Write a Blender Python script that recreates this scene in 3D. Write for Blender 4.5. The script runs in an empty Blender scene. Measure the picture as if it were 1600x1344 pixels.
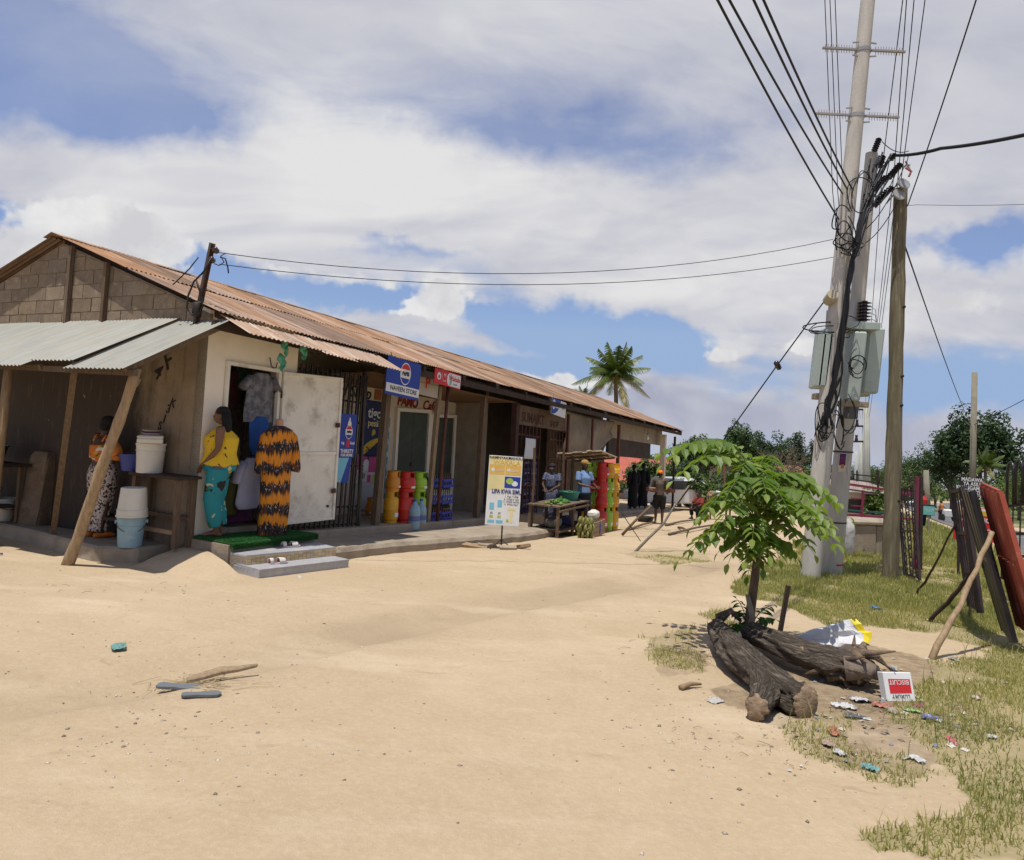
import bpy, bmesh, math, random
import numpy as np
from mathutils import Vector, Matrix, Euler
R = math.radians
D = bpy.data
COL = bpy.context.scene.collection
sc = bpy.context.scene

# ------------------------------------------------------------------ camera
PITCH = math.atan(.055); ROLL = .05; FPX = 1110.; CX, CY = 800., 601.5; CZ = 1.6
_f = Vector((0, math.cos(PITCH), math.sin(PITCH))); _r0 = Vector((1, 0, 0)); _u0 = Vector((0, -math.sin(PITCH), math.cos(PITCH)))
_r = _r0*math.cos(ROLL)+_u0*math.sin(ROLL); _u = _u0*math.cos(ROLL)-_r0*math.sin(ROLL)
CAM = Vector((0, 0, CZ))
cd = D.cameras.new('camera'); cam = D.objects.new('camera', cd); COL.objects.link(cam)
cd.sensor_fit = 'HORIZONTAL'; cd.sensor_width = 36; cd.lens = 36*FPX/1600; cd.shift_y = (CY-672)/1600
cd.clip_start = .1; cd.clip_end = 6000
cam.matrix_world = Matrix(((_r.x, _u.x, -_f.x, 0), (_r.y, _u.y, -_f.y, 0), (_r.z, _u.z, -_f.z, CZ), (0, 0, 0, 1)))
sc.camera = cam
cy = sc.cycles; cy.max_bounces = 6; cy.diffuse_bounces = 4; cy.glossy_bounces = 3; cy.transmission_bounces = 4; cy.transparent_max_bounces = 6
cy.caustics_reflective = False; cy.caustics_refractive = False; cy.sample_clamp_indirect = 6

# ------------------------------------------------------------------ sun, exposure
SUN_EL = R(76.5); SUN_H = Vector((-.53, -.848))             # horizontal direction towards the sun
sd = D.lights.new('sun', 'SUN'); sun = D.objects.new('sun', sd); COL.objects.link(sun)
sd.energy = 4.6; sd.angle = R(.53); sd.color = (1, .955, .88)
_sv = Vector((SUN_H.x*math.cos(SUN_EL), SUN_H.y*math.cos(SUN_EL), math.sin(SUN_EL)))
sun.rotation_euler = _sv.to_track_quat('Z', 'Y').to_euler()
sc.view_settings.view_transform = 'Standard'; sc.view_settings.look = 'None'
sc.view_settings.exposure = 0.0; sc.view_settings.gamma = 1; sc.view_settings.use_curve_mapping = False

def ray(px, py): return _f+_r*((px-CX)/FPX)-_u*((py-CY)/FPX)

# ------------------------------------------------------------------ node helper
class NB:
    def __init__(s, tree): s.t = tree
    def node(s, typ, **kw):
        n = s.t.nodes.new(typ)
        for k, v in kw.items(): setattr(n, k, v)
        return n
    def put(s, sock, v):
        if v is None: return
        if hasattr(v, 'is_output') or isinstance(v, bpy.types.NodeSocket): s.t.links.new(v, sock)
        else:
            if isinstance(v, (tuple, list)) and len(v) == 3 and sock.type == 'RGBA': v = (*v, 1)
            sock.default_value = v
    def m(s, op, a, b=None, c=None, clamp=False):
        n = s.node('ShaderNodeMath', operation=op, use_clamp=clamp)
        for i, v in enumerate((a, b, c)):
            if v is not None: s.put(n.inputs[i], v)
        return n.outputs[0]
    def vm(s, op, a, b=None):
        n = s.node('ShaderNodeVectorMath', operation=op)
        s.put(n.inputs[0], a)
        if b is not None: s.put(n.inputs[1], b)
        return n.outputs[0]
    def comb(s, x, y, z):
        n = s.node('ShaderNodeCombineXYZ')
        for i, v in enumerate((x, y, z)): s.put(n.inputs[i], v)
        return n.outputs[0]
    def sep(s, v):
        n = s.node('ShaderNodeSeparateXYZ'); s.put(n.inputs[0], v); return n.outputs
    def noise(s, vec, scale, detail=6, rough=.55, dist=0, col=False):
        n = s.node('ShaderNodeTexNoise'); s.put(n.inputs['Vector'], vec)
        n.inputs['Scale'].default_value = scale; n.inputs['Detail'].default_value = detail
        n.inputs['Roughness'].default_value = rough; n.inputs['Distortion'].default_value = dist
        return n.outputs[1 if col else 0]
    def vor(s, vec, scale, feature='F1', out=0, rnd=1):
        n = s.node('ShaderNodeTexVoronoi', feature=feature); s.put(n.inputs['Vector'], vec)
        n.inputs['Scale'].default_value = scale; n.inputs['Randomness'].default_value = rnd
        return n.outputs[out]
    def map(s, v, a, b, c=0, d=1, smooth=False):
        n = s.node('ShaderNodeMapRange', interpolation_type='SMOOTHSTEP' if smooth else 'LINEAR')
        for i, q in enumerate((v, a, b, c, d)): s.put(n.inputs[i], q)
        return n.outputs[0]
    def mix(s, f, a, b, mode='MIX'):
        n = s.node('ShaderNodeMix', data_type='RGBA', blend_type=mode)
        s.put(n.inputs[0], f); s.put(n.inputs[6], a); s.put(n.inputs[7], b)
        return n.outputs[2]

# ------------------------------------------------------------------ world: daylight sky with cloud banks
W = D.worlds.new('World'); sc.world = W; W.use_nodes = True
W.cycles.sampling_method = 'MANUAL'; W.cycles.sample_map_resolution = 512
nb = NB(W.node_tree); W.node_tree.nodes.clear()
sky = nb.node('ShaderNodeTexSky', sky_type='NISHITA'); sky.sun_disc = False
sky.sun_elevation = SUN_EL; sky.sun_rotation = math.atan2(SUN_H.x, SUN_H.y)
sky.air_density = 1.2; sky.dust_density = .6; sky.ozone_density = 3.0
dirv = nb.node('ShaderNodeTexCoord').outputs['Generated']
x, y, z = nb.sep(dirv)
nb.put(sky.inputs[0], nb.comb(x, y, nb.m('MAXIMUM', z, .13)))
den = nb.m('ADD', nb.m('SQRT', nb.m('ADD', nb.m('MULTIPLY', z, z), .012)), .24)
pl = nb.comb(nb.m('MULTIPLY', nb.m('DIVIDE', x, den), .62), nb.m('DIVIDE', y, den), .37)
w1 = nb.noise(pl, 1.6, 3, .5, col=True)
plw = nb.vm('ADD', pl, nb.vm('MULTIPLY', nb.vm('SUBTRACT', w1, (.5, .5, .5)), (.5, .35, 0)))
n1 = nb.noise(plw, 1.55, 8, .56)
n1b = nb.noise(nb.vm('ADD', plw, (.045, .06, 0)), 1.55, 4, .56)
n2 = nb.noise(plw, 4.2, 6, .6)
az = nb.m('ARCTAN2', x, y); el = nb.m('ARCSINE', z)
wc = nb.sep(nb.noise(dirv, 5.0, 5, .62, col=True))
azw = nb.m('ADD', az, nb.m('MULTIPLY', nb.m('SUBTRACT', wc[0], .5), .24))
elw = nb.m('ADD', el, nb.m('MULTIPLY', nb.m('SUBTRACT', wc[1], .5), .13))
aev = nb.comb(azw, elw, 0.)
def blobs(lst):
    tot = 0.
    for (px, py, rx, ry, wt, rot) in lst:
        d = ray(px, py).normalized()
        mp = nb.node('ShaderNodeMapping', vector_type='TEXTURE'); nb.put(mp.inputs[0], aev)
        mp.inputs[1].default_value = (math.atan2(d.x, d.y), math.asin(d.z), 0); mp.inputs[2].default_value = (0, 0, -R(rot)); mp.inputs[3].default_value = (rx/FPX, ry/FPX, 1)
        q = nb.node('ShaderNodeVectorMath', operation='DOT_PRODUCT'); nb.put(q.inputs[0], mp.outputs[0]); nb.put(q.inputs[1], mp.outputs[0])
        tot = nb.m('MULTIPLY_ADD', nb.m('POWER', .3679, q.outputs['Value']), wt, tot)
    return tot
CLOUDS = [(540, 275, 400, 80, .72, 6), (1000, 375, 380, 66, .7, 4), (230, 320, 260, 60, .5, 4), (130, 365, 105, 46, .9, 0),
    (700, 478, 62, 26, 1.0, 0), (1240, 465, 230, 46, .6, 4), (760, 40, 700, 110, .42, 0), (1420, 190, 330, 210, .5, 0), (560, 500, 180, 16, .3, 6),
    (1150, 645, 460, 50, .42, 2), (1130, 535, 52, 20, .85, 0), (780, 535, 180, 20, .4, 6), (1290, 560, 60, 35, .55, 0), (960, 600, 140, 24, .3, 0),
    (100, 130, 190, 85, -.72, 0), (290, 185, 180, 26, -.34, 0), (800, 215, 260, 20, -.12, 5), (1130, 225, 110, 34, -.14, 0),
    (20, 330, 75, 26, -.95, 0), (285, 392, 90, 22, -.9, 3), (560, 460, 300, 17, -.55, 5), (960, 515, 170, 38, -.95, 3),
    (1530, 392, 130, 28, -.95, -6), (1480, 590, 130, 34, -.6, 0), (640, 400, 90, 12, -.3, 0), (1190, 600, 120, 20, -.3, 0), (850, 560, 150, 16, -.4, 0)]
bl = blobs(CLOUDS)
dens = nb.m('ADD', nb.m('ADD', nb.m('MULTIPLY', nb.m('SUBTRACT', n1, .5), 1.35), .46), bl)
dens = nb.m('SUBTRACT', nb.m('ADD', dens, nb.m('MULTIPLY', nb.m('SUBTRACT', n2, .5), .5)), nb.map(el, .24, .10, 0, .10))
alpha = nb.map(dens, .18, nb.map(el, .1, .4, .66, .95), 0, 1, True)
veil = nb.m('MULTIPLY', nb.map(el, .16, .45, .0, .5), nb.map(n2, .25, .75, .45, 1.))
alpha = nb.m('MAXIMUM', alpha, veil)
shade = nb.m('ADD', nb.m('MULTIPLY', nb.m('SUBTRACT', n1, n1b), 2.6), nb.m('MULTIPLY', nb.m('SUBTRACT', n2, .5), .35))
bright = blobs([(560, 225, 250, 60, .42, 8), (700, 468, 60, 28, .45, 0), (140, 350, 110, 60, .3, 0), (900, 360, 420, 90, .26, 5), (330, 290, 300, 80, .2, 0),
    (1250, 455, 260, 60, .25, 0), (1130, 530, 50, 20, .25, 0), (1150, 650, 480, 60, -.32, 0), (500, 60, 700, 60, -.1, 0)])
shade = nb.map(nb.m('ADD', nb.m('ADD', shade, bright), .47), 0, 1, 0, 1)
ccol = nb.mix(shade, (3.9, 4.1, 5.2), (7.7, 7.65, 7.7))
skyc = nb.mix(alpha, nb.mix(1.0, sky.outputs[0], (.92, .92, 1.16), 'MULTIPLY'), ccol)
cum = nb.m('ADD', blobs([(120, 350, 95, 34, 1.1, 0), (180, 375, 70, 30, 1.1, 0), (60, 385, 90, 26, 1., 0), (705, 476, 50, 24, 1.15, 0), (640, 492, 80, 12, .8, 0), (1130, 534, 44, 15, 1.1, 0), (1290, 560, 48, 24, 1., 0), (880, 590, 120, 16, .8, 0), (1420, 470, 160, 30, .8, 0), (480, 420, 160, 14, .7, 4)]), nb.m('MULTIPLY', nb.m('SUBTRACT', nb.noise(dirv, 16., 6, .6), .5), 1.5))
ca = nb.map(cum, .42, .72, 0, 1, True)
cshade = nb.map(nb.noise(nb.vm('ADD', dirv, (0, 0, .02)), 16., 4, .55), .35, .65)
skyc = nb.mix(nb.m('MULTIPLY', ca, .92), skyc, nb.mix(cshade, (6.2, 6.2, 6.5), (8.2, 8.15, 8.1)))
bg = nb.node('ShaderNodeBackground'); nb.put(bg.inputs[0], skyc); bg.inputs[1].default_value = .1
wo = nb.node('ShaderNodeOutputWorld'); W.node_tree.links.new(bg.outputs[0], wo.inputs[0])

# ------------------------------------------------------------------ terrain height and pixel helpers (pixels only find real places)
def sstep(a, b, v):
    t = min(1, max(0, (v-a)/(b-a))); return t*t*(3-2*t)
def gz(x, y):
    yy = y
    d = x-(.47*y+2.4)
    return .15-.06*yy-.015*max(-60, min(x, 160)) - 1.25*sstep(0, 4+.1*max(y, 0), d)
def G(px, py, h=0):
    d = ray(px, py); a, b = .5, 900.
    for _ in range(60):
        k = (a+b)/2; p = CAM+d*k
        if p.z > gz(p.x, p.y)+h: a = k
        else: b = k
    return CAM+d*a
def AT(px, py, Y):
    d = ray(px, py); return CAM+d*(Y/d.y)
OB = AT(303, 835, 9.2); OB.z = gz(OB.x, OB.y)
UX, UY = .4472, .8944; BR = math.atan2(UY, UX)
def BW(s, t, z=0.): return Vector((OB.x+UX*s+UY*t, OB.y+UY*s-UX*t, OB.z+z))      # building frame -> world
def toB(p): q = p-OB; return q.x*UX+q.y*UY, q.x*UY-q.y*UX, q.z
def BT(px, py, t):
    d = ray(px, py); c = (CAM-OB); k = (t-(c.x*UY-c.y*UX))/(d.x*UY-d.y*UX); return toB(CAM+d*k)
def BS(px, py, s):
    d = ray(px, py); c = (CAM-OB); k = (s-(c.x*UX+c.y*UY))/(d.x*UX+d.y*UY); return toB(CAM+d*k)
def FZ(s, t=0, h=0): return -.0604*s+.0134*t+h

# ------------------------------------------------------------------ materials
_mc = {}
def mat(name, c1, c2=None, scale=6., rough=.8, bump=0., bscale=30., metal=0., detail=6, rand=0., spec=.3, stretch=None, lo=.35, hi=.65, c3=None, s3=1.5, l3=.55, h3=.7, alpha=None, trans=0, sub=None):
    if name in _mc: return _mc[name]
    m = D.materials.new(name); m.use_nodes = True; t = m.node_tree; n = NB(t)
    b = t.nodes['Principled BSDF']
    co = n.node('ShaderNodeTexCoord').outputs['Object']
    oi = n.node('ShaderNodeObjectInfo').outputs['Random']
    co = n.vm('ADD', co, n.comb(n.m('MULTIPLY', oi, 37.), n.m('MULTIPLY', oi, 91.), n.m('MULTIPLY', oi, 13.)))
    if stretch: co = n.vm('MULTIPLY', co, stretch)
    col = c1
    if c2 is not None:
        f = n.map(n.noise(co, scale, detail, .6), lo, hi)
        col = n.mix(f, c1, c2)
    if c3 is not None:
        f3 = n.map(n.noise(n.vm('ADD', co, (5, 3, 9)), s3, 7, .65), l3, h3)
        col = n.mix(f3, col, c3)
    if rand:
        h = n.node('ShaderNodeHueSaturation'); n.put(h.inputs['Color'], col)
        n.put(h.inputs['Value'], n.map(oi, 0, 1, 1-rand, 1+rand)); h.inputs['Hue'].default_value = .5
        n.put(h.inputs['Saturation'], n.map(n.m('FRACT', n.m('MULTIPLY', oi, 7.3)), 0, 1, 1-rand*.6, 1+rand*.4)); col = h.outputs[0]
    n.put(b.inputs['Base Color'], col)
    b.inputs['Roughness'].default_value = rough; b.inputs['Metallic'].default_value = metal
    b.inputs['Specular IOR Level'].default_value = spec
    if bump:
        bn = n.node('ShaderNodeBump'); bn.inputs['Strength'].default_value = bump; bn.inputs['Distance'].default_value = .02
        n.put(bn.inputs['Height'], n.noise(co, bscale, 8, .65)); t.links.new(bn.outputs[0], b.inputs['Normal'])
    if alpha is not None: b.inputs['Alpha'].default_value = alpha
    if trans: b.inputs['Transmission Weight'].default_value = trans
    if sub: b.inputs['Subsurface Weight'].default_value = sub; b.inputs['Subsurface Radius'].default_value = (.02, .01, .005)
    _mc[name] = m
    return m
def leafmat(name, c1, c2, rough=.45, tl=.35, rand=0, patch=.6):
    if name in _mc: return _mc[name]
    m = D.materials.new(name); m.use_nodes = True; t = m.node_tree; n = NB(t); t.nodes.clear()
    g = n.node('ShaderNodeNewGeometry'); oi = n.node('ShaderNodeObjectInfo').outputs['Random']
    co = n.node('ShaderNodeTexCoord').outputs['Object']
    f = n.m('ADD', n.m('MULTIPLY', g.outputs['Random Per Island'], 1-patch), n.m('MULTIPLY', n.map(n.noise(co, .9, 3), .3, .7), patch))
    col = n.mix(f, c1, c2)
    p = n.node('ShaderNodeBsdfPrincipled'); n.put(p.inputs['Base Color'], col); p.inputs['Roughness'].default_value = rough; p.inputs['Specular IOR Level'].default_value = .35
    tr = n.node('ShaderNodeBsdfTranslucent'); n.put(tr.inputs[0], n.mix(1., col, (1.5, 1.7, .6), 'MULTIPLY'))
    mx = n.node('ShaderNodeMixShader'); mx.inputs[0].default_value = tl
    t.links.new(p.outputs[0], mx.inputs[1]); t.links.new(tr.outputs[0], mx.inputs[2])
    o = n.node('ShaderNodeOutputMaterial'); t.links.new(mx.outputs[0], o.inputs[0]); _mc[name] = m
    return m

# ------------------------------------------------------------------ objects
def link(o, parent=None):
    COL.objects.link(o)
    if parent is not None: o.parent = parent
    return o
def tag(o, label, cat, group=None, kind=None):
    o['label'] = label
    if cat: o['category'] = cat
    if group: o['group'] = group
    if kind: o['kind'] = kind
    return o
def thing(name, label, cat, loc=(0, 0, 0), rz=0., group=None, rot=None):
    o = D.objects.new(name, None); link(o); o.location = loc; o.rotation_euler = rot if rot else (0, 0, rz)
    return tag(o, label, cat, group)
def mesh_obj(name, me, m, parent=None, loc=None, rot=None, smooth=False):
    o = D.objects.new(name, me); link(o, parent)
    if m is not None and not len(me.materials):
        for q in (m if isinstance(m, (list, tuple)) else [m]): me.materials.append(q)
    if loc is not None: o.location = loc
    if rot is not None: o.rotation_euler = rot
    if smooth and len(me.polygons): me.polygons.foreach_set('use_smooth', [True]*len(me.polygons))
    return o
def frame_for(d):
    d = d.normalized(); a = Vector((0, 0, 1)) if abs(d.z) < .9 else Vector((1, 0, 0))
    s = d.cross(a).normalized(); return s, s.cross(d)
class MB:
    def __init__(s): s.v = []; s.f = []; s.mi = []; s.cm = 0
    def add(s, vs, fs):
        o = len(s.v); s.v += [tuple(q) for q in vs]; s.f += [tuple(i+o for i in q) for q in fs]; s.mi += [s.cm]*len(fs); return s
    def hexa(s, c): return s.add(c, [(3, 2, 1, 0), (4, 5, 6, 7), (0, 1, 5, 4), (1, 2, 6, 5), (2, 3, 7, 6), (3, 0, 4, 7)])
    def box(s, x0, x1, y0, y1, z0, z1):
        return s.hexa([(x0, y0, z0), (x1, y0, z0), (x1, y1, z0), (x0, y1, z0), (x0, y0, z1), (x1, y0, z1), (x1, y1, z1), (x0, y1, z1)])
    def bar(s, a, b, w, h=None, up=None):                       # rectangular bar from a to b
        a = Vector(a); b = Vector(b); h = h or w; d = (b-a)
        if up is None: q, p = frame_for(d)
        else: q = d.normalized().cross(Vector(up)).normalized(); p = q.cross(d.normalized())
        q *= w/2; p *= h/2
        return s.hexa([a-q-p, a+q-p, a+q+p, a-q+p, b-q-p, b+q-p, b+q+p, b-q+p])
    def tube(s, pts, rad, n=8, cap=True):
        pts = [Vector(p) for p in pts]
        if not isinstance(rad, (list, tuple)): rad = [rad]*len(pts)
        o = []; q = None
        for i, p in enumerate(pts):
            d = (pts[min(i+1, len(pts)-1)]-pts[max(i-1, 0)])
            if d.length < 1e-9: d = Vector((0, 0, 1))
            d.normalize()
            if q is None: q, w = frame_for(d)
            else:
                q = (q-d*q.dot(d)); q = q.normalized() if q.length > 1e-6 else frame_for(d)[0]; w = q.cross(d)
            r = rad[i]; rx, ry = r if isinstance(r, tuple) else (r, r)
            for k in range(n):
                a = 2*math.pi*k/n; o.append(p+q*(math.cos(a)*rx)+w*(math.sin(a)*ry))
        f = []
        for i in range(len(pts)-1):
            for k in range(n): f.append((i*n+k, i*n+(k+1) % n, (i+1)*n+(k+1) % n, (i+1)*n+k))
        if cap: f.append(tuple(range(n-1, -1, -1))); f.append(tuple((len(pts)-1)*n+k for k in range(n)))
        return s.add(o, f)
    def lathe(s, prof, n=16, c=(0, 0, 0), cap=True):            # prof: (radius, z)
        o = []; f = []
        for r, z_ in prof:
            for k in range(n):
                a = 2*math.pi*k/n; o.append((c[0]+r*math.cos(a), c[1]+r*math.sin(a), c[2]+z_))
        for i in range(len(prof)-1):
            for k in range(n): f.append((i*n+k, i*n+(k+1) % n, (i+1)*n+(k+1) % n, (i+1)*n+k))
        if cap: f.append(tuple(range(n-1, -1, -1))); f.append(tuple((len(prof)-1)*n+k for k in range(n)))
        return s.add(o, f)
    def rings(s, rings, cap=True):                              # list of equal-length point loops
        n = len(rings[0]); o = [p for r_ in rings for p in r_]; f = []
        for i in range(len(rings)-1):
            for k in range(n): f.append((i*n+k, i*n+(k+1) % n, (i+1)*n+(k+1) % n, (i+1)*n+k))
        if cap: f.append(tuple(range(n-1, -1, -1))); f.append(tuple((len(rings)-1)*n+k for k in range(n)))
        return s.add(o, f)
    def prism(s, poly, y0, y1):                                 # poly in (x,z), extruded along y
        n = len(poly); o = [(p[0], y0, p[1]) for p in poly]+[(p[0], y1, p[1]) for p in poly]
        return s.add(o, [tuple(range(n)), tuple(range(2*n-1, n-1, -1))]+[(i, n+i, n+(i+1) % n, (i+1) % n) for i in range(n)])
    def grid(s, fn, nu, nv, thick=0):
        o = [fn(i/nu, j/nv) for j in range(nv+1) for i in range(nu+1)]
        f = [(j*(nu+1)+i, j*(nu+1)+i+1, (j+1)*(nu+1)+i+1, (j+1)*(nu+1)+i) for j in range(nv) for i in range(nu)]
        return s.add(o, f)
    def mesh(s, name='mesh'):
        me = D.meshes.new(name); me.from_pydata(s.v, [], s.f); me.update()
        if any(s.mi): me.polygons.foreach_set('material_index', s.mi)
        return me
    def build(s, name, m, parent=None, loc=None, rot=None, smooth=False, bev=0, seg=1, solid=0, label=None, jit=0, auto=False):
        if jit:
            rr = random.Random(len(s.v)); s.v = [(a+rr.uniform(-jit, jit), b+rr.uniform(-jit, jit), c+rr.uniform(-jit, jit)) for a, b, c in s.v]
        me = s.mesh(name); bm = bmesh.new(); bm.from_mesh(me); bmesh.ops.recalc_face_normals(bm, faces=bm.faces)
        if bev: bmesh.ops.bevel(bm, geom=[e for e in bm.edges if len(e.link_faces) == 2 and e.calc_face_angle(0) > .5], offset=bev, segments=seg, profile=.5, affect='EDGES', clamp_overlap=True)
        bm.to_mesh(me); bm.free()
        o = mesh_obj(name, me, m, parent, loc, rot, smooth)
        if smooth and auto: me.set_sharp_from_angle(angle=R(auto if auto is not True else 40))
        if solid:
            md = o.modifiers.new('solid', 'SOLIDIFY'); md.thickness = solid; md.offset = 0
        if label: o['label'] = label
        return o
def copy_tree(o, parent=None):
    c = o.copy(); link(c)
    if parent is not None: c.parent = parent
    for ch in list(o.children): copy_tree(ch, c)
    return c
def text(body, size, m, parent, loc, rot=(R(90), 0, 0), name='lettering', bold=0., ext=.0015, ax='CENTER', shear=0, sx=1., space=1.):
    cu = D.curves.new(name, 'FONT'); cu.body = body; cu.size = size; cu.align_x = ax; cu.align_y = 'CENTER'; cu.offset = bold; cu.extrude = ext; cu.resolution_u = 3
    cu.shear = shear; cu.space_character = space; cu.space_line = .82
    t = D.objects.new(name, cu); COL.objects.link(t)
    me = D.meshes.new_from_object(t.evaluated_get(bpy.context.evaluated_depsgraph_get())); D.objects.remove(t); D.curves.remove(cu)
    me.materials.clear(); me.name = name
    o = mesh_obj(name, me, m, parent, loc, rot); o.scale = (sx, 1, 1)
    return o
def grid_np(name, vs, fs, m, parent=None, smooth=True):
    me = D.meshes.new(name); me.vertices.add(len(vs)); me.vertices.foreach_set('co', np.asarray(vs, np.float32).ravel())
    fs = np.asarray(fs, np.int32); k = fs.shape[1]
    me.loops.add(fs.size); me.loops.foreach_set('vertex_index', fs.ravel())
    me.polygons.add(len(fs)); me.polygons.foreach_set('loop_start', np.arange(0, fs.size, k, dtype=np.int32))
    me.update(calc_edges=True); me.validate()
    return mesh_obj(name, me, m, parent, smooth=smooth)
rnd = random.Random(7)
# ================================================================== GROUND
def vnoise(x, y, s=1., seed=0):
    x = np.asarray(x)*s+seed*17.3; y = np.asarray(y)*s+seed*5.7
    xi = np.floor(x).astype(np.int64); yi = np.floor(y).astype(np.int64); xf = x-xi; yf = y-yi
    def h(a, b):
        n = (a*374761393+b*668265263+seed*1274126177) & 0xffffffff
        n = ((n ^ (n >> 13))*1274126177) & 0xffffffff
        return ((n ^ (n >> 16)) & 0xffff)/65535.
    u = xf*xf*(3-2*xf); v = yf*yf*(3-2*yf)
    return (h(xi, yi)*(1-u)+h(xi+1, yi)*u)*(1-v)+(h(xi, yi+1)*(1-u)+h(xi+1, yi+1)*u)*v
def fbm(x, y, s, seed=0, o=4):
    r = 0; a = .5
    for i in range(o): r = r+a*vnoise(x, y, s*2**i, seed+i); a *= .5
    return r
def gz_np(x, y):
    yy = y
    d = x-(.47*y+2.4); w = 4+.1*np.maximum(y, 0); t = np.clip(d/w, 0, 1)
    return .15-.06*yy-.015*np.clip(x, -60, 160)-1.25*t*t*(3-2*t)
def inpoly(x, y, poly):
    c = np.zeros(x.shape, bool); n = len(poly)
    for i in range(n):
        x0, y0 = poly[i]; x1, y1 = poly[(i+1) % n]
        if abs(y1-y0) < 1e-9: continue
        c ^= ((y0 > y) != (y1 > y)) & (x < (x1-x0)*(y-y0)/(y1-y0)+x0)
    return c
def gpoly(pp): return [tuple(G(*p).xy) for p in pp]
LAWN = gpoly([(1128, 925), (1160, 905), (1200, 880), (1240, 852), (1330, 846), (1395, 815), (1440, 800), (1700, 905), (1800, 1040), (1600, 1008), (1520, 1012), (1440, 985), (1350, 990), (1290, 975), (1230, 958), (1180, 940)])
ROUGH = gpoly([(1450, 1030), (1600, 1000), (1800, 1050), (1900, 1344), (1480, 1344), (1430, 1215), (1450, 1130), (1440, 1080)])
TUFTS = [gpoly(q) for q in ([(975, 868), (1010, 856), (1100, 858), (1110, 880), (1030, 884)], [(1015, 1000), (1085, 985), (1100, 1045), (1030, 1050)], [(1230, 1120), (1330, 1120), (1350, 1190), (1250, 1180)],
    [(1320, 1170), (1420, 1170), (1500, 1210), (1400, 1225), (1330, 1205)], [(1100, 960), (1140, 950), (1150, 985), (1110, 990)], [(770, 835), (815, 833), (815, 843), (775, 845)])]
def lawn_mask(x, y):
    wx = x+(fbm(x, y, 1.3, 3)-.47)*1.1; wy = y+(fbm(x, y, 1.3, 9)-.47)*1.1
    m = inpoly(wx, wy, LAWN)*1.; r = inpoly(wx, wy, ROUGH)*.7
    for t in TUFTS: r = np.maximum(r, inpoly(x+(fbm(x, y, 3, 5)-.47)*.4, y+(fbm(x, y, 3, 8)-.47)*.4, t)*.5)
    bank = np.clip((x-(.47*y+2.7))/1.5, 0, 1)*(y > 4)
    far = np.clip((y-34)/20, 0, 1)*np.clip((fbm(x, y, .06, 4)-.36)*7, 0, 1)
    return np.clip(np.maximum(np.maximum(m, r), np.maximum(bank*.95, far)), 0, 1)
ROAD = [(22, 15), (28, 32), (35, 49), (46.5, 75), (72, 122), (112, 185), (190, 290), (330, 450)]
def road_d(x, y):
    best = np.full(x.shape, 1e9)
    for (x0, y0), (x1, y1) in zip(ROAD, ROAD[1:]):
        L = (x1-x0)**2+(y1-y0)**2; t = np.clip(((x-x0)*(x1-x0)+(y-y0)*(y1-y0))/L, 0, 1)
        best = np.minimum(best, np.hypot(x-x0-t*(x1-x0), y-y0-t*(y1-y0)))
    return best
TRACKS = [[tuple(G(*p).xy) for p in q] for q in ([(-200, 1150), (200, 1075), (480, 1020), (700, 962), (900, 930), (1050, 905), (1130, 885)], [(-200, 1080), (200, 1040), (500, 1000), (760, 945), (1000, 905), (1150, 880)], [(-200, 1115), (150, 1062), (430, 1022), (640, 985), (860, 942), (1060, 908)])]
def track_d(x, y):
    best = np.full(x.shape, 1e9)
    for tr in TRACKS:
        for (x0, y0), (x1, y1) in zip(tr, tr[1:]):
            L = (x1-x0)**2+(y1-y0)**2; t = np.clip(((x-x0)*(x1-x0)+(y-y0)*(y1-y0))/L, 0, 1)
            best = np.minimum(best, np.hypot(x-x0-t*(x1-x0), y-y0-t*(y1-y0)))
    return best
def relief(x, y):
    near = np.clip(1-(np.hypot(x, y-8)-12)/10, 0, 1)
    lawn = lawn_mask(x, y)
    h = (fbm(x, y, .45, 21)-.47)*.10+(fbm(x, y, 2.2, 31, 3)-.44)*.034+(fbm(x, y, 7, 41, 3)-.44)*.016+(fbm(x, y, 21, 51, 2)-.37)*.006
    td = track_d(x, y); h = h-.03*np.exp(-(td/.12)**2)+.016*np.exp(-((td-.22)/.07)**2)
    h = h+lawn*.02*fbm(x, y, 5, 61, 2)
    rs_ = (x-OB.x)*UX+(y-OB.y)*UY; rt_ = (x-OB.x)*UY-(y-OB.y)*UX
    fb = np.where((rs_ > -1.6) & (rt_ > -8), np.clip((np.maximum(rt_-1.3, -1.0-rs_))/1.2, .12, 1), 1.)
    return h*near*fb-.02*(1-fb)*near
def axis(lo, hi, a, b, st, gr):
    v = list(np.arange(a, b, st)); s = st; q = a
    while q > lo: s *= gr; q -= s; v.insert(0, q)
    s = st; q = v[-1]
    while q < hi: s *= gr; q += s; v.append(q)
    return np.array(v)
gx = axis(-1500, 1500, -6.5, 8.0, .05, 1.13); gy = axis(-60, 2200, 1.6, 13.5, .05, 1.10)
X, Y = np.meshgrid(gx, gy); Z = gz_np(X, Y)+relief(X, Y)
nx = len(gx); ny = len(gy)
idx = np.arange(nx*ny).reshape(ny, nx)
gf = np.stack([idx[:-1, :-1], idx[:-1, 1:], idx[1:, 1:], idx[1:, :-1]], -1).reshape(-1, 4)
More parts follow.
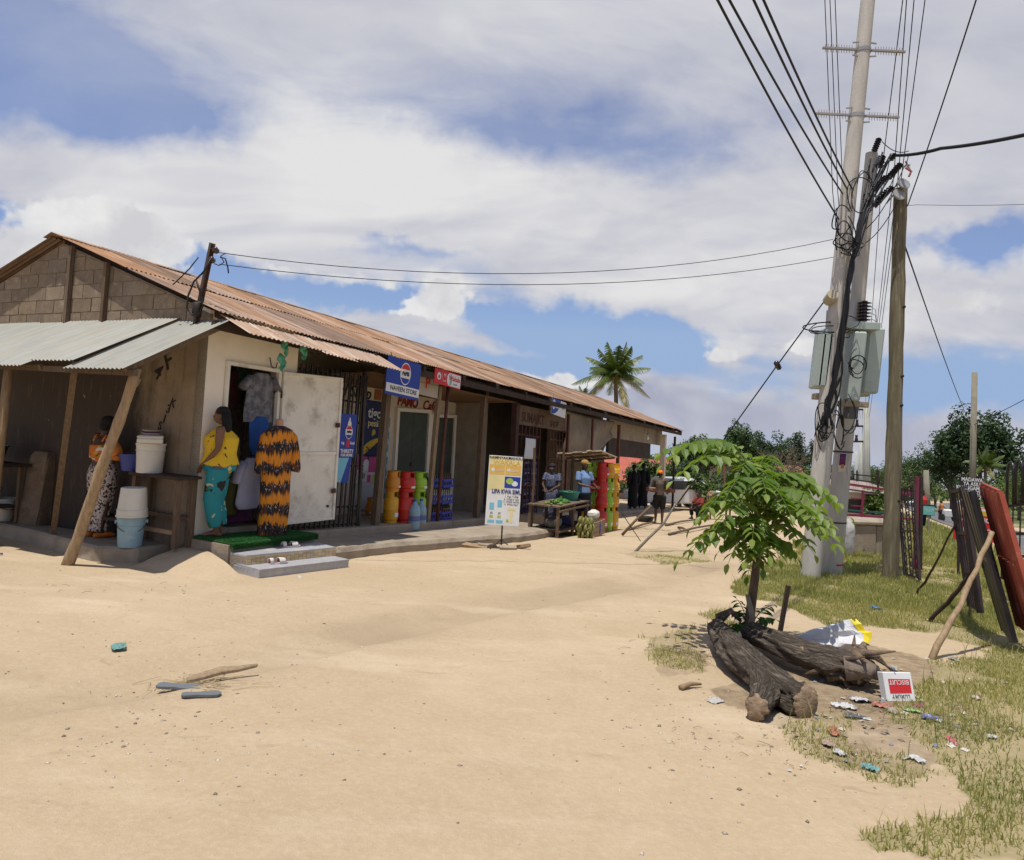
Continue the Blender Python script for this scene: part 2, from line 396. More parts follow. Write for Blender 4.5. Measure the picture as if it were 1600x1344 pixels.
def ground_mat():
    m = D.materials.new('sandy_ground'); m.use_nodes = True; t = m.node_tree; n = NB(t); b = t.nodes['Principled BSDF']
    co = n.node('ShaderNodeTexCoord').outputs['Object']
    at = n.node('ShaderNodeAttribute'); at.attribute_name = 'lawn'; lw = at.outputs['Fac']
    at2 = n.node('ShaderNodeAttribute'); at2.attribute_name = 'track'; tr = at2.outputs['Fac']
    big = n.map(n.noise(co, .35, 5), .35, .65); mid = n.map(n.noise(co, 2.2, 7, .62), .3, .7); fine = n.noise(co, 26, 8, .7); grit = n.noise(co, 140, 4, .7)
    sand = n.mix(big, (.43, .33, .21), (.49, .38, .25))
    sand = n.mix(n.m('MULTIPLY', mid, .55), sand, (.385, .285, .172))
    sand = n.mix(n.map(fine, .45, .75, 0, .5), sand, (.55, .445, .31))
    sand = n.mix(n.map(grit, .62, .72, 0, .55), sand, (.25, .18, .11))
    spk = n.map(n.vor(co, 9, 'F1'), .0, .09, 1, 0); sand = n.mix(n.m('MULTIPLY', spk, n.map(n.noise(co, 1.1, 3), .5, .62)), sand, (.22, .16, .10))
    sand = n.mix(n.m('MULTIPLY', tr, .9), sand, (.325, .248, .16))
    at3 = n.node('ShaderNodeAttribute'); at3.attribute_name = 'brown_ground'
    dcol = n.mix(n.map(n.noise(co, 11, 8, .7), .35, .65), (.20, .145, .088), (.33, .25, .16))
    sand = n.mix(n.map(n.m('ADD', at3.outputs['Fac'], n.m('MULTIPLY', n.m('SUBTRACT', n.noise(co, 2.5, 6, .65), .5), 1.1)), .35, .8), sand, dcol)
    pale = n.map(n.noise(n.vm('MULTIPLY', co, (.5, 1.6, 1)), .8, 5, .6), .55, .72, 0, .55); sand = n.mix(pale, sand, (.58, .475, .335))
    soil = n.mix(n.map(n.noise(co, 5, 7, .65), .35, .65), (.25, .215, .10), (.36, .285, .16))
    far = n.mix(n.map(n.noise(co, .09, 6, .6), .4, .6), (.075, .105, .03), (.15, .15, .06))
    soil = n.mix(n.map(n.sep(co)[1], 14, 30), soil, far)
    f = n.map(n.m('ADD', lw, n.m('MULTIPLY', n.m('SUBTRACT', n.noise(co, 3.5, 6, .7), .5), .9)), .3, .75)
    f = n.m('MULTIPLY', f, n.map(lw, 0.02, .2))
    n.put(b.inputs['Base Color'], n.mix(f, sand, soil)); b.inputs['Roughness'].default_value = .95; b.inputs['Specular IOR Level'].default_value = .12
    dim = n.map(n.vor(n.vm('ADD', n.vm('MULTIPLY', co, (1, 1.5, 1)), n.vm('MULTIPLY', n.noise(co, 2, 3, col=True), (.6, .6, 0))), 2.6, 'SMOOTH_F1'), .05, .30, -1., 0.)
    dim = n.m('MULTIPLY', dim, n.map(n.noise(co, .7, 3), .42, .6))
    h = n.m('ADD', n.m('ADD', n.m('MULTIPLY', n.noise(co, 9, 8, .68), .6), n.m('MULTIPLY', dim, .9)), n.m('ADD', n.m('MULTIPLY', fine, .35), n.m('MULTIPLY', grit, .14)))
    bn = n.node('ShaderNodeBump'); bn.inputs['Strength'].default_value = .75; bn.inputs['Distance'].default_value = .035; n.put(bn.inputs['Height'], h); t.links.new(bn.outputs[0], b.inputs['Normal'])
    return m
GM = ground_mat()
ground = grid_np('ground', np.stack([X, Y, Z], -1).reshape(-1, 3), gf, GM)
tag(ground, 'pale sandy ground with grass towards the road', None, kind='structure')
rd = road_d(X, Y); lm = lawn_mask(X, Y)*np.clip((rd-4.6)/2.5, 0, 1)
DIRT = gpoly([(1110, 1020), (1180, 985), (1300, 1000), (1420, 1020), (1540, 1060), (1560, 1160), (1420, 1200), (1280, 1190), (1150, 1110)])
for nm, arr in (('brown_ground', inpoly(X+(fbm(X, Y, 2, 3)-.47)*.5, Y+(fbm(X, Y, 2, 6)-.47)*.5, DIRT)*.75+inpoly(X, Y, gpoly([(1010, 1000), (1090, 980), (1110, 1050), (1030, 1060)]))*.6), ('lawn', lm), ('track', np.exp(-(track_d(X, Y)/.3)**2)*np.clip(fbm(X, Y, .8, 77)*2-.3, 0, 1))):  # second polygon adds a smaller, fainter brown patch left of the logs
    ground.data.attributes.new(nm, 'FLOAT', 'POINT').data.foreach_set('value', arr.astype(np.float32).ravel())
def gh(x, y):
    a = np.array([float(x)]); b_ = np.array([float(y)]); return float(gz_np(a, b_)[0]+relief(a, b_)[0])
def on(p, dz=0.): return Vector((p[0], p[1], gh(p[0], p[1])+dz))
def GP(px, py, dz=0.): return on(G(px, py), dz)

# road
M_asph = mat('asphalt', (.105, .103, .10), (.15, .145, .138), 1.5, .9, .3, 60, c3=(.24, .20, .15), s3=.25, l3=.6, h3=.75)
rb = []; N_R = 60
for i in range(N_R+1):
    u = i/N_R*(len(ROAD)-1); k = min(int(u), len(ROAD)-2); f = u-k
    P0 = [Vector((*ROAD[max(0, min(len(ROAD)-1, j))], 0)) for j in (k-1, k, k+1, k+2)]
    p = .5*((2*P0[1])+(P0[2]-P0[0])*f+(2*P0[0]-5*P0[1]+4*P0[2]-P0[3])*f*f+(-P0[0]+3*P0[1]-3*P0[2]+P0[3])*f**3)
    rb.append(p)
b = MB(); o = []
for i, p in enumerate(rb):
    d = (rb[min(i+1, N_R)]-rb[max(i-1, 0)]).normalized(); nn = Vector((d.y, -d.x, 0))
    for w in (-3.6, -1.2, 1.2, 3.6):
        q = p+nn*w; o.append((q.x, q.y, gz(q.x, q.y)+.10-.012*abs(w)))
b.add(o, [(i*4+j, i*4+j+1, i*4+j+5, i*4+j+4) for i in range(N_R) for j in range(3)])
tag(b.build('road', M_asph, smooth=True), 'grey tarmac road running downhill to the trees', None, kind='structure')

# grass blades
gr = np.random.default_rng(5)
def blades(cx, cy, hgt, wid, lean):
    n = len(cx); a = gr.uniform(0, 2*np.pi, n); la = gr.uniform(0, 2*np.pi, n); z = gz_np(cx, cy)+relief(cx, cy)-.008
    dx = np.cos(a)*wid/2; dy = np.sin(a)*wid/2; lx = np.cos(la)*lean*hgt; ly = np.sin(la)*lean*hgt
    V_ = np.empty((n, 5, 3))
    V_[:, 0] = np.stack([cx-dx, cy-dy, z], 1); V_[:, 1] = np.stack([cx+dx, cy+dy, z], 1)
    V_[:, 2] = np.stack([cx+dx*.8+lx*.35, cy+dy*.8+ly*.35, z+hgt*.6], 1); V_[:, 3] = np.stack([cx-dx*.8+lx*.35, cy-dy*.8+ly*.35, z+hgt*.6], 1)
    V_[:, 4] = np.stack([cx+lx, cy+ly, z+hgt], 1)
    i = np.arange(n)[:, None]*5
    F = np.concatenate([i+np.array([[0, 1, 2]]), i+np.array([[0, 2, 3]]), i+np.array([[3, 2, 4]])], 0)
    return V_.reshape(-1, 3), F
def scatter(n, x0, x1, y0, y1, p=1.):
    x = gr.uniform(x0, x1, n); y = gr.uniform(y0, y1, n); m = lawn_mask(x, y)*np.clip((road_d(x, y)-4.5)/2, 0, 1)
    cl = np.clip(fbm(x, y, 1.8, 88)*3.6-1.05, .05, 1); k = gr.uniform(0, 1, n) < m*cl*p
    return x[k], y[k]
VV = []; FF = []; off = 0
for (n, reg, hs, w, le) in ((460000, (1.0, 8, 2.4, 13), (.015, .06), .006, 1.1), (160000, (4, 14, 9, 20), (.03, .10), .011, .9), (50000, (7, 40, 16, 48), (.12, .3), .04, .6), (5500, (1.5, 8, 2.6, 12), (.08, .24), .006, .6)):
    x, y = scatter(n, *reg); h = gr.uniform(*hs, len(x))*(.6+.8*fbm(x, y, .9, 12)); v, f = blades(x, y, h, np.full(len(x), w), gr.uniform(.1, le, len(x)))
    VV.append(v); FF.append(f+off); off += len(v)
M_grass = leafmat('grass_blade', (.14, .17, .045), (.44, .38, .16), .7, .35, patch=.45)
go = grid_np('grass', np.concatenate(VV), np.concatenate(FF), M_grass, smooth=False)
tag(go, 'short tufted grass on the verge beside the poles', None, kind='stuff')
# small stones and crumbs of dirt
V_ = []; F_ = []; o = 0; rs = np.random.default_rng(11)
base = np.array([(1, 0, 0), (-1, 0, 0), (0, 1, 0), (0, -1, 0), (0, 0, 1), (0, 0, -1)], float); bf = np.array([(0, 2, 4), (2, 1, 4), (1, 3, 4), (3, 0, 4), (2, 0, 5), (1, 2, 5), (3, 1, 5), (0, 3, 5)])
for i in range(2600):
    if i < 1300: x = rs.uniform(-6.5, 5); y = rs.uniform(2.2, 12)
    else: q = G(rs.choice([rs.normal(330, 130), rs.normal(1330, 110), rs.normal(1110, 70)]), rs.normal(1000, 90) if rs.random() < .5 else rs.normal(1130, 60)); x, y = q.x, q.y
    if not (1.5 < y < 14): continue
    s = abs(rs.normal(0, .005))+.0025
    v = base*rs.uniform(.5, 1.4, (6, 3))*s*np.array([1, 1, .6]); a = rs.uniform(0, 6.28); c, sn = math.cos(a), math.sin(a)
    v = v@np.array([[c, sn, 0], [-sn, c, 0], [0, 0, 1]]); V_.append(v+np.array([x, y, 0])); F_.append(bf+o); o += 6
V_ = np.concatenate(V_); cxy = V_.reshape(-1, 6, 3).mean(1); V_[:, 2] += np.repeat(gz_np(cxy[:, 0], cxy[:, 1])+relief(cxy[:, 0], cxy[:, 1]), 6)
M_peb = D.materials.new('pebble'); M_peb.use_nodes = True; n = NB(M_peb.node_tree)
n.put(M_peb.node_tree.nodes['Principled BSDF'].inputs['Base Color'], n.mix(n.map(n.node('ShaderNodeNewGeometry').outputs['Random Per Island'], .2, .9), (.16, .12, .08), (.52, .45, .36)))
tag(grid_np('gravel', V_, np.concatenate(F_), M_peb, smooth=False), 'scattered pebbles and crumbs on the sandy yard', None, kind='stuff')
# ================================================================== SHOP BUILDING (local x = along the row, y = into the building, z up)
M_roof = mat('rusty_corrugated', (.30, .19, .125), (.185, .11, .068), 2.2, .95, .12, 50, spec=.08, rand=.34, stretch=(5, .5, 1), c3=(.40, .285, .205), s3=1.1, l3=.5, h3=.68)
M_galv = mat('galvanised_sheet', (.325, .325, .285), (.265, .265, .23), 2.5, .7, .05, 40, metal=.1, rand=.07, stretch=(4, .7, 1), c3=(.36, .30, .22), s3=1.6, l3=.5, h3=.75, spec=.25)
M_block = mat('concrete_block', (.27, .205, .135), (.20, .15, .10), 5, .95, .6, 55, rand=.14, c3=(.34, .27, .19), s3=9, l3=.55, h3=.7)
M_mortar = mat('mortar', (.33, .27, .19), (.27, .215, .15), 7, .95, .5, 60)
M_cream = mat('cream_plaster', (.66, .58, .45), (.58, .50, .38), 3, .9, .15, 30, c3=(.42, .35, .26), s3=1.4, l3=.6, h3=.8)
M_white = mat('white_wall', (.84, .78, .66), (.78, .71, .58), 2.5, .85, .1, 30, c3=(.45, .38, .28), s3=1.2, l3=.63, h3=.8)
M_conc = mat('old_concrete', (.34, .285, .215), (.27, .22, .16), 3, .95, .5, 35, c3=(.20, .16, .115), s3=1.8, l3=.55, h3=.72)
M_wood = mat('weathered_wood', (.17, .115, .07), (.105, .068, .042), 6, .85, .35, 30, stretch=(6, 6, .8), rand=.15)
M_woodp = mat('pale_wood', (.34, .245, .145), (.23, .155, .09), 5, .8, .3, 30, stretch=(6, 6, .7), rand=.1)
M_dwood = mat('dark_timber', (.06, .04, .028), (.035, .024, .018), 5, .9, .3, 30)
M_black = mat('black_iron', (.018, .015, .014), (.04, .028, .02), 9, .55, .1, 40, spec=.4)
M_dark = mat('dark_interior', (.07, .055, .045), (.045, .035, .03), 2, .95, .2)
M_brown = mat('red_brown_paint', (.13, .042, .025), (.09, .03, .02), 6, .6, .1, 40)
M_ply = mat('brown_ceiling_board', (.20, .115, .055), (.15, .08, .04), 2, .85)
M_green = mat('dull_green_door', (.075, .088, .07), (.06, .07, .055), 2.5, .6, .1, 30, c3=(.10, .105, .085), s3=3)
M_steel = mat('white_door_paint', (.78, .745, .65), (.70, .665, .57), 3, .55, .08, 20, c3=(.40, .35, .27), s3=3.2, l3=.52, h3=.75)
M_rust = mat('rust', (.10, .045, .022), (.06, .028, .016), 14, .9, .3)

def soot_plaster():
    m = D.materials.new('sooty_plaster'); m.use_nodes = True; t = m.node_tree; n = NB(t); b_ = t.nodes['Principled BSDF']
    co = n.node('ShaderNodeTexCoord').outputs['Object']; x_, y_, z_ = n.sep(co)
    f = n.map(n.noise(co, 2.4, 8, .65), .3, .7); col = n.mix(f, (.29, .22, .15), (.195, .145, .098))
    st = n.m('ADD', n.map(y_, .3, 1.7), n.m('MULTIPLY', n.m('SUBTRACT', n.noise(n.vm('MULTIPLY', co, (1, 1.6, .7)), 2.0, 7, .65), .5), 1.5))
    col = n.mix(n.map(st, .3, .85), col, (.048, .034, .025))
    col = n.mix(n.map(n.noise(n.vm('MULTIPLY', co, (1, 5, .8)), 2.2, 5, .6), .56, .66, 0, .5), col, (.11, .075, .045))
    col = n.mix(n.map(n.noise(co, 5, 6, .7), .66, .7, 0, .7), col, (.42, .34, .25))
    n.put(b_.inputs['Base Color'], col); b_.inputs['Roughness'].default_value = .92
    bn = n.node('ShaderNodeBump'); bn.inputs['Strength'].default_value = .5; bn.inputs['Distance'].default_value = .02; n.put(bn.inputs['Height'], n.noise(co, 18, 8, .7)); t.links.new(bn.outputs[0], b_.inputs['Normal'])
    return m
M_soot = soot_plaster()
SB = thing('shop_building', 'long low row of shops under a rusty corrugated iron roof', 'building', BW(0, 0, 0), BR)
LEN = 25.6; RS = .345; RD = .0444
def zr(s, y): return (3.18-RD*s+(y+.3)*RS) if y <= 3.3 else (3.18-RD*s+3.6*RS-(y-3.3)*RS)
def slab(b, s0, s1, y0, y1, h0, h1): return b.hexa([(s, y, FZ(s, -y, h)) for h in (h0, h1) for s, y in ((s0, y0), (s1, y0), (s1, y1), (s0, y1))])
def wall(b, s0, s1, y0, y1, h0, top=None, zt=None):             # from floor+h0 up to the roof or to zt
    c = []
    for lev in (0, 1):
        for s, y in ((s0, y0), (s1, y0), (s1, y1), (s0, y1)):
            c.append((s, y, FZ(s, -y, h0) if lev == 0 else (zr(s, y)-.05 if zt is None else zt-RD*s)))
    return b.hexa(c)
def part(b, name, m, **k): return b.build(name, m, SB, **k)

# walls
b = MB(); b.add([(0, 0, -.3), (0, 7.3, -.3), (0, 7.3, 3.06), (0, 0, 3.06), (.2, 0, -.3), (.2, 7.3, -.3), (.2, 7.3, 3.06), (.2, 0, 3.06)], [(0, 1, 2, 3), (7, 6, 5, 4), (0, 3, 7, 4), (1, 5, 6, 2), (3, 2, 6, 7), (0, 4, 5, 1)])
part(b, 'end_wall', M_soot, label='smoke-blackened plaster end wall')
gw = MB(); q = [(0.01, .0, 3.06), (.01, 7.3, 3.06), (.01, 7.3, zr(0, 7.3)-.08), (.01, 3.3, zr(0, 3.3)-.08), (.01, 0, zr(0, 0)-.08)]
gw.add(q+[(.19, a, c) for _, a, c in q], [(0, 1, 2, 3, 4), (9, 8, 7, 6, 5)]+[(i, i+5, (i+1) % 5+5, (i+1) % 5) for i in range(5)])
GW = part(gw, 'gable_wall', M_mortar)
def clip(poly, a, b_, c):                                       # keep a*x+b*z<=c
    out = []
    for i in range(len(poly)):
        p, r_ = poly[i], poly[(i+1) % len(poly)]; dp = a*p[0]+b_*p[1]-c; dr = a*r_[0]+b_*r_[1]-c
        if dp <= 0: out.append(p)
        if (dp < 0) != (dr < 0) and abs(dp-dr) > 1e-9: t = dp/(dp-dr); out.append((p[0]+(r_[0]-p[0])*t, p[1]+(r_[1]-p[1])*t))
    return out
for row in range(8):
    for k in range(18):
        y0 = k*.452-(.226 if row % 2 else 0); z0 = 3.065+row*.207; jj = lambda: rnd.uniform(-.006, .006)
        pl_ = [(max(y0, 0)+jj(), z0+jj()), (min(y0+.438, 7.3)+jj(), z0+jj()), (min(y0+.438, 7.3)+jj(), z0+.194+jj()), (max(y0, 0)+jj(), z0+.194+jj())]
        if pl_[1][0]-pl_[0][0] < .05: continue
        c0 = zr(0, 0)-.1; pl_ = clip(pl_, -RS, 1, c0)
        if len(pl_) > 2: pl_ = clip(pl_, RS, 1, zr(0, 3.3)-.1+RS*3.3)
        if len(pl_) < 3: continue
        pr = rnd.uniform(.001, .007); n_ = len(pl_)
        b = MB(); b.add([(-pr, p[0], p[1]) for p in pl_]+[(.05, p[0], p[1]) for p in pl_], [tuple(range(n_)), tuple(range(2*n_-1, n_-1, -1))]+[(i, n_+i, n_+(i+1) % n_, (i+1) % n_) for i in range(n_)])
        b.build('block', M_block, GW)
for y_ in (2.98, 2.13):
    part(MB().box(-.075, -.02, y_-.03, y_+.03, 2.95, zr(0, y_)-.05), 'gable_post', M_wood)
b = MB(); wall(b, 0, .30, -.001, .18, -.3); part(b, 'front_wall', M_white)
b = MB(); wall(b, 1.30, 1.64, 0, .18, -.3); part(b, 'front_wall', M_white)
b = MB(); b.hexa([(.301, .001, 2.56), (1.299, .001, 2.53), (1.299, .179, 2.53), (.301, .179, 2.56)]+[(s, y, zr(s, y)-.05) for s, y in ((.301, .001), (1.299, .001), (1.299, .179), (.301, .179))]); part(b, 'lintel', M_white)
b = MB(); b.bar((.33, -.012, .36), (.33, -.012, 2.56), .06, .05); b.bar((1.27, -.012, .32), (1.27, -.012, 2.53), .06, .05); b.bar((.30, -.013, 2.57), (1.30, -.013, 2.54), .05, .05); part(b, 'door_frame', M_steel)
b = MB(); wall(b, 1.64, 1.80, .181, 1.6, -.3); part(b, 'partition_wall', M_cream)
b = MB(); wall(b, 1.64, 9.12, 1.6, 1.78, -.3); part(b, 'back_wall', M_cream)
b = MB(); wall(b, 8.98, 9.12, .75, 1.599, -.3); part(b, 'partition_wall', M_conc)
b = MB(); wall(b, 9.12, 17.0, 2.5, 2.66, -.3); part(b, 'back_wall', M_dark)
b = MB(); wall(b, 16.9, 17.1, .5, 7.2, -.3); part(b, 'partition_wall', M_cream)
b = MB(); wall(b, .2, 17.1, 7.1, 7.3, -.3); part(b, 'rear_wall', M_block)
b = MB(); slab(b, .2, 1.64, .02, 7.1, -.3, .39); part(b, 'shop_floor', M_conc)
b = MB(); wall(b, .2, 17, 3.6, 3.7, -.3); part(b, 'inner_wall', M_dark)
# floors
b = MB(); slab(b, 1.66, 12.6, -.22, 2.5, -.3, .29); part(b, 'veranda_floor', M_conc, bev=.02)
pts = [(1.25, -1.02), (2.6, -1.05), (4.0, -1.25), (5.3, -1.45), (6.6, -1.62), (8.3, -1.55), (8.9, -.9)]
b = MB(); top = []; n_ = 46
for i in range(n_+1):
    u = i/n_*(len(pts)-1); k = min(int(u), len(pts)-2); f = u-k; s = pts[k][0]*(1-f)+pts[k+1][0]*f; y_ = pts[k][1]*(1-f)+pts[k+1][1]*f+rnd.uniform(-.03, .03); top.append((s, y_))
o = []; 
for (s, y_) in top:
    jz = rnd.uniform(-.012, .008); o += [(s, y_+.01, FZ(s, -y_, -.2)), (s, y_-.02*rnd.random(), FZ(s, -y_, .09)), (s, y_+.03, FZ(s, -y_, .15+jz)), (s, y_+.25, FZ(s, -y_, .165)), (s, -.2, FZ(s, .2, .17))]
b.add(o, [(i*5+j, i*5+5+j, i*5+6+j, i*5+1+j) for i in range(n_) for j in range(4)]); b.add(o[:5], [(0, 1, 2, 3, 4)]); b.add(o[-5:], [(4, 3, 2, 1, 0)])
part(b, 'apron', M_conc)
b = MB(); slab(b, 12.8, 16.9, -.15, 2.5, -.3, .2); part(b, 'veranda_floor', M_conc)
b = MB(); slab(b, 17.0, 25.2, -.05, 7.2, -.4, .14); part(b, 'platform', M_conc, bev=.02)
# roof sheets
def corr(w, L, pitch=.076, amp=.010, th=.0025, per=6):
    n_ = int(round(w/pitch))*per; pr = [(w*i/n_, amp*math.sin(2*math.pi*i/per)) for i in range(n_+1)]
    b = MB(); o = [(x_, y_, z_) for y_ in (0, L) for x_, z_ in pr]+[(x_, y_, z_-th) for y_ in (0, L) for x_, z_ in pr]; m_ = n_+1
    f = [(i, i+1, m_+i+1, m_+i) for i in range(n_)]+[(2*m_+i+1, 2*m_+i, 3*m_+i, 3*m_+i+1) for i in range(n_)]
    f += [(i+1, i, 2*m_+i, 2*m_+i+1) for i in range(n_)]+[(m_+i, m_+i+1, 3*m_+i+1, 3*m_+i) for i in range(n_)]
    f += [(0, m_, 3*m_, 2*m_), (m_-1, 3*m_-1, 4*m_-1, 2*m_-1)]
    b.add(o, f); me = b.mesh('roofing_sheet'); me.polygons.foreach_set('use_smooth', [True]*len(me.polygons)); me.set_sharp_from_angle(angle=R(50)); return me
SW = .76; PR = math.atan(RS); PD = math.atan(RD)
def sheets(n0, n1, me_list, y0, dz, back=False):
    for k in range(n0, n1):
        me = me_list[k % len(me_list)]; s = -.16+k*SW+(SW if back else 0)
        o = mesh_obj('roofing_sheet', me, M_roof, SB)
        o.location = (s+rnd.uniform(-.01, .01), y0+rnd.uniform(-.03, .03)*(1 if dz < .01 else .3), zr(s, y0)+dz+rnd.uniform(0, .006))
        o.rotation_euler = (PR+rnd.uniform(-.007, .007), PD*(-1 if back else 1)+rnd.uniform(-.004, .004), (math.pi if back else 0)+rnd.uniform(-.006, .006))
NS = 34
sheets(0, NS, [corr(.80, 2.25), corr(.80, 2.32), corr(.80, 2.28)], -.34, 0); sheets(0, NS, [corr(.80, 1.93), corr(.80, 1.90)], 1.55, .014)
sheets(0, NS, [corr(.80, 4.4)], 7.5, -.004, True)
for k in range(13):
    s0 = -.18+k*2.0; s1 = s0+2.04; b = MB(); z0, z1 = zr(s0, 3.3)+.035+.004*(k % 2), zr(s1, 3.3)+.035+.004*(k % 2)
    if k == 12: s1 = 25.5; z1 = zr(s1, 3.3)+.035
    pr = [(-.2, -.065), (-.05, -.012), (0, 0.004), (.05, -.012), (.2, -.065)]
    o = [(s, 3.3+a, z_+c) for s, z_ in ((s0, z0), (s1, z1)) for a, c in pr]+[(s, 3.3+a, z_+c-.003) for s, z_ in ((s0, z0), (s1, z1)) for a, c in pr]
    b.add(o, [(i, i+1, 6+i, 5+i) for i in range(4)]+[(11+i, 10+i, 15+i, 16+i) for i in range(4)]+[(0, 5, 15, 10), (4, 14, 19, 9)]+[(i+1, i, 10+i, 11+i) for i in range(4)]); part(b, 'ridge_cap', M_roof)
for k in range(5):                                              # low patched-on sheets over the first shop
    o = mesh_obj('eave_sheet', corr(.76, .62+.05*(k % 3)), mat('old_eave_sheet', (.40, .285, .195), (.30, .19, .125), 3, .75, .1, 40, rand=.15, stretch=(4, .6, 1), c3=(.5, .43, .35), s3=2), SB)
    s = -.08+k*.63; ra = PR*1.2+rnd.uniform(-.04, .04); el_ = .62+.05*(k % 3); o.location = (s, -.26-el_*math.cos(ra), zr(s, -.26)-.045-.01*(k % 2)-el_*math.sin(ra)); o.rotation_euler = (ra, PD+rnd.uniform(-.015, .02), rnd.uniform(-.03, .03))
# timber under the roof
b = MB()
for k in range(18):
    s = .1+k*1.48
    part(MB().hexa([(s-.035, -.36, zr(s, -.36)-.13), (s+.035, -.36, zr(s, -.36)-.13), (s+.035, 3.22, zr(s, 3.22)-.13), (s-.035, 3.22, zr(s, 3.22)-.13), (s-.035, -.36, zr(s, -.36)-.03), (s+.035, -.36, zr(s, -.36)-.03), (s+.035, 3.22, zr(s, 3.22)-.03), (s-.035, 3.22, zr(s, 3.22)-.03)]), 'rafter', M_dwood)
for y_, s0, s1, nm in ((-.30, -.2, 25.4, 'eave_beam'), (-.02, 3.4, 25.4, 'wall_plate')):
    b = MB(); o = []
    for s in (s0, s1): o += [(s, y_-.03, zr(s, y_)-.24), (s, y_+.03, zr(s, y_)-.24), (s, y_+.03, zr(s, y_)-.125), (s, y_-.03, zr(s, y_)-.125)]
    b.add(o, [(0, 1, 2, 3), (7, 6, 5, 4)]+[(i, 4+i, 4+(i+1) % 4, (i+1) % 4) for i in range(4)]); part(b, nm, M_dwood)
b = MB(); b.hexa([(s, y_, (2.86 if y_ < .5 else 2.80)-RD*s+d_) for d_ in (0, .012) for s, y_ in ((3.35, -.1), (9.0, -.1), (9.0, 1.6), (3.35, 1.6))]); part(b, 'ceiling_board', M_ply)
# posts
def post(s, y_, w, m, top=2.86, h0=.29, lean=0, name='post', jit=.006):
    part(MB().bar((s-lean, y_, FZ(s, -y_, h0)), (s, y_, top-RD*s), w, w), name, m, jit=jit)
post(3.92, .0, .12, M_wood, lean=.14); post(7.52, .0, .12, M_wood, lean=.10); post(9.12, -.02, .15, mat('dark_red_post', (.075, .035, .026), (.05, .025, .02), 5, .8, .2), lean=.02)
part(MB().tube([(5.63, -.12, FZ(5.6, 0, .29)), (5.78, -.12, 2.95-RD*5.7)], .035, 8), 'pipe', M_brown, smooth=True)
part(MB().bar((5.43, -.02, FZ(5.6, 0, .29)), (5.60, -.02, 2.86-RD*5.7), .09), 'post', M_woodp, jit=.006)
post(12.5, -.05, .08, M_brown); post(14.4, -.1, .07, M_brown, h0=0); post(17.1, -.08, .10, M_brown, h0=0.0)
post(23.5, .0, .22, M_cream, h0=.12, name='pillar'); post(25.1, -.1, .09, M_black, h0=0); post(23.5, 5.5, .2, M_cream, h0=.12, name='pillar'); post(20.3, 6.9, .2, M_cream, h0=.12, name='pillar')
# far open bay: upper wall with a dark board, the rest open to the back
uz = BT(1000, 691, -.3)[2]; ub = BT(1000, 716, -.3)[2]; us = BT(1000, 700, -.3)[0]
b = MB(); b.hexa([(s, y_, uz-RD*(s-us)) for s, y_ in ((17.2, .3), (24.4, .3), (24.4, .42), (17.2, .42))]+[(s, y_, zr(s, y_)-.05) for s, y_ in ((17.2, .3), (24.4, .3), (24.4, .42), (17.2, .42))]); part(b, 'upper_wall', M_conc)
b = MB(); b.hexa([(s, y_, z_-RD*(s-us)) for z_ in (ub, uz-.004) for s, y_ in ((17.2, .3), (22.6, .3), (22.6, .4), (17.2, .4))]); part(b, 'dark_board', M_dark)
# green doors with frames
for (d0, d1) in ((6.5, 7.68), (7.86, 8.86)):
    f0 = FZ(d0, -1.6, .29); H = 2.22
    b = MB(); b.box(d0-.09, d0, 1.53, 1.599, f0, f0+H); b.box(d1, d1+.09, 1.53, 1.599, f0-.06, f0+H); b.box(d0-.09, d1+.09, 1.53, 1.599, f0+H+.001, f0+H+.08); fr = part(b, 'door_frame', M_white)
    b = MB(); mid = (d0+d1)/2; dr = MB(); dr.box(d0+.002, d1-.002, 1.575, 1.598, f0, f0+H-.002); dr = part(dr, 'green_door', M_green)
    for (a, c) in ((d0+.02, mid-.004), (mid+.004, d1-.02)):
        for (za, zb) in ((.04, .72), (.75, H-.03)):
            p = MB().box(a, c, 1.562, 1.574, f0+za, f0+zb).build('panel', M_green, dr, bev=.004)
    MB().box(mid-.05, mid-.02, 1.54, 1.561, f0+1.0, f0+1.09).build('latch', M_rust, dr)
# open white steel door
DL = 1.17; o = D.objects.new('steel_door', None); link(o, SB); o.location = (1.31, -.04, .30); o.rotation_euler = (0, 0, R(-6))
MB().box(.02, DL-.02, -.012, .012, .03, 2.21).build('panel', M_steel, o)
for bx_ in ((0, .045, 0, 2.24), (DL-.045, DL, 0, 2.24)): MB().box(bx_[0], bx_[1], -.04, .03, bx_[2]-FZ(0), bx_[3]).build('stile', M_steel, o, bev=.004)
for z_ in (0.002, 1.02, 2.195): MB().box(.046, DL-.046, -.036, .028, z_, z_+.045).build('rail', M_steel, o, bev=.004)
for z_ in (1.45, .42): MB().box(DL-.12, DL-.03, -.065, -.041, z_, z_+.07).build('bolt', M_rust, o, bev=.006)
MB().lathe([(.018, 0), (.022, .01), (.012, .03)], 10).build('knob', M_rust, o, loc=(DL-.16, -.024, .22), rot=(R(90), 0, 0))
for z_ in (.3, 1.85): MB().tube([(-.012, -.02, z_), (-.012, -.02, z_+.1)], .012, 8).build('hinge', M_rust, o)
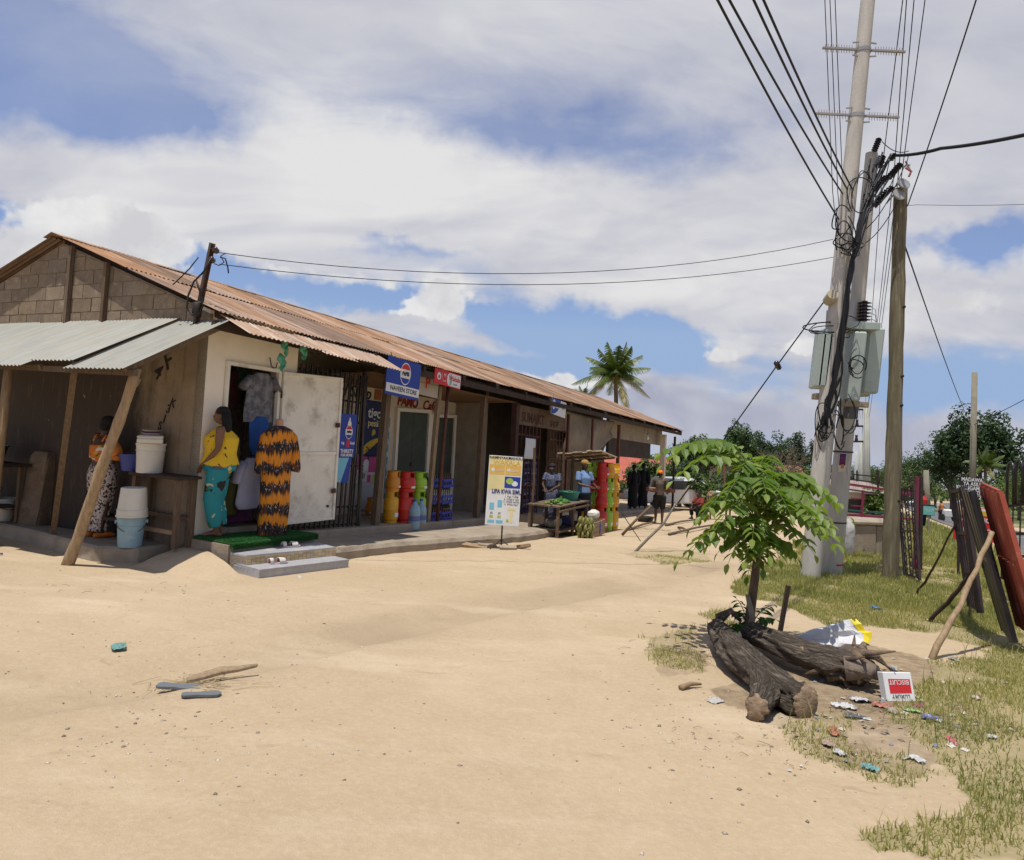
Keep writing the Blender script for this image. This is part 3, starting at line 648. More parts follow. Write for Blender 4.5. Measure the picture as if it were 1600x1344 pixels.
# black security grille beside the white shop
g = D.objects.new('security_grille', None); link(g, SB)
for k in range(15):
    s = 1.70+k*.113; MB().bar((s-.05, -.03, FZ(s, 0, .30)), (s, -.03, 2.78-RD*s), .022).build('bar', M_black, g)
for h in (.33, .62, 1.30, 2.02, 2.36, 2.72): MB().bar((1.66, -.005, FZ(1.66, 0, h)), (3.36, -.005, FZ(3.36, 0, h)), .03, .012, up=(0, 1, 0)).build('cross_bar', M_black, g)
MB().bar((3.30, -.02, FZ(3.3, 0, .29)), (3.22, -.02, 2.86-RD*3.3), .05).build('frame_post', M_black, g)
for k in range(26):
    s = 1.68+k*.064; MB().bar((s, .03, FZ(s, 0, 2.02)), (s, .03, FZ(s, 0, 2.7)), .005).build('mesh_wire', M_black, g)
for k in range(9):
    h = 2.05+k*.075; MB().bar((1.68, .036, FZ(1.68, 0, h)), (3.3, .036, FZ(3.3, 0, h)), .005).build('mesh_wire', M_black, g)
for k in range(7):
    y_ = .2+k*.21; MB().bar((3.33, y_, FZ(3.3, 0, .29)), (3.40, y_, 2.8-RD*3.3), .022).build('bar', M_black, g)
# painted wall lettering
M_lred = mat('red_lettering', (.30, .03, .025), (.22, .025, .02), 20, .8); M_lblk = mat('black_lettering', (.02, .02, .02)); M_lbrn = mat('brown_lettering', (.07, .025, .016))
def wt(body, px0, px1, py, t, size, m, **k):
    a = BT(px0, py, t); c = BT(px1, py, t); return text(body, size, m, SB, ((a[0]+c[0])/2, -t-.004, (a[2]+c[2])/2-.0), rot=(R(90), PD, 0), **k)
wt('M.H Shop', 505, 584, 611, -1.59, .34, M_lblk, bold=.006, shear=.25)
wt('PAMO', 622, 652, 629, -1.59, .29, M_lred, bold=.012, shear=.15); wt('Café', 657, 685, 635, -1.59, .32, M_lred, bold=.008, shear=.25)
a = BT(833, 662, -.05)
# second shop front: brown grille, sign board, shelf
b = MB(); b.hexa([(s, y_, z_-RD*s) for z_ in (2.36, 2.85) for s, y_ in ((9.2, .02), (12.45, .02), (12.45, .05), (9.2, .05))]); part(b, 'sign_board', mat('brown_board', (.16, .11, .07), (.11, .075, .05), 3, .9, .2))
text('SUMAJKT', .34, M_lbrn, SB, (10.25, .014, 2.55-RD*10.2), rot=(R(90), PD, 0), bold=.008); text('SHOP', .24, M_lbrn, SB, (11.65, .014, 2.50-RD*11.6), rot=(R(90), PD, 0), bold=.004)
g = D.objects.new('shop_grille', None); link(g, SB)
for k in range(15):
    s = 9.26+k*.225
    if 10.9 < s < 11.5: continue
    MB().bar((s, .07, FZ(s, 0, .29)), (s, .07, 2.36-RD*s), .022).build('bar', M_brown, g)
for h in (.32, 1.0, 1.75, 2.28, 2.72):
    MB().bar((9.2, .09, FZ(9.2, 0, h)), (10.9, .09, FZ(10.9, 0, h)), .03).build('cross_bar', M_brown, g); MB().bar((11.5, .09, FZ(11.5, 0, h)), (12.45, .09, FZ(12.45, 0, h)), .03).build('cross_bar', M_brown, g)
for k in range(22):
    s = 9.24+k*.074; MB().bar((s, .11, FZ(s, 0, 1.75)), (s, .11, FZ(s, 0, 2.7)), .006).build('mesh_wire', M_black, g)
for k in range(12):
    h = 1.76+k*.08; MB().bar((9.2, .116, FZ(9.2, 0, h)), (10.9, .116, FZ(10.9, 0, h)), .006).build('mesh_wire', M_black, g)
# ================================================================== AWNING AND KITCHEN CORNER
def gst(px, py, h): p = G(px, py, h); a = toB(p); return a[0], a[1]
AW = thing('tin_awning', 'pale tin awning of corrugated sheets on the gable end', 'awning', BW(0, 0, 0), BR)
aw_me = [corr(.84, 1.62, .076, .010), corr(.84, 1.55), corr(.84, 1.70)]
for k in range(8):                                              # sheets fall from the wall towards the yard (local -x)
    y_ = -.42+k*.78; first = k == 0
    o = mesh_obj('tin_sheet', corr(1.06, 1.62) if first else aw_me[k % 3], M_galv, AW)
    Lr = math.atan2(.72, 1.35)*(1.0 if first else .97)
    o.rotation_euler = Euler((0, 0, 0)); mx = Matrix.Rotation(R(90), 4, 'Z')@Matrix.Rotation(-Lr, 4, 'X')
    o.matrix_local = Matrix.Translation((-.015, y_+(0 if first else .18), 3.12+(-.03 if first else 0)+.006*(k % 2)+.012*rnd.random()-.012*k*0))@mx
    o.location.y = y_-.0 if first else y_+.2
for y_ in (-.30, 1.3, 2.9, 4.5): MB().bar((-.0, y_, 3.03), (-1.33, y_, 2.34), .05, .07).build('rafter', M_wood, AW)
MB().bar((-1.28, -.4, 2.30), (-1.28, 5.8, 2.42), .06, .06).build('beam', M_wood, AW, jit=.008)
def along(pxa, pxb, sA, sB): return Vector(BS(*pxa, sA))*Vector((1, -1, 1)) if 0 else (lambda a, c: ((a[0], -a[1], a[2]), (c[0], -c[1], c[2])))(BS(*pxa, sA), BS(*pxb, sB))
a, c = along((118, 563), (92, 712), -1.2, -.5); MB().bar(a, (c[0], c[1], -.1), .065, .05).build('post', M_wood, AW, jit=.004)
a, c = along((16, 556), (-6, 720), -1.2, -1.0); MB().tube([a, (c[0], c[1], -.1)], [.055, .065], 8).build('post', M_woodp, AW, smooth=True)
o = mesh_obj('tin_sheet', corr(.84, 1.2), M_galv, AW); a = BS(-60, 557, -1.5); o.matrix_local = Matrix.Translation((-1.42, -a[1]-.2, 2.28))@Matrix.Rotation(R(90), 4, 'Z')@Matrix.Rotation(R(-20), 4, 'X')
pb = toB(G(103, 880)); pt_ = BS(214, 578, -1.15)
b = MB(); n_ = 12; A = Vector((pb[0], -pb[1], pb[2]-.12)); B_ = Vector((pt_[0], -pt_[1], pt_[2]+.02)); pts = []
for i in range(n_+1):
    f = i/n_; w = Vector((.018*math.sin(f*9), .02*math.sin(f*7+1), 0)); pts.append(A.lerp(B_, f)+w)
PP = thing('prop_pole', 'crooked peeled tree pole propping up the tin awning', 'pole', BW(0, 0, 0), BR)
b.tube(pts, [.068-.012*i/n_+.006*math.sin(i*2.3) for i in range(n_+1)], 10).build('shaft', mat('peeled_pole', (.40, .29, .17), (.27, .185, .105), 5, .8, .5, 20, stretch=(5, 5, .8), c3=(.15, .10, .06), s3=5, l3=.6, h3=.7), PP, smooth=True)
MB().tube([pts[-2]+Vector((.05, 0, 0)), pts[-2]+Vector((.11, .02, .08))], [.025, .018], 7).build('branch_stub', M_woodp, PP)
# slab in front of the end wall
b = MB(); ed = [(-.02, .22)]+[(q[0], -q[1]) for q in (gst(280, 849, .17), gst(215, 856, .17), gst(150, 853, .17), gst(100, 842, .17), gst(50, 828, .17), gst(0, 817, .17), gst(-90, 806, .17))]+[(-.02, 6.3)]
n_ = len(ed); b.add([(s, y_, FZ(s, -y_, .17)) for s, y_ in ed]+[(s-.03, y_, FZ(s, -y_, -.2)) for s, y_ in ed], [tuple(range(n_))]+[(i, i+n_, (i+1) % n_+n_, (i+1) % n_) for i in range(n_)])
KS = b.build('kitchen_slab', M_conc, None, loc=BW(0, 0, 0), rot=(0, 0, BR), bev=.03, jit=.008); tag(KS, 'worn concrete slab under the tin awning', 'slab')
# rough concrete stub pillar
a = gst(66, 818, .17); S1 = MB()
pr = []
for i, z_ in enumerate((-.05, .2, .5, .8, .98, 1.05)):
    r_ = (.24, .235, .23, .225, .21, .17)[i]; pr.append([(r_*1.05*cx_+rnd.uniform(-.012, .012)+z_*.03, r_*.8*cy_+rnd.uniform(-.012, .012), z_+rnd.uniform(-.01, .01)) for cx_, cy_ in ((-1, -.9), (-.9, -1), (0, -1.02), (.9, -1), (1, -.9), (1.02, 0), (1, .9), (.9, 1), (0, 1.02), (-.9, 1), (-1, .9), (-1.02, 0))])
S1.rings(pr); o = S1.build('concrete_stub', mat('rough_concrete', (.21, .155, .105), (.15, .11, .075), 5, .95, .9, 26, c3=(.10, .07, .05), s3=4), None, loc=BW(a[0], a[1], FZ(a[0], a[1], .17)), rot=(0, R(2), BR+.2)); tag(o, 'rough square concrete stub pillar under the awning', 'pillar')
# buckets
M_bwhite = mat('white_plastic', (.66, .64, .56), (.60, .57, .48), 4, .45, spec=.5, c3=(.5, .44, .34), s3=5, l3=.66, h3=.78); M_bblue = mat('pale_blue_plastic', (.22, .36, .43), (.28, .42, .47), 6, .5, spec=.5, c3=(.42, .5, .5), s3=4, l3=.58, h3=.7)
def bucket(label, loc, rb, rt, h, m, up=True, handle=True, rz=0, group=None):
    t = thing('bucket', label, 'bucket', loc, rz, group)
    pr = [(0.001, 0), (rb, 0), (rb*1.01, .01), (rb+(rt-rb)*.72, h*.72), (rt*1.01, h*.74), (rt*1.01, h*.77), (rt*.985, h*.78), (rt, h*.93), (rt*1.045, h*.935), (rt*1.045, h*.99), (rt, h), (rt*.96, h*.99), (rb*.95, .015), (.001, .012)]
    if not up: pr = [(r_, h-z_) for r_, z_ in reversed(pr)]
    b = MB().lathe(pr, 28, cap=False).build('body', m, t, smooth=True, auto=35)
    if handle:
        z0 = h*.85 if up else h*.15; pts = [(rt*1.05*math.cos(a), -.02-.10*math.sin(a)*1.2, z0-rt*.75*math.sin(a)) for a in [math.pi*i/12 for i in range(13)]]
        MB().tube(pts, .004, 6).build('handle', mat('wire', (.05, .05, .05), rough=.4, metal=.6), t, smooth=True)
        for s_ in (-1, 1): MB().box(s_*rt*1.05-.015, s_*rt*1.05+.015, -.03, .012, z0-.02, z0+.02).build('lug', m, t)
    return t
def BWp(px, py, h): a = gst(px, py, h); return BW(a[0], a[1], FZ(a[0], a[1], h))
bq = BS(203, 846, -.55); q = BW(-.55, bq[1], FZ(-.55, bq[1], .17)); bucket('pale blue bucket on the slab with a white bucket upside down on it', q, .135, .16, .36, M_bblue, rz=BR-.6)
bucket('white bucket upside down on the blue bucket', q+Vector((0, 0, .362)), .145, .175, .36, M_bwhite, up=False, handle=False)
bucket('white bucket at the left edge beside the concrete stub', BWp(6, 813, .17), .12, .15, .33, M_bwhite, rz=BR)
# wooden work table
ta = BS(205, 738, -.28); tb_ = BS(288, 738, -.22)
TT = thing('work_table', 'dark wooden table against the sooty wall holding the white bucket', 'table', BW(-.19, -.40, FZ(-.3, -.4, .17)), BR)
for k in range(2): MB().box(-.17+k*.17, -.17+k*.17+.162, -.50, .46, .86, .895).build('plank', M_dwood, TT, jit=.004)
for sx in (-.1, .12):
    for sy in (-.42, .42): MB().bar((sx, sy, 0), (sx, sy*.95, .86), .06).build('leg', M_wood, TT)
MB().bar((-.1, -.42, .2), (-.1, .42, .2), .05).build('stretcher', M_woodp, TT); MB().bar((.12, -.42, .35), (.12, .42, .35), .05).build('stretcher', M_wood, TT)
tz = FZ(-.3, -.4, .17)+.897
bq = BS(233, 740, -.22); bucket('white lidded bucket standing on the dark work table', BW(-.22, bq[1], tz), .155, .175, .38, M_bwhite, handle=False)
BX = thing('takeaway_box', 'flat white foam box on top of the lidded bucket', 'box', BW(-.22, bq[1]-.02, tz+.383), BR+.9)
MB().box(-.24, .24, -.15, .15, 0, .065).build('tray', M_bwhite, BX, bev=.012); MB().box(-.245, .245, -.155, .155, .067, .10).build('cover', M_bwhite, BX, bev=.015)
PL = thing('plate_stack', 'stack of white plates with a purple rim on the foam box', 'plates', BW(-.21, bq[1]-.03, tz+.484), 0)
for k in range(3): MB().lathe([(.07, 0), (.115, .022), (.118, .026), (.07, .006), (.001, .006)], 24, cap=False).build('plate', [M_bwhite, mat('purple_rim', (.20, .05, .13))][k == 1], PL, loc=(0, 0, k*.02), smooth=True)
def tub(name, label, cat, loc, r, h, m, rz=0):
    b = MB().lathe([(.001, 0), (r*.78, 0), (r*.98, h*.92), (r*1.05, h*.93), (r*1.06, h), (r*.97, h), (r*.76, .02), (.001, .02)], 24, cap=False)
    o = b.build(name, m, None, loc=loc, smooth=True, auto=40); return tag(o, label, cat)
tub('basin', 'blue plastic basin behind the lidded bucket', 'basin', BW(-.2, bq[1]-.36, tz), .17, .22, mat('blue_plastic', (.02, .04, .22), rough=.4, spec=.5))
# bench with basin at far left
BN = thing('low_bench', 'dark wooden bench with pots behind the concrete stub', 'bench', BW(.0-.5, -4.0, FZ(-.5, -4, .17)), BR)
MB().box(-.25, .3, -.75, .95, .82, .86).build('top', M_dwood, BN)
for sy in (-.65, .8):
    for sx in (-.18, .22): MB().bar((sx, sy, 0), (sx, sy, .82), .06).build('leg', M_wood, BN)
MB().box(-.2, .24, -.6, .8, .22, .25).build('shelf', M_dwood, BN)
tub('basin', 'dark green plastic basin on the bench at the left edge', 'basin', BW(-.5, -3.85, FZ(-.5, -4, .17)+.862), .26, .24, mat('dark_green_plastic', (.012, .05, .04), rough=.4, spec=.5))
tub('cooking_pot', 'aluminium cooking pot on the bench shelf', 'pot', BW(-.45, -3.9, FZ(-.5, -4, .17)+.252), .2, .2, mat('dull_aluminium', (.25, .24, .22), (.12, .11, .10), 6, .4, metal=.7))
o = MB().prism([(-.12, 0), (.10, .01), (.08, .2), (-.03, .26), (-.1, .16)], -.04, .05).build('plastic_bag', M_bwhite, None, loc=BW(-.42, -3.75, FZ(-.5, -4, .17)+1.1), rot=(0, 0, BR+1.2), bev=.02, jit=.015); tag(o, 'crumpled white bag in the dark green basin', 'bag')
ST = thing('low_stool', 'small wooden stool at the feet of the woman cooking', 'stool', BW(-.2, -1.35, FZ(-.3, -1, .17)), BR+.1)
MB().box(-.15, .15, -.35, .35, .24, .275).build('seat', M_dwood, ST)
for sx in (-.11, .11):
    for sy in (-.28, .28): MB().bar((sx*1.1, sy*1.15, 0), (sx, sy, .24), .04).build('leg', M_woodp, ST)
# wall graffiti marks on the end wall
for (ch, px, py, sz, rr) in (('4', 247, 582, .30, .5), ('F', 263, 565, .34, -.4), ('3', 263, 640, .16, .3), ('K', 270, 630, .15, .4), ('1', 257, 655, .16, .3), ('S', 250, 666, .16, .2)):
    a = BS(px, py, -.004); text(ch, sz, mat('charcoal_mark', (.022, .017, .014)), SB, (-.004, -a[1], a[2]), rot=(R(90), rr, R(-90)), bold=.004)

# ================================================================== FIRST SHOP: platform, mat, steps, clothes
def quadlev(b, pts, h0, h1): b.hexa([(s, -t, FZ(s, t, h)) for h in (h0, h1) for s, t in pts])
P0 = gst(357, 852, .29); P1 = gst(492, 836, .29)
SX = thing('entrance_steps', 'tiled entrance steps in front of the clothes shop', 'steps', BW(0, 0, 0), BR)
b = MB(); quadlev(b, [(-.06, .004), P0, P1, (1.60, .004)], -.3, .29); b.build('platform', M_conc, SX, jit=.006)
M_tile = mat('grey_granite_tile', (.42, .42, .43), (.33, .33, .345), 22, .35, .02, spec=.5, c3=(.52, .5, .46), s3=3); M_btile = mat('beige_step_tile', (.50, .375, .21), (.43, .31, .165), 8, .4, rand=.22, spec=.5)
T0 = gst(385, 868, .20); T1 = gst(525, 855, .20); L0 = gst(405, 890, .085); L1 = gst(545, 874, .085)
b = MB(); quadlev(b, [(P0[0]+.05, P0[1]-.3), T0, T1, (P1[0]+.05, P1[1]-.3)], -.3, .18); b.build('step_core', M_conc, SX)
b = MB(); quadlev(b, [(P0[0]+.05, P0[1]-.2), T0, T1, (P1[0]+.05, P1[1]-.2)], .181, .20); b.build('tread', M_tile, SX)
b = MB(); quadlev(b, [(T0[0], T0[1]-.2), L0, L1, (T1[0], T1[1]-.2)], -.3, .065); b.build('step_core', M_tile, SX)
b = MB(); quadlev(b, [(T0[0], T0[1]-.15), (L0[0], L0[1]+.012), (L1[0], L1[1]+.012), (T1[0], T1[1]-.15)], .066, .085); b.build('tread', M_tile, SX)
for k in range(22):                                             # riser of small beige tiles, three rows
    for r_ in range(3):
        f0 = (k+.04)/22; f1 = (k+.96)/22; s0 = T0[0]+(T1[0]-T0[0])*f0; s1 = T0[0]+(T1[0]-T0[0])*f1; t0 = T0[1]+(T1[1]-T0[1])*f0+.006; t1 = T0[1]+(T1[1]-T0[1])*f1+.006; h0 = .087+r_*.031; h1 = h0+.029
        pr_ = .004+rnd.random()*.003; b = MB(); b.hexa([(s, -t, FZ(s, t, h)) for h in (h0, h1) for s, t in ((s0, t0-.012), (s0, t0+pr_), (s1, t1+pr_), (s1, t1-.012))]); b.build('tile', M_btile, SX)
# dirt heaped against the left side of the steps
b = MB(); hp = []; NH = 26
for j in range(NH+1):
    v = j/NH
    for i in range(NH+1):
        u = i/NH; s = -.95+.93*u-.46*v*u; t = -.10+1.75*v; nz = float(fbm(np.array([s*1.]), np.array([t*1.]), 3., 5)[0])-.47
        hh = .17*sstep(.15, 1.0, u)*(1-sstep(.3, .95, v))+nz*.06*sstep(0, .4, u); hp.append((s, -t, FZ(s, t, hh-.035*(1-sstep(0, .5, u))-.05*sstep(.7, 1, v))))
b.add(hp, [(j*(NH+1)+i, j*(NH+1)+i+1, (j+1)*(NH+1)+i+1, (j+1)*(NH+1)+i) for j in range(NH) for i in range(NH)]); tag(b.build('dirt_heap', GM, None, loc=BW(0, 0, 0), rot=(0, 0, BR), smooth=True), 'bank of packed sand against the tiled steps', None, kind='structure')
# artificial grass mat
M_turf = leafmat('turf', (.012, .075, .015), (.035, .15, .03), .6, .15); M_turfb = mat('turf_base', (.012, .06, .012), (.02, .09, .02), 30, .9)
MA = thing('grass_mat', 'bright green artificial grass mat on the shop platform', 'mat', BW(0, 0, 0), BR)
mp = [(-.04, .012), (P0[0]+.02, P0[1]+.03), (P1[0]+.02, P1[1]+.03), (1.56, .012)]
b = MB(); quadlev(b, mp, .294, .31); fd = [(P0[0]+.02, P0[1]+.03), (P0[0]+.02, P0[1]+.045), (P1[0]+.02, P1[1]+.045), (P1[0]+.02, P1[1]+.03)]; quadlev(b, fd, .235, .31); b.build('backing', M_turfb, MA)
tv = []; tf = []; k = 0; rs = np.random.default_rng(3)
for i in range(15000):
    if i < 10500:
        u, v = rs.random(), rs.random(); s = (mp[0][0]*(1-u)+mp[3][0]*u)*(1-v)+(mp[1][0]*(1-u)+mp[2][0]*u)*v; t = (mp[0][1]*(1-u)+mp[3][1]*u)*(1-v)+(mp[1][1]*(1-u)+mp[2][1]*u)*v; h = .31; d = np.array([rs.normal(0, .008), rs.normal(0, .008), .022])
    else:
        u = rs.random(); s = fd[1][0]*(1-u)+fd[2][0]*u; t = fd[1][1]*(1-u)+fd[2][1]*u; h = rs.uniform(.235, .31); d = np.array([rs.normal(0, .008), -.02, rs.normal(-.004, .008)])
    p = np.array([s, -t, FZ(s, t, h)]); a = rs.uniform(0, 6.28); w = np.array([math.cos(a), math.sin(a), 0])*.003
    tv += [p-w, p+w, p+d]; tf.append((k, k+1, k+2)); k += 3
grid_np('pile', np.array(tv), np.array(tf), M_turf, MA, smooth=False)['kind'] = 'stuff'
# two sandals on the steps
M_shoe = mat('sandal_white', (.6, .55, .5)); M_shoer = mat('sandal_red', (.32, .03, .04), (.2, .02, .03), 20)
def sandal(label, px, py, h, rz):
    a = gst(px, py, h); t = thing('sandal', label, 'sandal', BW(a[0], a[1], FZ(a[0], a[1], h)), rz, 'red and white sandals on the steps')
    prof = [(-.13, .028), (-.09, .036), (-.03, .032), (.04, .042), (.10, .042), (.135, .02)]
    b = MB(); b.rings([[(x_, -w, 0), (x_, w, 0), (x_, w, .022), (x_, -w, .022)] for x_, w in prof]); b.build('sole', M_shoe, t, bev=.004)
    b = MB(); b.grid(lambda u, v: (.0+.09*v, .045*math.cos(math.pi*u), .022+.055*math.sin(math.pi*u)*(1-.25*v)), 10, 4); b.build('strap', M_shoe, t, smooth=True, solid=.006)
    b = MB(); b.rings([[(x_, -w*.8, .0225), (x_, w*.8, .0225), (x_, w*.8, .027), (x_, -w*.8, .027)] for x_, w in prof]); b.build('insole', M_shoer, t)
    b = MB(); b.grid(lambda u, v: (-.125+.05*v, .036*math.cos(math.pi*u), .02+.06*math.sin(math.pi*u)**.6), 8, 2); b.build('heel_strap', M_shoe, t, smooth=True, solid=.005)
sandal('sandal lying on the upper grey step tread', 454, 855, .20, BR-.3); sandal('sandal lying on the bottom grey step tread', 434, 881, .085, BR-.2)

# ---- garments
def garment(name, label, cat, loc, rz, prof, m, depth=.09, fold=.012, nf=7, neck=True, sleeves=None, parent=None, seed=1, extra=None):
    t = thing(name, label, cat, loc, rz); rr = random.Random(seed); ph = [rr.uniform(0, 6.28) for _ in range(4)]
    rings = []
    H = prof[-1][0]; n_ = 40; nz = 28
    for j in range(nz+1):
        z_ = H*j/nz
        for k in range(len(prof)-1):
            if prof[k][0] <= z_ <= prof[k+1][0]+1e-6: f = (z_-prof[k][0])/(prof[k+1][0]-prof[k][0]); w = prof[k][1]*(1-f)+prof[k+1][1]*f; break
        fa = fold*(1-.75*z_/H); ring = []
        for i in range(n_):
            a = 2*math.pi*i/n_; dx = 1+fa/.1*.35*math.sin(nf*a+ph[0]+1.2*math.sin(z_*3+ph[1])); ring.append((w*math.cos(a)*(1+.03*math.sin(z_*9+ph[2])), min(depth, w*.8)*math.sin(a)*dx+.01*math.sin(z_*6+ph[3]), z_))
        rings.append(ring)
    MB().rings(rings).build('cloth', m, t, smooth=True)
    if sleeves:
        for s_ in (-1, 1):
            pts = [(s_*x_, 0, z_) for x_, z_, r_ in sleeves]; MB().tube(pts, [(r_, min(r_, .05)) for _, _, r_ in sleeves], 14).build('sleeve', m, t, smooth=True)
    return t
def dress_mat():
    m = D.materials.new('orange_black_print'); m.use_nodes = True; t = m.node_tree; n = NB(t); b_ = t.nodes['Principled BSDF']
    co = n.node('ShaderNodeTexCoord').outputs['Object']; x_, y_, z_ = n.sep(co)
    rag = n.m('MULTIPLY', n.m('SUBTRACT', n.noise(n.vm('MULTIPLY', co, (60, 30, 2)), 1., 3, .6), .5), .24)
    arch = n.m('MULTIPLY', n.noise(n.vm('MULTIPLY', co, (9, 9, 2.)), 1., 2), .22)
    ph = n.m('FRACT', n.m('MULTIPLY', n.m('ADD', n.m('ADD', z_, rag), arch), 3.6))
    col = n.mix(n.map(ph, .34, .50, 0, 1), (.60, .215, .012), (.010, .008, .010))
    col = n.mix(n.map(ph, .93, .99), col, (.62, .215, .012))
    stk = n.m('MULTIPLY', n.map(n.noise(n.vm('MULTIPLY', co, (70, 70, 26)), 1., 2), .60, .64), n.m('MULTIPLY', n.map(ph, .66, .70), n.map(ph, .90, .86)))
    col = n.mix(stk, col, (.50, .47, .46))
    col = n.mix(n.map(n.noise(n.vm('MULTIPLY', co, (40, 40, 4)), 1., 3), .5, .75, 0, .5), col, (.35, .10, .01))
    n.put(b_.inputs['Base Color'], col); b_.inputs['Roughness'].default_value = .85; return m
a = gst(432, 824, .33); DR = garment('display_dress', 'orange and black zigzag print long dress on a headless mannequin', 'dress', BW(.93, .42, FZ(.9, .4, .316)), BR-.15, [(0, .235), (.12, .225), (.5, .23), (.85, .235), (1.05, .23), (1.2, .235), (1.33, .245), (1.41, .24), (1.46, .17), (1.49, .07)], dress_mat(), .12, .07, 8)
MB().lathe([(.085, 1.40), (.06, 1.46), (.052, 1.50), (.052, 1.57), (.03, 1.585), (.001, 1.588)], 16).build('neck', mat('mannequin_skin', (.50, .27, .16), rough=.5), DR, smooth=True)
for s_ in (-1, 1): MB().tube([(s_*.16, 0, 1.40), (s_*.23, -.01, 1.33), (s_*.265, -.02, 1.12), (s_*.27, -.03, .90), (s_*.26, -.03, .86)], [.055, .065, .075, .09, .085], 14).build('sleeve', DR.children[0].data.materials[0], DR, smooth=True)
MB().lathe([(.16, 0), (.16, .02), (.02, .03), (.02, .4)], 14).build('stand', M_black, DR)
M_grey = mat('grey_tie_dye', (.10, .10, .115), (.20, .20, .215), 9, .9, lo=.42, hi=.58, detail=8); M_lav = mat('lavender_cloth', (.36, .36, .47), (.31, .31, .42), 4, .9); M_bluec = mat('royal_blue_cloth', (.02, .085, .30), (.015, .06, .22), 4, .8)
shirt = [(0, .21), (.3, .20), (.5, .205), (.62, .20), (.68, .09)]
def hang(px, py, t): a = BT(px, py, t); return BW(a[0], t, a[2])
garment('hanging_shirt', 'grey tie-dye t-shirt hanging at the top of the shop doorway', 'shirt', hang(403, 660, -.02), BR, [(0, .26), (.4, .25), (.6, .25), (.7, .1)], M_grey, .05, .01, 6, seed=2, sleeves=[(.18, .62, .08), (.27, .54, .085), (.33, .46, .08)])
garment('hanging_vest', 'royal blue top hanging below the grey t-shirt', 'top', hang(402, 712, .0), BR, [(0, .10), (.15, .18), (.45, .19), (.55, .12)], M_bluec, .04, .01, 5, seed=3)
garment('hanging_blouse', 'pale lavender blouse on a hanger beside the orange dress', 'blouse', hang(387, 795, .06), BR, [(0, .16), (.08, .22), (.45, .18), (.62, .17), (.7, .07)], M_lav, .06, .015, 6, seed=4, sleeves=[(.12, .64, .07), (.2, .52, .08), (.26, .36, .085)])
garment('hanging_skirt', 'dark purple cloth hanging low in the shop doorway', 'skirt', hang(372, 815, -.1), BR, [(0, .26), (.4, .2), (.5, .15)], mat('plum_cloth', (.06, .012, .05), (.04, .01, .035), 5, .9), .06, .02, 7, seed=5)
garment('hanging_dress', 'olive green dress hanging behind the woman in yellow', 'dress', hang(358, 805, -.06), BR, [(0, .12), (.6, .11), (1.0, .1), (1.1, .04)], mat('olive_cloth', (.055, .06, .015), (.04, .045, .012), 5, .9), .06, .02, 5, seed=6)
for i, (px, py, c_) in enumerate(((368, 690, (.04, .03, .02)), (378, 615, (.02, .05, .025)), (390, 600, (.12, .09, .03)), (366, 640, (.05, .01, .012)))):
    garment('hanging_cloth', ['dark brown patterned cloth behind the woman in yellow', 'dark green cloth hanging high in the doorway', 'tan cloth half hidden by the grey t-shirt', 'dark red cloth by the left door jamb'][i], 'cloth', hang(px, py, -.35), BR, [(0, .16), (.4, .15), (.55, .08)], mat('cloth_%d' % i, c_, tuple(v*.5 for v in c_), 14, .9), .05, .012, 6, seed=10+i)
for k, (px, py) in enumerate(((446, 538), (475, 545), (441, 562))):   # green plastic scraps under the eave
    a = BT(px, py, .45); b = MB(); b.grid(lambda u, v: ((u-.5)*.16*(1-.6*v)+.02*math.sin(v*9+k), .02*math.sin(u*8+v*5), -v*.2+.03*math.sin(u*7)), 8, 8); o = b.build('plastic_scrap', mat('green_plastic_film', (.10, .38, .26), (.07, .28, .2), 10, .4), None, loc=BW(a[0], .45, a[2]+.06), rot=(0, 0, BR), smooth=True, solid=.002)
    tag(o, ['sea green plastic scrap hanging by the shop lamp wire', 'sea green plastic scrap caught under the eave sheet', 'small green plastic scrap on the white wall'][k], 'plastic scrap', 'green plastic scraps under the eave')
WL = MB().tube([(1.05, -.03, 2.72), (1.06, -.06, 2.6), (1.1, -.06, 2.57), (1.16, -.05, 2.58), (1.2, -.03, 2.66)], .008, 6).build('wall_cable', M_black, SB, smooth=True)
# ================================================================== PEOPLE
def ell(b, c, r, n=12, m=8, rot=None):
    rings = []
    for j in range(1, m):
        a = math.pi*j/m; rings.append([Vector((r[0]*math.sin(a)*math.cos(2*math.pi*k/n), r[1]*math.sin(a)*math.sin(2*math.pi*k/n), -r[2]*math.cos(a))) for k in range(n)])
    if rot is not None: rings = [[rot@p for p in q] for q in rings]
    b.rings([[p+Vector(c) for p in q] for q in rings])
def limb(b, pts, rad, n=12):
    b.tube(pts, rad, n)
    for p, r in ((pts[0], rad[0]), (pts[-1], rad[-1])):
        r = r if isinstance(r, tuple) else (r, r); q = min(r); ell(b, p, (q, q, q), 10, 6)
def remesh(b, vox, smooth=4):
    me = b.mesh('tmp'); o = D.objects.new('tmp', me); COL.objects.link(o)
    md = o.modifiers.new('r', 'REMESH'); md.mode = 'VOXEL'; md.voxel_size = vox; md.use_smooth_shade = True
    if smooth: s_ = o.modifiers.new('s', 'SMOOTH'); s_.factor = .5; s_.iterations = smooth
    out = D.meshes.new_from_object(o.evaluated_get(bpy.context.evaluated_depsgraph_get())); D.objects.remove(o); D.meshes.remove(me)
    out.polygons.foreach_set('use_smooth', [True]*len(out.polygons)); return out
def joined(me, b):                                              # append an MB's geometry to a mesh
    bm = bmesh.new(); bm.from_mesh(me); tmp = b.mesh('t2'); n0 = len(bm.faces); bm.from_mesh(tmp)
    for f in bm.faces: f.smooth = True
    bm.to_mesh(me); bm.free(); D.meshes.remove(tmp); return me
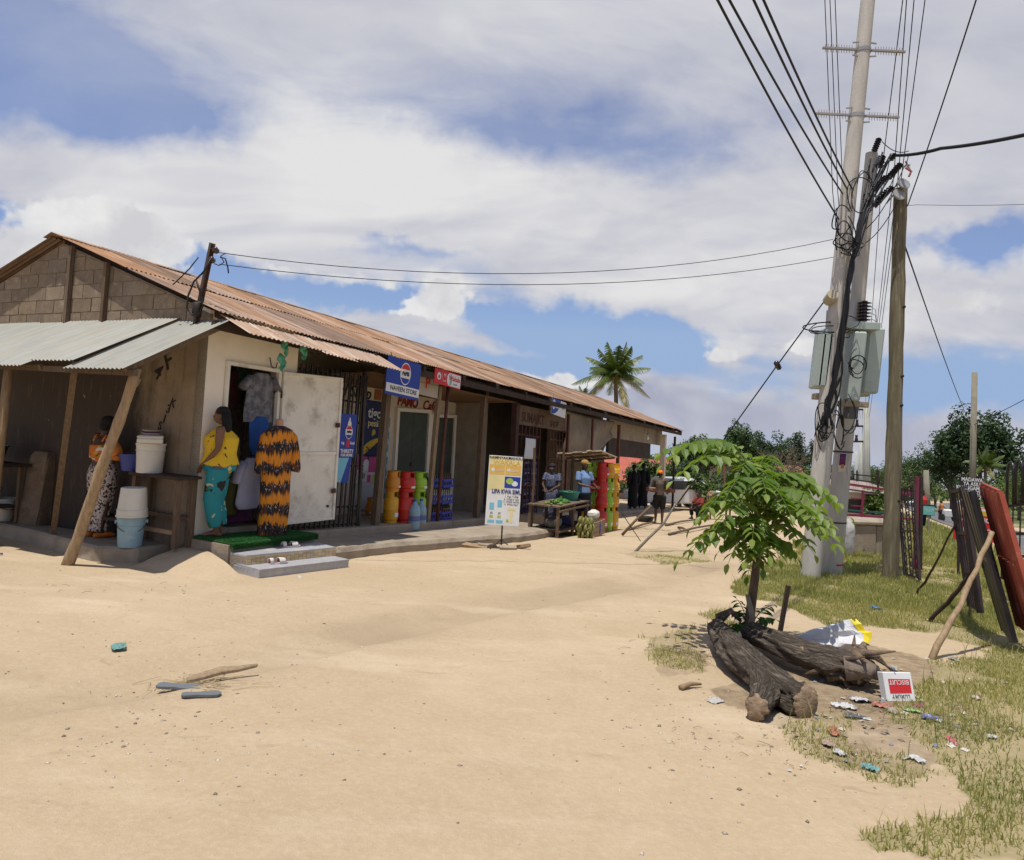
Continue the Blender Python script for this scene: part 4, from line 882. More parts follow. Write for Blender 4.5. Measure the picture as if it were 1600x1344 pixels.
M_skin = mat('dark_skin', (.085, .042, .024), (.065, .032, .018), 6, .5, .05, 60, spec=.4); M_skin2 = mat('brown_skin', (.17, .085, .046), (.13, .064, .035), 6, .5, .05, 60, spec=.4)
M_hair = mat('black_hair', (.008, .007, .007), (.016, .013, .012), 40, .7, .8, 90); M_eye = mat('eye_white', (.6, .55, .5), rough=.3)
def Vv(p, k): return Vector(p)*k
BASE = dict(pel=(0, 0, .90), waist=(0, 0, 1.06), chest=(0, .0, 1.26), neck=(0, .01, 1.43), head=(0, -.015, 1.545),
    sl=(.165, .01, 1.365), el=(.215, .03, 1.09), wl=(.215, -.05, .86), sr=(-.165, .01, 1.365), er=(-.215, .03, 1.09), wr=(-.215, -.05, .86),
    hl=(.09, 0, .88), kl=(.10, -.02, .48), al=(.10, .02, .08), tl=(.11, -.14, .03), hr=(-.09, 0, .88), kr=(-.10, -.02, .48), ar=(-.10, .02, .08), tr=(-.11, -.14, .03))
def hand(b, w, e, k, curl=.5, side=1):
    w = Vector(w); d = (w-Vector(e)).normalized(); s, u = frame_for(d)
    pc = w+d*.045*k; b.tube([w-d*.01*k, w+d*.035*k, w+d*.085*k], [(.028*k, .018*k), (.038*k, .016*k), (.036*k, .013*k)], 10)
    for i, (off, L) in enumerate(((-.028, .068), (-.0095, .078), (.0095, .074), (.028, .058))):
        p0 = w+d*.08*k+s*off*k; p1 = p0+(d*math.cos(curl*.6)-u*math.sin(curl*.6))*L*.5*k; p2 = p1+(d*math.cos(curl*1.5)-u*math.sin(curl*1.5))*L*.5*k
        b.tube([p0, p1, p2], [.0088*k, .008*k, .0062*k], 6)
    p0 = w+d*.03*k+s*.03*k*side; p1 = p0+(d*.6+s*.8*side-u*.2)*.035*k; p2 = p1+(d*.9+s*.25*side-u*.4)*.03*k; b.tube([p0, p1, p2], [.011*k, .010*k, .0075*k], 6)
def person(label, loc, rz, H, pose=None, skin=M_skin, vox=.014, clothes=(), hair='short', fat=1., curl=.5, hands=True, group=None, tilt=None, headrot=0):
    k = H/1.68; J = {a: Vector(c)*k for a, c in {**BASE, **(pose or {})}.items()}
    t = thing('person', label, 'person', loc, rz, group)
    if tilt: t.rotation_euler = (tilt[0], tilt[1], rz)
    b = MB(); f = fat
    limb(b, [J['pel']-Vector((0, 0, .04*k)), J['pel'], J['waist'], J['chest'], J['chest'].lerp(J['neck'], .62)], [(.13*k*f, .10*k*f), (.155*k*f, .115*k*f), (.125*k*f, .09*k*f), (.155*k*f, .105*k*f), (.11*k, .07*k)])
    hd = J['head']; up = (hd-J['neck']).normalized()
    b.tube([J['chest'].lerp(J['neck'], .5), J['neck'], hd-up*.03*k], [.06*k, .05*k, .048*k], 12)
    Rm = Matrix.Rotation(headrot, 3, 'Z')
    for c, r in (((0, .012, .025), (.073, .09, .085)), ((0, -.018, -.035), (.058, .07, .075)), ((0, -.085, -.018), (.013, .016, .022)), ((0, -.072, -.055), (.022, .018, .012)), ((.072, .01, -.015), (.009, .02, .03)), ((-.072, .01, -.015), (.009, .02, .03))):
        ell(b, hd+Rm@(Vector(c)*k), [v*k for v in r], 12, 8, Rm)
    for s in 'lr':
        S, E_, W_ = J['s'+s], J['e'+s], J['w'+s]; limb(b, [S, S.lerp(E_, .5), E_, E_.lerp(W_, .35), W_], [.056*k*f, .046*k*f, .038*k, .037*k, .025*k])
        Hh, K_, A_, T_ = J['h'+s], J['k'+s], J['a'+s], J['t'+s]
        limb(b, [Hh, Hh.lerp(K_, .4), K_, K_.lerp(A_, .35), A_], [.088*k*f, .078*k*f, .052*k, .052*k, .034*k])
        limb(b, [A_+(A_-T_)*.25*Vector((1, 1, 0))-Vector((0, 0, .04*k)), A_.lerp(T_, .4)-Vector((0, 0, .005*k)), T_], [.03*k, .034*k, .024*k]); 
    me = remesh(b, vox*k); e = MB()
    if hands:
        for s in 'lr': hand(e, J['w'+s], J['e'+s], k, curl, 1 if s == 'r' else -1)
        joined(me, e)
    e = MB(); n0 = len(me.polygons)
    for s in (-1, 1): ell(e, hd+Rm@(Vector((s*.028, -.078, .0))*k), (.011*k, .006*k, .006*k), 8, 6)
    joined(me, e); body = mesh_obj('body', me, [skin, M_eye], t)
    mi = [0]*n0+[1]*(len(me.polygons)-n0); me.polygons.foreach_set('material_index', mi)
    if hair:
        h = MB(); T3 = lambda v: hd+Rm@(Vector(v)*k)
        if hair == 'short': ell(h, T3((0, .02, .035)), [v*k for v in (.078, .09, .084)], 14, 9, Rm)
        elif hair == 'afro': ell(h, T3((0, .03, .04)), [v*k for v in (.105, .11, .10)], 14, 9, Rm); ell(h, T3((0, .07, -.01)), [v*k for v in (.09, .08, .07)], 12, 8, Rm)
        elif hair == 'braids':
            ell(h, T3((0, .025, .035)), [v*k for v in (.082, .094, .085)], 14, 9, Rm)
            for i in range(14):
                a = -1.9+i*.29; p = Vector((.085*math.sin(a), .05+.06*math.cos(a)*.8, .0))
                L = .42+.05*math.sin(i*2.1); h.tube([T3(p+Vector((0, 0, .03))), T3(p*1.15+Vector((0, .01, -.08))), T3(p*1.15+Vector((.01*math.sin(i), .02, -.22))), T3(p*1.05+Vector((.015*math.cos(i*3), -.0, -L)))], [.018*k, .017*k, .014*k, .007*k], 6)
            me = h.mesh('hair'); mesh_obj('hair', me, M_hair, t, smooth=True); h = None
        if h is not None: mesh_obj('hair', remesh(h, .012*k, 2), M_hair, t)
    for c in clothes: c(t, J, k, f)
    return t
def c_top(m, sleeve=.5, z0='waist', drop=.0, r=1.12, name='shirt', neck=.58, hem=1.0, vox=.014):
    def fn(t, J, k, f):
        b = MB(); base = J[z0]-Vector((0, 0, drop*k)); hr = (.16*k*f*r*hem, .122*k*f*r*hem)
        pts = [base]+([J['waist']] if z0 == 'pel' else [])+[J['chest'], J['chest'].lerp(J['neck'], neck)]
        limb(b, pts, [hr]+([(.145*k*f*r, .108*k*f*r)] if z0 == 'pel' else [])+[(.162*k*f*r, .112*k*f*r), (.10*k*r, .075*k*r)], 16)
        for s in 'lr':
            S, E_, W_ = J['s'+s], J['e'+s], J['w'+s]
            if sleeve > 0:
                e = S.lerp(E_, min(1, sleeve*2)); ps = [J['chest'].lerp(S, .6), S, e]; rr = [.055*k, .06*k*f*r, .060*k*f*r]
                if sleeve > .5: ps.append(E_.lerp(W_, (sleeve-.5)*2)); rr.append(.045*k*r)
                b.tube(ps, rr, 14)
            else: ell(b, J['chest'].lerp(S, .75), (.05*k, .06*k, .05*k))
        mesh_obj(name, remesh(b, vox*k, 3), m, t)
    return fn
def c_legs(m, end=.95, r=1.15, name='trousers', flare=1.0):
    def fn(t, J, k, f):
        b = MB(); limb(b, [J['waist']-Vector((0, 0, .05*k)), J['pel'], J['pel']-Vector((0, 0, .06*k))], [(.135*k*f*r, .10*k*f*r), (.158*k*f*r, .122*k*f*r), (.145*k*f*r, .11*k*f*r)], 16)
        for s in 'lr':
            Hh, K_, A_ = J['h'+s], J['k'+s], J['a'+s]; kf = .53
            ps = [Hh, Hh.lerp(K_, .5)]; rr = [.098*k*f*r, .09*k*f*r]
            if end > kf: ps += [K_, K_.lerp(A_, (end-kf)/(1-kf)*.5), K_.lerp(A_, (end-kf)/(1-kf))]; rr += [.07*k*r*flare, .066*k*r*flare, .058*k*r*flare]
            else: ps.append(Hh.lerp(K_, end/kf)); rr.append(.09*k*f*r)
            b.tube(ps, rr, 14)
        mesh_obj(name, remesh(b, .014*k, 3), m, t)
    return fn
def c_skirt(m, hem=.10, w=.15, hip=1.16, name='skirt', top='waist', topdz=-.02, folds=.012):
    def fn(t, J, k, f):
        c0 = J[top]+Vector((0, 0, topdz*k)); hipc = J['pel']-Vector((0, 0, .03*k)); foot = (J['al']+J['ar'])/2; low = Vector((foot.x, foot.y-.02*k, hem*k)); kn = (J['kl']+J['kr'])/2
        keys = [(c0, .13*f, .096*f), (c0.lerp(hipc, .5), .155*f*hip, .118*f*hip), (hipc, .172*f*hip, .135*f*hip), (hipc.lerp(kn, .5), .165*f*hip, .13*f*hip), (kn, (w+.155*f)/2, (w*.85+.13*f)/2), (kn.lerp(low, .5), w, w*.82), (low, w, w*.82)]
        rings = []
        for i in range(len(keys)-1):
            for q in range(4 if i < len(keys)-2 else 5):
                u = q/4; c = keys[i][0].lerp(keys[i+1][0], u); rx = keys[i][1]*(1-u)+keys[i+1][1]*u; ry = keys[i][2]*(1-u)+keys[i+1][2]*u; fd = folds*min(1, max(0, (hipc.z-c.z)/.5))
                rings.append([c+Vector(((rx*k+fd*math.sin(6*a+i))*math.cos(a), (ry*k+fd*math.sin(6*a+i+.6))*math.sin(a), 0)) for a in [2*math.pi*j/32 for j in range(32)]])
        MB().rings(rings).build(name, m, t, smooth=True)
    return fn
def c_shoes(m, name='shoe'):
    def fn(t, J, k, f):
        for s in 'lr':
            A_, T_ = J['a'+s], J['t'+s]; b = MB(); d = (T_-A_)*Vector((1, 1, 0)); limb(b, [A_-d*.35-Vector((0, 0, .045*k)), A_.lerp(T_, .5)-Vector((0, 0, .01*k)), T_+d*.12], [.038*k, .042*k, .03*k]); mesh_obj(name, remesh(b, .01*k, 2), m, t)
    return fn
def c_cap(m, name='cap', brim=False, rot=0):
    def fn(t, J, k, f):
        b = MB(); hd = J['head']; ell(b, hd+Vector((0, .015, .055))*k, [v*k for v in (.086, .10, .075)], 16, 8)
        if brim: b.tube([hd+Vector((0, -.07, .055))*k, hd+Vector((0, -.15, .045))*k], [(.065*k, .008*k), (.05*k, .006*k)], 12)
        b.build(name, m, t, smooth=True)
    return fn
def printmat(name, base, cols, scale, th, rough=.85):
    m = D.materials.new(name); m.use_nodes = True; t = m.node_tree; n = NB(t); b_ = t.nodes['Principled BSDF']; co = n.node('ShaderNodeTexCoord').outputs['Object']; col = base
    for i, (c, s_, lo) in enumerate(cols): col = n.mix(n.map(n.noise(n.vm('ADD', co, (i*3.1, i*1.7, i*5.3)), scale*s_, 2, .4, .6), lo, lo+.025), col, c)
    n.put(b_.inputs['Base Color'], col); b_.inputs['Roughness'].default_value = rough; return m
# woman cooking under the awning, back turned
M_leaf = printmat('cream_leaf_print', (.50, .43, .38), [((.035, .022, .018), 1, .53), ((.20, .085, .05), 1.3, .62)], 30, 0)
M_oprint = printmat('orange_white_print', (.55, .15, .02), [((.65, .60, .52), .8, .56), ((.55, .33, .03), 1.2, .60), ((.06, .09, .015), 1.6, .66)], 9, 0)
q = BWp(152, 839, .17)
person('woman in an orange print top and long leaf-print skirt, back turned', q, R(148), 1.63, dict(el=(.235, -.06, 1.12), wl=(.14, -.28, 1.06), er=(-.235, -.06, 1.12), wr=(-.16, -.30, 1.03), head=(-.02, -.045, 1.53), tl=(.11, -.13, .03)), M_skin, clothes=(
    c_top(M_oprint, 0.0, 'waist', -.02, 1.10, 'top', neck=.12), c_skirt(M_leaf, .09, .135, 1.2), c_shoes(mat('orange_slipper', (.55, .16, .02))),
    lambda t, J, k, f: [MB().tube([J['s'+s].lerp(J['e'+s], .25), J['s'+s].lerp(J['e'+s], .7), J['e'+s], J['e'+s].lerp(J['w'+s], .3)], [.06*k, .085*k, .08*k, .055*k], 14).build('puff_sleeve', M_oprint, t, smooth=True) for s in 'lr'],
    lambda t, J, k, f: [MB().tube([J['chest']+Vector((s*.11, .10, .05))*k, J['chest']+Vector((s*.115, .06, .13))*k, J['chest']+Vector((s*.11, -.03, .14))*k], .012*k, 8).build('strap', M_oprint, t, smooth=True) for s in (-1, 1)]), hair='afro', fat=1.08)
# woman leaning in the shop doorway
M_yel = printmat('yellow_top', (.62, .40, .015), [((.55, .20, .03), .5, .62), ((.03, .02, .01), 2.2, .66)], 7, 0); M_teal = printmat('teal_print', (.012, .20, .23), [((.50, .42, .20), 1., .625), ((.012, .012, .012), .7, .60), ((.02, .14, .06), .4, .6)], 9, 0)
a = BT(336, 829, .2); q = BW(a[0], .2, FZ(a[0], .2, .316))
person('woman in a yellow sleeveless top and teal print trousers in the doorway', q, R(-78), 1.69, dict(el=(.19, .0, 1.12), wl=(.10, -.17, .93), er=(-.19, .0, 1.12), wr=(-.08, -.18, .92), kl=(.07, -.05, .48), kr=(-.07, -.02, .48), al=(.055, .03, .07), ar=(-.055, .05, .07), tl=(.06, -.13, .025), tr=(-.05, -.11, .025), head=(0, -.03, 1.55)), M_skin2, clothes=(
    c_top(M_yel, 0, 'pel', -.02, 1.2, 'top', neck=.6, hem=1.12), c_legs(M_teal, .93, 1.22, flare=1.3)), hair='braids', fat=1.12)
# trader in a blue shirt beside the stall
M_blue = mat('light_blue_shirt', (.16, .25, .42), (.13, .21, .36), 6, .9); M_navy = mat('navy_cloth', (.015, .018, .035), (.01, .012, .024), 6, .9)
person('man in a light blue polo shirt and mustard cap by the gas cylinders', GP(909, 832), R(38), 1.76, dict(el=(.24, -.05, 1.12), wl=(.13, -.28, 1.08), er=(-.235, -.06, 1.12), wr=(-.10, -.30, 1.08)), M_skin, clothes=(
    c_top(M_blue, .36, 'pel', -.02, 1.14), c_legs(M_navy, .5, 1.15, 'shorts'), c_cap(mat('mustard_cap', (.32, .19, .06)), brim=True), c_shoes(M_navy)), hair=None, vox=.016)
a = gst(866, 836, .0)
person('woman in a dark blue patterned dress standing behind the vegetable stall', BW(9.4, .95, FZ(9.4, .95, .05)), R(-20), 1.58, dict(el=(.22, -.08, 1.10), wl=(.10, -.28, 1.02), er=(-.22, -.08, 1.10), wr=(-.10, -.28, 1.0), head=(0, -.05, 1.53)), M_skin, vox=.016, clothes=(
    c_top(printmat('navy_dot_print', (.05, .06, .11), [((.3, .3, .38), 1, .6)], 60, 0), .3, 'waist', .0, 1.14, 'dress_top'), c_skirt(printmat('navy_dot_print2', (.05, .06, .11), [((.3, .3, .38), 1, .6)], 60, 0), .3, .2, 1.18), c_cap(mat('dark_headscarf', (.02, .015, .02)), 'headscarf')), hair=None)
p = GP(1029, 819)
OC = person('person in a brown shirt and bright orange cap carrying a tray, back turned', p, R(160), 1.66, dict(el=(.24, -.04, 1.12), wl=(.20, -.27, 1.0), er=(-.24, -.04, 1.12), wr=(-.20, -.27, 1.0)), M_skin, vox=.018, clothes=(
    c_top(mat('brown_shirt', (.11, .085, .06), (.08, .06, .045), 9, .9), .5, 'pel', .0, 1.2), c_legs(mat('black_cloth', (.012, .011, .011)), .55, 1.2, 'shorts'), c_cap(mat('orange_cap', (.72, .17, .012)))), hair='short')
TR = thing('carrying_tray', 'flat wooden vendor tray held at waist height by the orange-capped person', 'tray', p+Vector((.06, .1, .98)), R(15)); MB().box(-.38, .38, -.2, .26, 0, .03).build('board', M_brown, TR)
for y_ in (-.2, .25): MB().box(-.38, .38, y_, y_+.015, .031, .11).build('rim', M_brown, TR)
for k_ in range(5): MB().box(-.34+k_*.13, -.24+k_*.13, -.12, .16, .031, .13+.03*(k_ % 2)).build('packet', mat('packet_%d' % (k_ % 3), [(.35, .25, .15), (.22, .05, .04), (.12, .1, .09)][k_ % 3]), TR, bev=.01)
M_blk = mat('black_robe', (.006, .006, .007), (.01, .01, .011), 5, .9)
for (px, py, Hh, rz_, lb) in ((988, 800, 1.72, 200, 'left of two people in black standing inside the open bay'), (1003, 800, 1.82, 160, 'right of two people in black standing inside the open bay')):
    a = BT(px, py, -.3); person(lb, BW(a[0], -.3, FZ(a[0], -.3, .142)), R(rz_), Hh, None, mat('deep_skin', (.03, .018, .012)), vox=.02, hands=True, clothes=(c_top(M_blk, .9, 'pel', 0, 1.2), c_skirt(M_blk, .1, .19, 1.15, 'robe'), c_cap(M_blk, 'head_wrap')), hair=None, group='people in the open bay')
p = GP(1096, 812)
ps = dict(pel=(0, 0, .30), waist=(0, -.04, .46), chest=(0, -.12, .66), neck=(0, -.16, .83), head=(0, -.2, .94), sl=(.165, -.13, .77), el=(.22, -.27, .56), wl=(.1, -.42, .45), sr=(-.165, -.13, .77), er=(-.22, -.27, .56), wr=(-.1, -.42, .45), hl=(.09, 0, .28), kl=(.17, -.38, .46), al=(.14, -.34, .08), tl=(.15, -.48, .03), hr=(-.09, 0, .28), kr=(-.17, -.38, .46), ar=(-.14, -.34, .08), tr=(-.15, -.48, .03))
person('person in dark clothes sitting low on a block behind the sapling', p, R(-60), 1.66, ps, M_skin, vox=.018, clothes=(c_top(mat('dull_red_shirt', (.25, .04, .03), (.15, .03, .02), 8), .4, 'pel', 0, 1.15), c_legs(M_blk, .9, 1.15)), hair='short')
q = p+Vector((.05, .02, 0)); o = MB().box(-.2, .2, -.16, .16, 0, .2).build('seat_block', M_conc, None, loc=q, rot=(0, 0, .4), bev=.02); tag(o, 'concrete block used as a seat behind the sapling', 'block')
p = AT(1440, 868, 30); p.z = gz(p.x, p.y)
person('person in a bright red shirt standing down the grassy bank', p, R(30), 1.7, None, M_skin, vox=.022, clothes=(c_top(mat('red_shirt', (.42, .03, .025)), .5, 'pel', 0, 1.2), c_legs(M_navy, .9, 1.15)), hair='short')
def roadp(px, py, Y=63): q = AT(px, py, Y); return Vector((q.x, q.y, gz(q.x, q.y)+.08))
p1 = roadp(1471, 808); person('distant person in an orange top walking along the road edge', p1, R(20), 1.75, dict(kl=(.09, -.14, .5), al=(.09, -.12, .09), tl=(.1, -.26, .05), kr=(-.09, .02, .48), ar=(-.09, .2, .12), tr=(-.1, .08, .03)), M_skin, vox=.025, clothes=(c_top(mat('faded_orange', (.45, .2, .07)), .4, 'pel', 0, 1.2), c_legs(M_navy, .9, 1.15)), hair='short')
p2 = roadp(1480, 813); person('distant person pushing a white handcart on the road', p2+Vector((0, 1.0, 0)), R(10), 1.75, dict(el=(.24, -.1, 1.15), wl=(.22, -.4, 1.0), er=(-.24, -.1, 1.15), wr=(-.22, -.4, 1.0), kl=(.09, -.12, .5), al=(.09, -.1, .09)), M_skin, vox=.025, clothes=(c_top(mat('pale_shirt', (.42, .42, .38)), .4, 'pel', 0, 1.2), c_legs(M_navy, .9, 1.15)), hair='short')
HC = thing('handcart', 'white handcart with two wheels on the road', 'cart', p2, R(10)); MB().box(-.55, .55, -.45, .35, .45, 1.05).build('body', mat('white_paint', (.7, .7, .66), (.6, .6, .55), 4, .6), HC, bev=.05)
for s in (-1, 1):
    w = MB().lathe([(.32, -.04), (.36, -.03), (.36, .03), (.32, .04)], 20).build('wheel', M_black, HC, loc=(s*.64, -.1, .36), rot=(0, R(90), 0)); MB().bar((s*.4, .34, .9), (s*.35, .85, 1.0), .04).build('shaft', M_woodp, HC)
# ================================================================== SIGNS
def flat(name, c): return mat(name, c, tuple(v*.88 for v in c), 3, .55, spec=.4)
C_pblue = flat('sign_blue', (.016, .045, .30)); C_pw = flat('sign_white', (.70, .70, .68)); C_pred = flat('sign_red', (.55, .02, .025)); C_navy = flat('sign_navy', (.008, .015, .085)); C_yel = flat('sign_yellow', (.62, .42, .03)); C_dkblue = flat('print_blue', (.02, .035, .16)); C_lblue = flat('print_light_blue', (.18, .48, .62)); C_amber = flat('print_amber', (.72, .45, .10)); C_pale = flat('print_pale_yellow', (.72, .63, .30)); C_green = flat('print_green', (.35, .48, .08)); C_pink = flat('print_pink', (.55, .05, .22)); C_blk = flat('print_black', (.015, .015, .015))
def disc(b, x, z, rx, rz, y0, y1, a0=0, a1=360, n=28): b.prism([(x+rx*math.cos(R(a0+(a1-a0)*i/n)), z+rz*math.sin(R(a0+(a1-a0)*i/n))) for i in range(n+(a1-a0 < 360))], y0, y1)
def board(name, label, cat, loc, rot, w, h, m, th=.012, group=None):
    t = thing(name, label, cat, loc, 0, group); t.rotation_euler = rot
    MB().box(-w/2, w/2, 0, th, -h/2, h/2).build('panel', m, t, bev=.002); return t
def pn(t, m, x0, x1, z0, z1, lv=1, name='print_block'): return MB().box(x0, x1, -.0015*lv, -.0015*(lv-1)-.0003, z0, z1).build(name, m, t)
def dsc(t, m, x, z, rx, rz, lv=1, a0=0, a1=360, name='print_shape'): b = MB(); disc(b, x, z, rx, rz, -.0015*lv, -.0015*(lv-1)-.0003, a0, a1); return b.build(name, m, t)
def tx(t, body, x, z, size, m, lv=1, **k): return text(body, size, m, t, (x, -.0015*lv-.0008, z), ext=.0006, **k)
def globe(t, x, z, r, el=1.25, word=True, lv=1):
    dsc(t, C_pw, x, z, r*1.06, r*1.06*el, lv); dsc(t, C_pred, x, z+r*.1*el, r*.94, r*.85*el, lv+1, 22, 158); dsc(t, C_pblue, x, z-r*.1*el, r*.94, r*.85*el, lv+1, 202, 338)
    if word: tx(t, 'PEPSI', x, z, r*.62, C_blk, lv+2, bold=r*.035)
def place_px(pxA, pxB, t): a = BT(*pxA, t); c = BT(*pxB, t); return BW((a[0]+c[0])/2, t, (a[2]+c[2])/2), abs(a[0]-c[0]), abs(a[2]-c[2])
RT = (0, PD+.03, BR)
loc, w, h = place_px((604, 565), (657, 617), .36)
S = board('hanging_sign', 'blue cola shop sign with a round red, white and blue emblem', 'sign', loc, RT, 1.0, .66, C_pblue, .02); pn(S, C_pw, -.5, .5, -.28, -.13); globe(S, .03, .09, .15); tx(S, 'NAVEEN STORE', 0.02, -.205, .115, C_blk, 2, bold=.002)
for s_ in (-.42, .42): MB().bar((s_, .008, .33), (s_, .03, .40), .01).build('hanger', M_black, S)
loc, w, h = place_px((678, 581), (721, 603), .34)
S = board('hanging_sign', 'small red and white agent sign under the eave', 'sign', loc, RT, .98, .29, C_pred, .015); pn(S, C_pw, .06, .475, -.125, .125); dsc(S, C_pw, .06, 0, .10, .125); tx(S, 'Wakala', .24, .03, .14, C_pred, 2, bold=.003); tx(S, 'tu pesa', .28, -.07, .05, C_blk, 2); dsc(S, C_pw, -.33, .01, .07, .07); dsc(S, C_pred, -.33, .0, .035, .035, 2); pn(S, C_pw, -.22, -.215, -.07, .09); tx(S, 'M', -.12, .05, .1, C_pw, 1); tx(S, 'pesa', -.12, -.05, .06, C_pw, 1)
for s_ in (-.4, .4): MB().bar((s_, .008, .145), (s_, .02, .2), .01).build('hanger', M_black, S)
loc, w, h = place_px((657, 590), (683, 612), .1)
S = board('wall_board', 'cream board with a red letter between the two hanging signs', 'sign', loc, RT, .7, .45, flat('cream_board', (.42, .37, .28)), .02); tx(S, 'P', -.05, 0.02, .3, C_pred, 1, bold=.012)
loc, w, h = place_px((861, 627), (885, 648), .32)
S = board('hanging_sign', 'small blue and white hanging sign near the far stall', 'sign', loc, (0, PD+.06, BR), 1.0, .42, C_pw, .015); b = MB(); disc(b, -.5, .21, .60, .42, -.0015, -.0003, 270, 360); b.prism([(-.5, -.21), (-.5, .21), (.10, .21)], -.0014, -.0004); b.build('print_shape', C_pblue, S); dsc(S, C_pw, -.36, .05, .09, .13, 2); dsc(S, C_pblue, -.36, .05, .05, .08, 3); tx(S, 'Azam', -.15, .02, .13, C_pw, 2, bold=.004); tx(S, 'Pesa', .27, .03, .11, C_pblue, 1)
for s_ in (-.4, .4): MB().bar((s_, .008, .21), (s_, .02, .27), .01).build('hanger', M_black, S)
# poster wired on the grille
loc, w, h = place_px((531, 652), (556, 709), .06)
S = board('grille_poster', 'tall blue drink poster with a bottle wired to the black grille', 'poster', loc, (0, PD-.02, BR), .40, .72, C_pblue, .006); globe(S, .02, .06, .085); b = MB(); b.prism([(-.03, .17), (.07, .17), (.06, .22), (.04, .25), (.03, .30), (.01, .30), (0, .25), (-.02, .22)], -.002, -.0003); b.build('print_shape', C_pw, S); pn(S, C_pred, -.02, .05, -.19, -.05); tx(S, 'big', -.12, -.12, .06, C_pw, 2, bold=.002); tx(S, 'Goal', .12, -.12, .06, C_pw, 2, bold=.002); tx(S, 'THIRSTY', 0, -.255, .085, C_pw, 1, bold=.003); tx(S, 'FOR MORE', 0, -.32, .06, C_pw, 1, bold=.002)
loc, w, h = place_px((524, 712), (549, 748), .05); S = board('grille_poster', 'torn blue and white poster low on the grille', 'poster', loc, (0, PD+.1, BR), .34, .5, C_pblue, .005); b = MB(); b.prism([(-.17, -.25), (-.02, -.25), (.12, .25), (-.17, .25)], -.0016, -.0003); b.build('print_shape', C_lblue, S)
# boards on the veranda wall
loc, w, h = place_px((565, 633), (597, 711), -1.57)
S = board('mobile_money_board', 'dark blue mobile money board with yellow dome on the wall', 'sign', loc, (0, PD, BR), .74, 1.25, C_navy, .015); tx(S, 'tigo', .05, .36, .30, C_pw, 1, bold=.006); b = MB(); b.tube([(.19+.07*math.cos(R(a)), -.002, .235+.035*math.sin(R(a))) for a in range(200, 341, 14)], .009, 6); b.build('print_shape', C_yel, S); tx(S, 'pesa', .02, .15, .20, C_pale, 1, bold=.003); dsc(S, C_yel, .06, -.03, .06, .06); pn(S, C_yel, .0, .05, -.11, -.02)
dsc(S, C_yel, .365, -.60, .72, .46, 1, 90, 180); tx(S, '761078', .06, -.40, .15, C_blk, 2, bold=.002); tx(S, 'NAVEEN', .04, -.53, .08, C_blk, 2)
loc, w, h = place_px((556, 716), (590, 752), -1.57)
S = board('pink_poster', 'pink phone credit poster below the dark blue board', 'poster', loc, (0, PD, BR), .72, .62, flat('poster_white', (.55, .52, .50)), .006); pn(S, C_pink, -.33, -.02, .0, .28); pn(S, C_pink, .04, .34, -.05, .28); dsc(S, C_pw, -.05, .10, .09, .12, 2); tx(S, '100', -.18, -.13, .16, C_blk, 1, bold=.003); pn(S, C_pink, .02, .15, -.28, -.1); pn(S, C_green, .18, .3, -.28, -.1)
loc, w, h = place_px((558, 756), (583, 790), -1.50); o = MB().box(-.33, .33, 0, .3, -.32, .25).build('white_chest', flat('chest_white', (.42, .42, .42)), None, loc=loc, rot=(0, PD, BR), bev=.02); tag(o, 'pale chest standing under the pink poster', 'chest')
loc, w, h = place_px((600, 632), (605, 790), -1.3); S = board('narrow_poster', 'narrow blue and white poster strip beside the wooden post', 'poster', BW(5.05, -.75, loc.z-OB.z), (0, PD, BR+.5), .22, 1.6, flat('poster_cyan', (.10, .25, .32)), .01)
for k in range(6): pn(S, C_pw, -.09+.03*(k % 3), .05+.02*(k % 2), -.7+k*.24, -.6+k*.24)
o = MB().box(-.12, .12, 0, .01, -.11, .11).build('square_notice', flat('notice_orange', (.32, .09, .02)), None, loc=BW(5.75, -1.585, BT(590, 617, -1.58)[2]), rot=(0, PD, BR)); tag(o, 'small square orange notice on the cream wall', 'notice')
loc, w, h = place_px((819, 692), (838, 709), .06); o = MB().grid(lambda u, v: ((u-.5)*.62+.02*math.sin(v*5), .012*math.sin(u*9), -v*.52), 8, 8).build('paper_sheet', C_pw, None, loc=loc+Vector((0, 0, .25)), rot=(0, PD, BR), smooth=True, solid=.003); tag(o, 'white sheet hung on the brown shop grille', 'sheet')
# roadside stand board
p = GP(783, 858); S = thing('advert_stand', 'yellow and white advertising board on a thin metal stand', 'sign', p, R(3))
BO = D.objects.new('board', None); link(BO, S); BO.location = (.0, 0, 1.02); BO.rotation_euler = (R(-5), .02, 0)
MB().box(-.30, .30, 0, .02, -.61, .61).build('panel', C_pw, BO, bev=.003)
pn(BO, C_pale, -.29, .0, .0, .60); pn(BO, C_pale, .0, .29, .40, .55); pn(BO, C_amber, -.28, -.012, .28, .45, 2); pn(BO, C_amber, .0, .28, .28, .45, 2); tx(BO, 'NAMNYAKI', -.12, .575, .068, C_blk, 3, bold=.001); tx(BO, 'MAHOU', .17, .575, .068, C_blk, 3, bold=.001); tx(BO, 'WAKALA', .02, .495, .115, C_amber, 3, bold=.002); tx(BO, 'airtel', -.10, .36, .06, C_pw, 3); dsc(BO, C_pw, -.22, .36, .03, .035, 3); tx(BO, 'mixx', .15, .36, .08, C_pw, 3); dsc(BO, C_pw, .06, .365, .035, .025, 3)
pn(BO, C_pblue, .0, .28, .05, .25, 2); dsc(BO, C_green, .09, .17, .065, .055, 3); dsc(BO, C_pw, .18, .13, .055, .045, 3); tx(BO, 'LIPA KWA SIMU', .05, -.02, .105, C_dkblue, 3, bold=.003, sx=.72)
for k in range(4): tx(BO, ['1. Piga *150#', '2. Chagua Lipa', '3. Weka namba', '4. Weka kiasi'][k], .14, -.10-k*.045, .045, C_blk, 2)
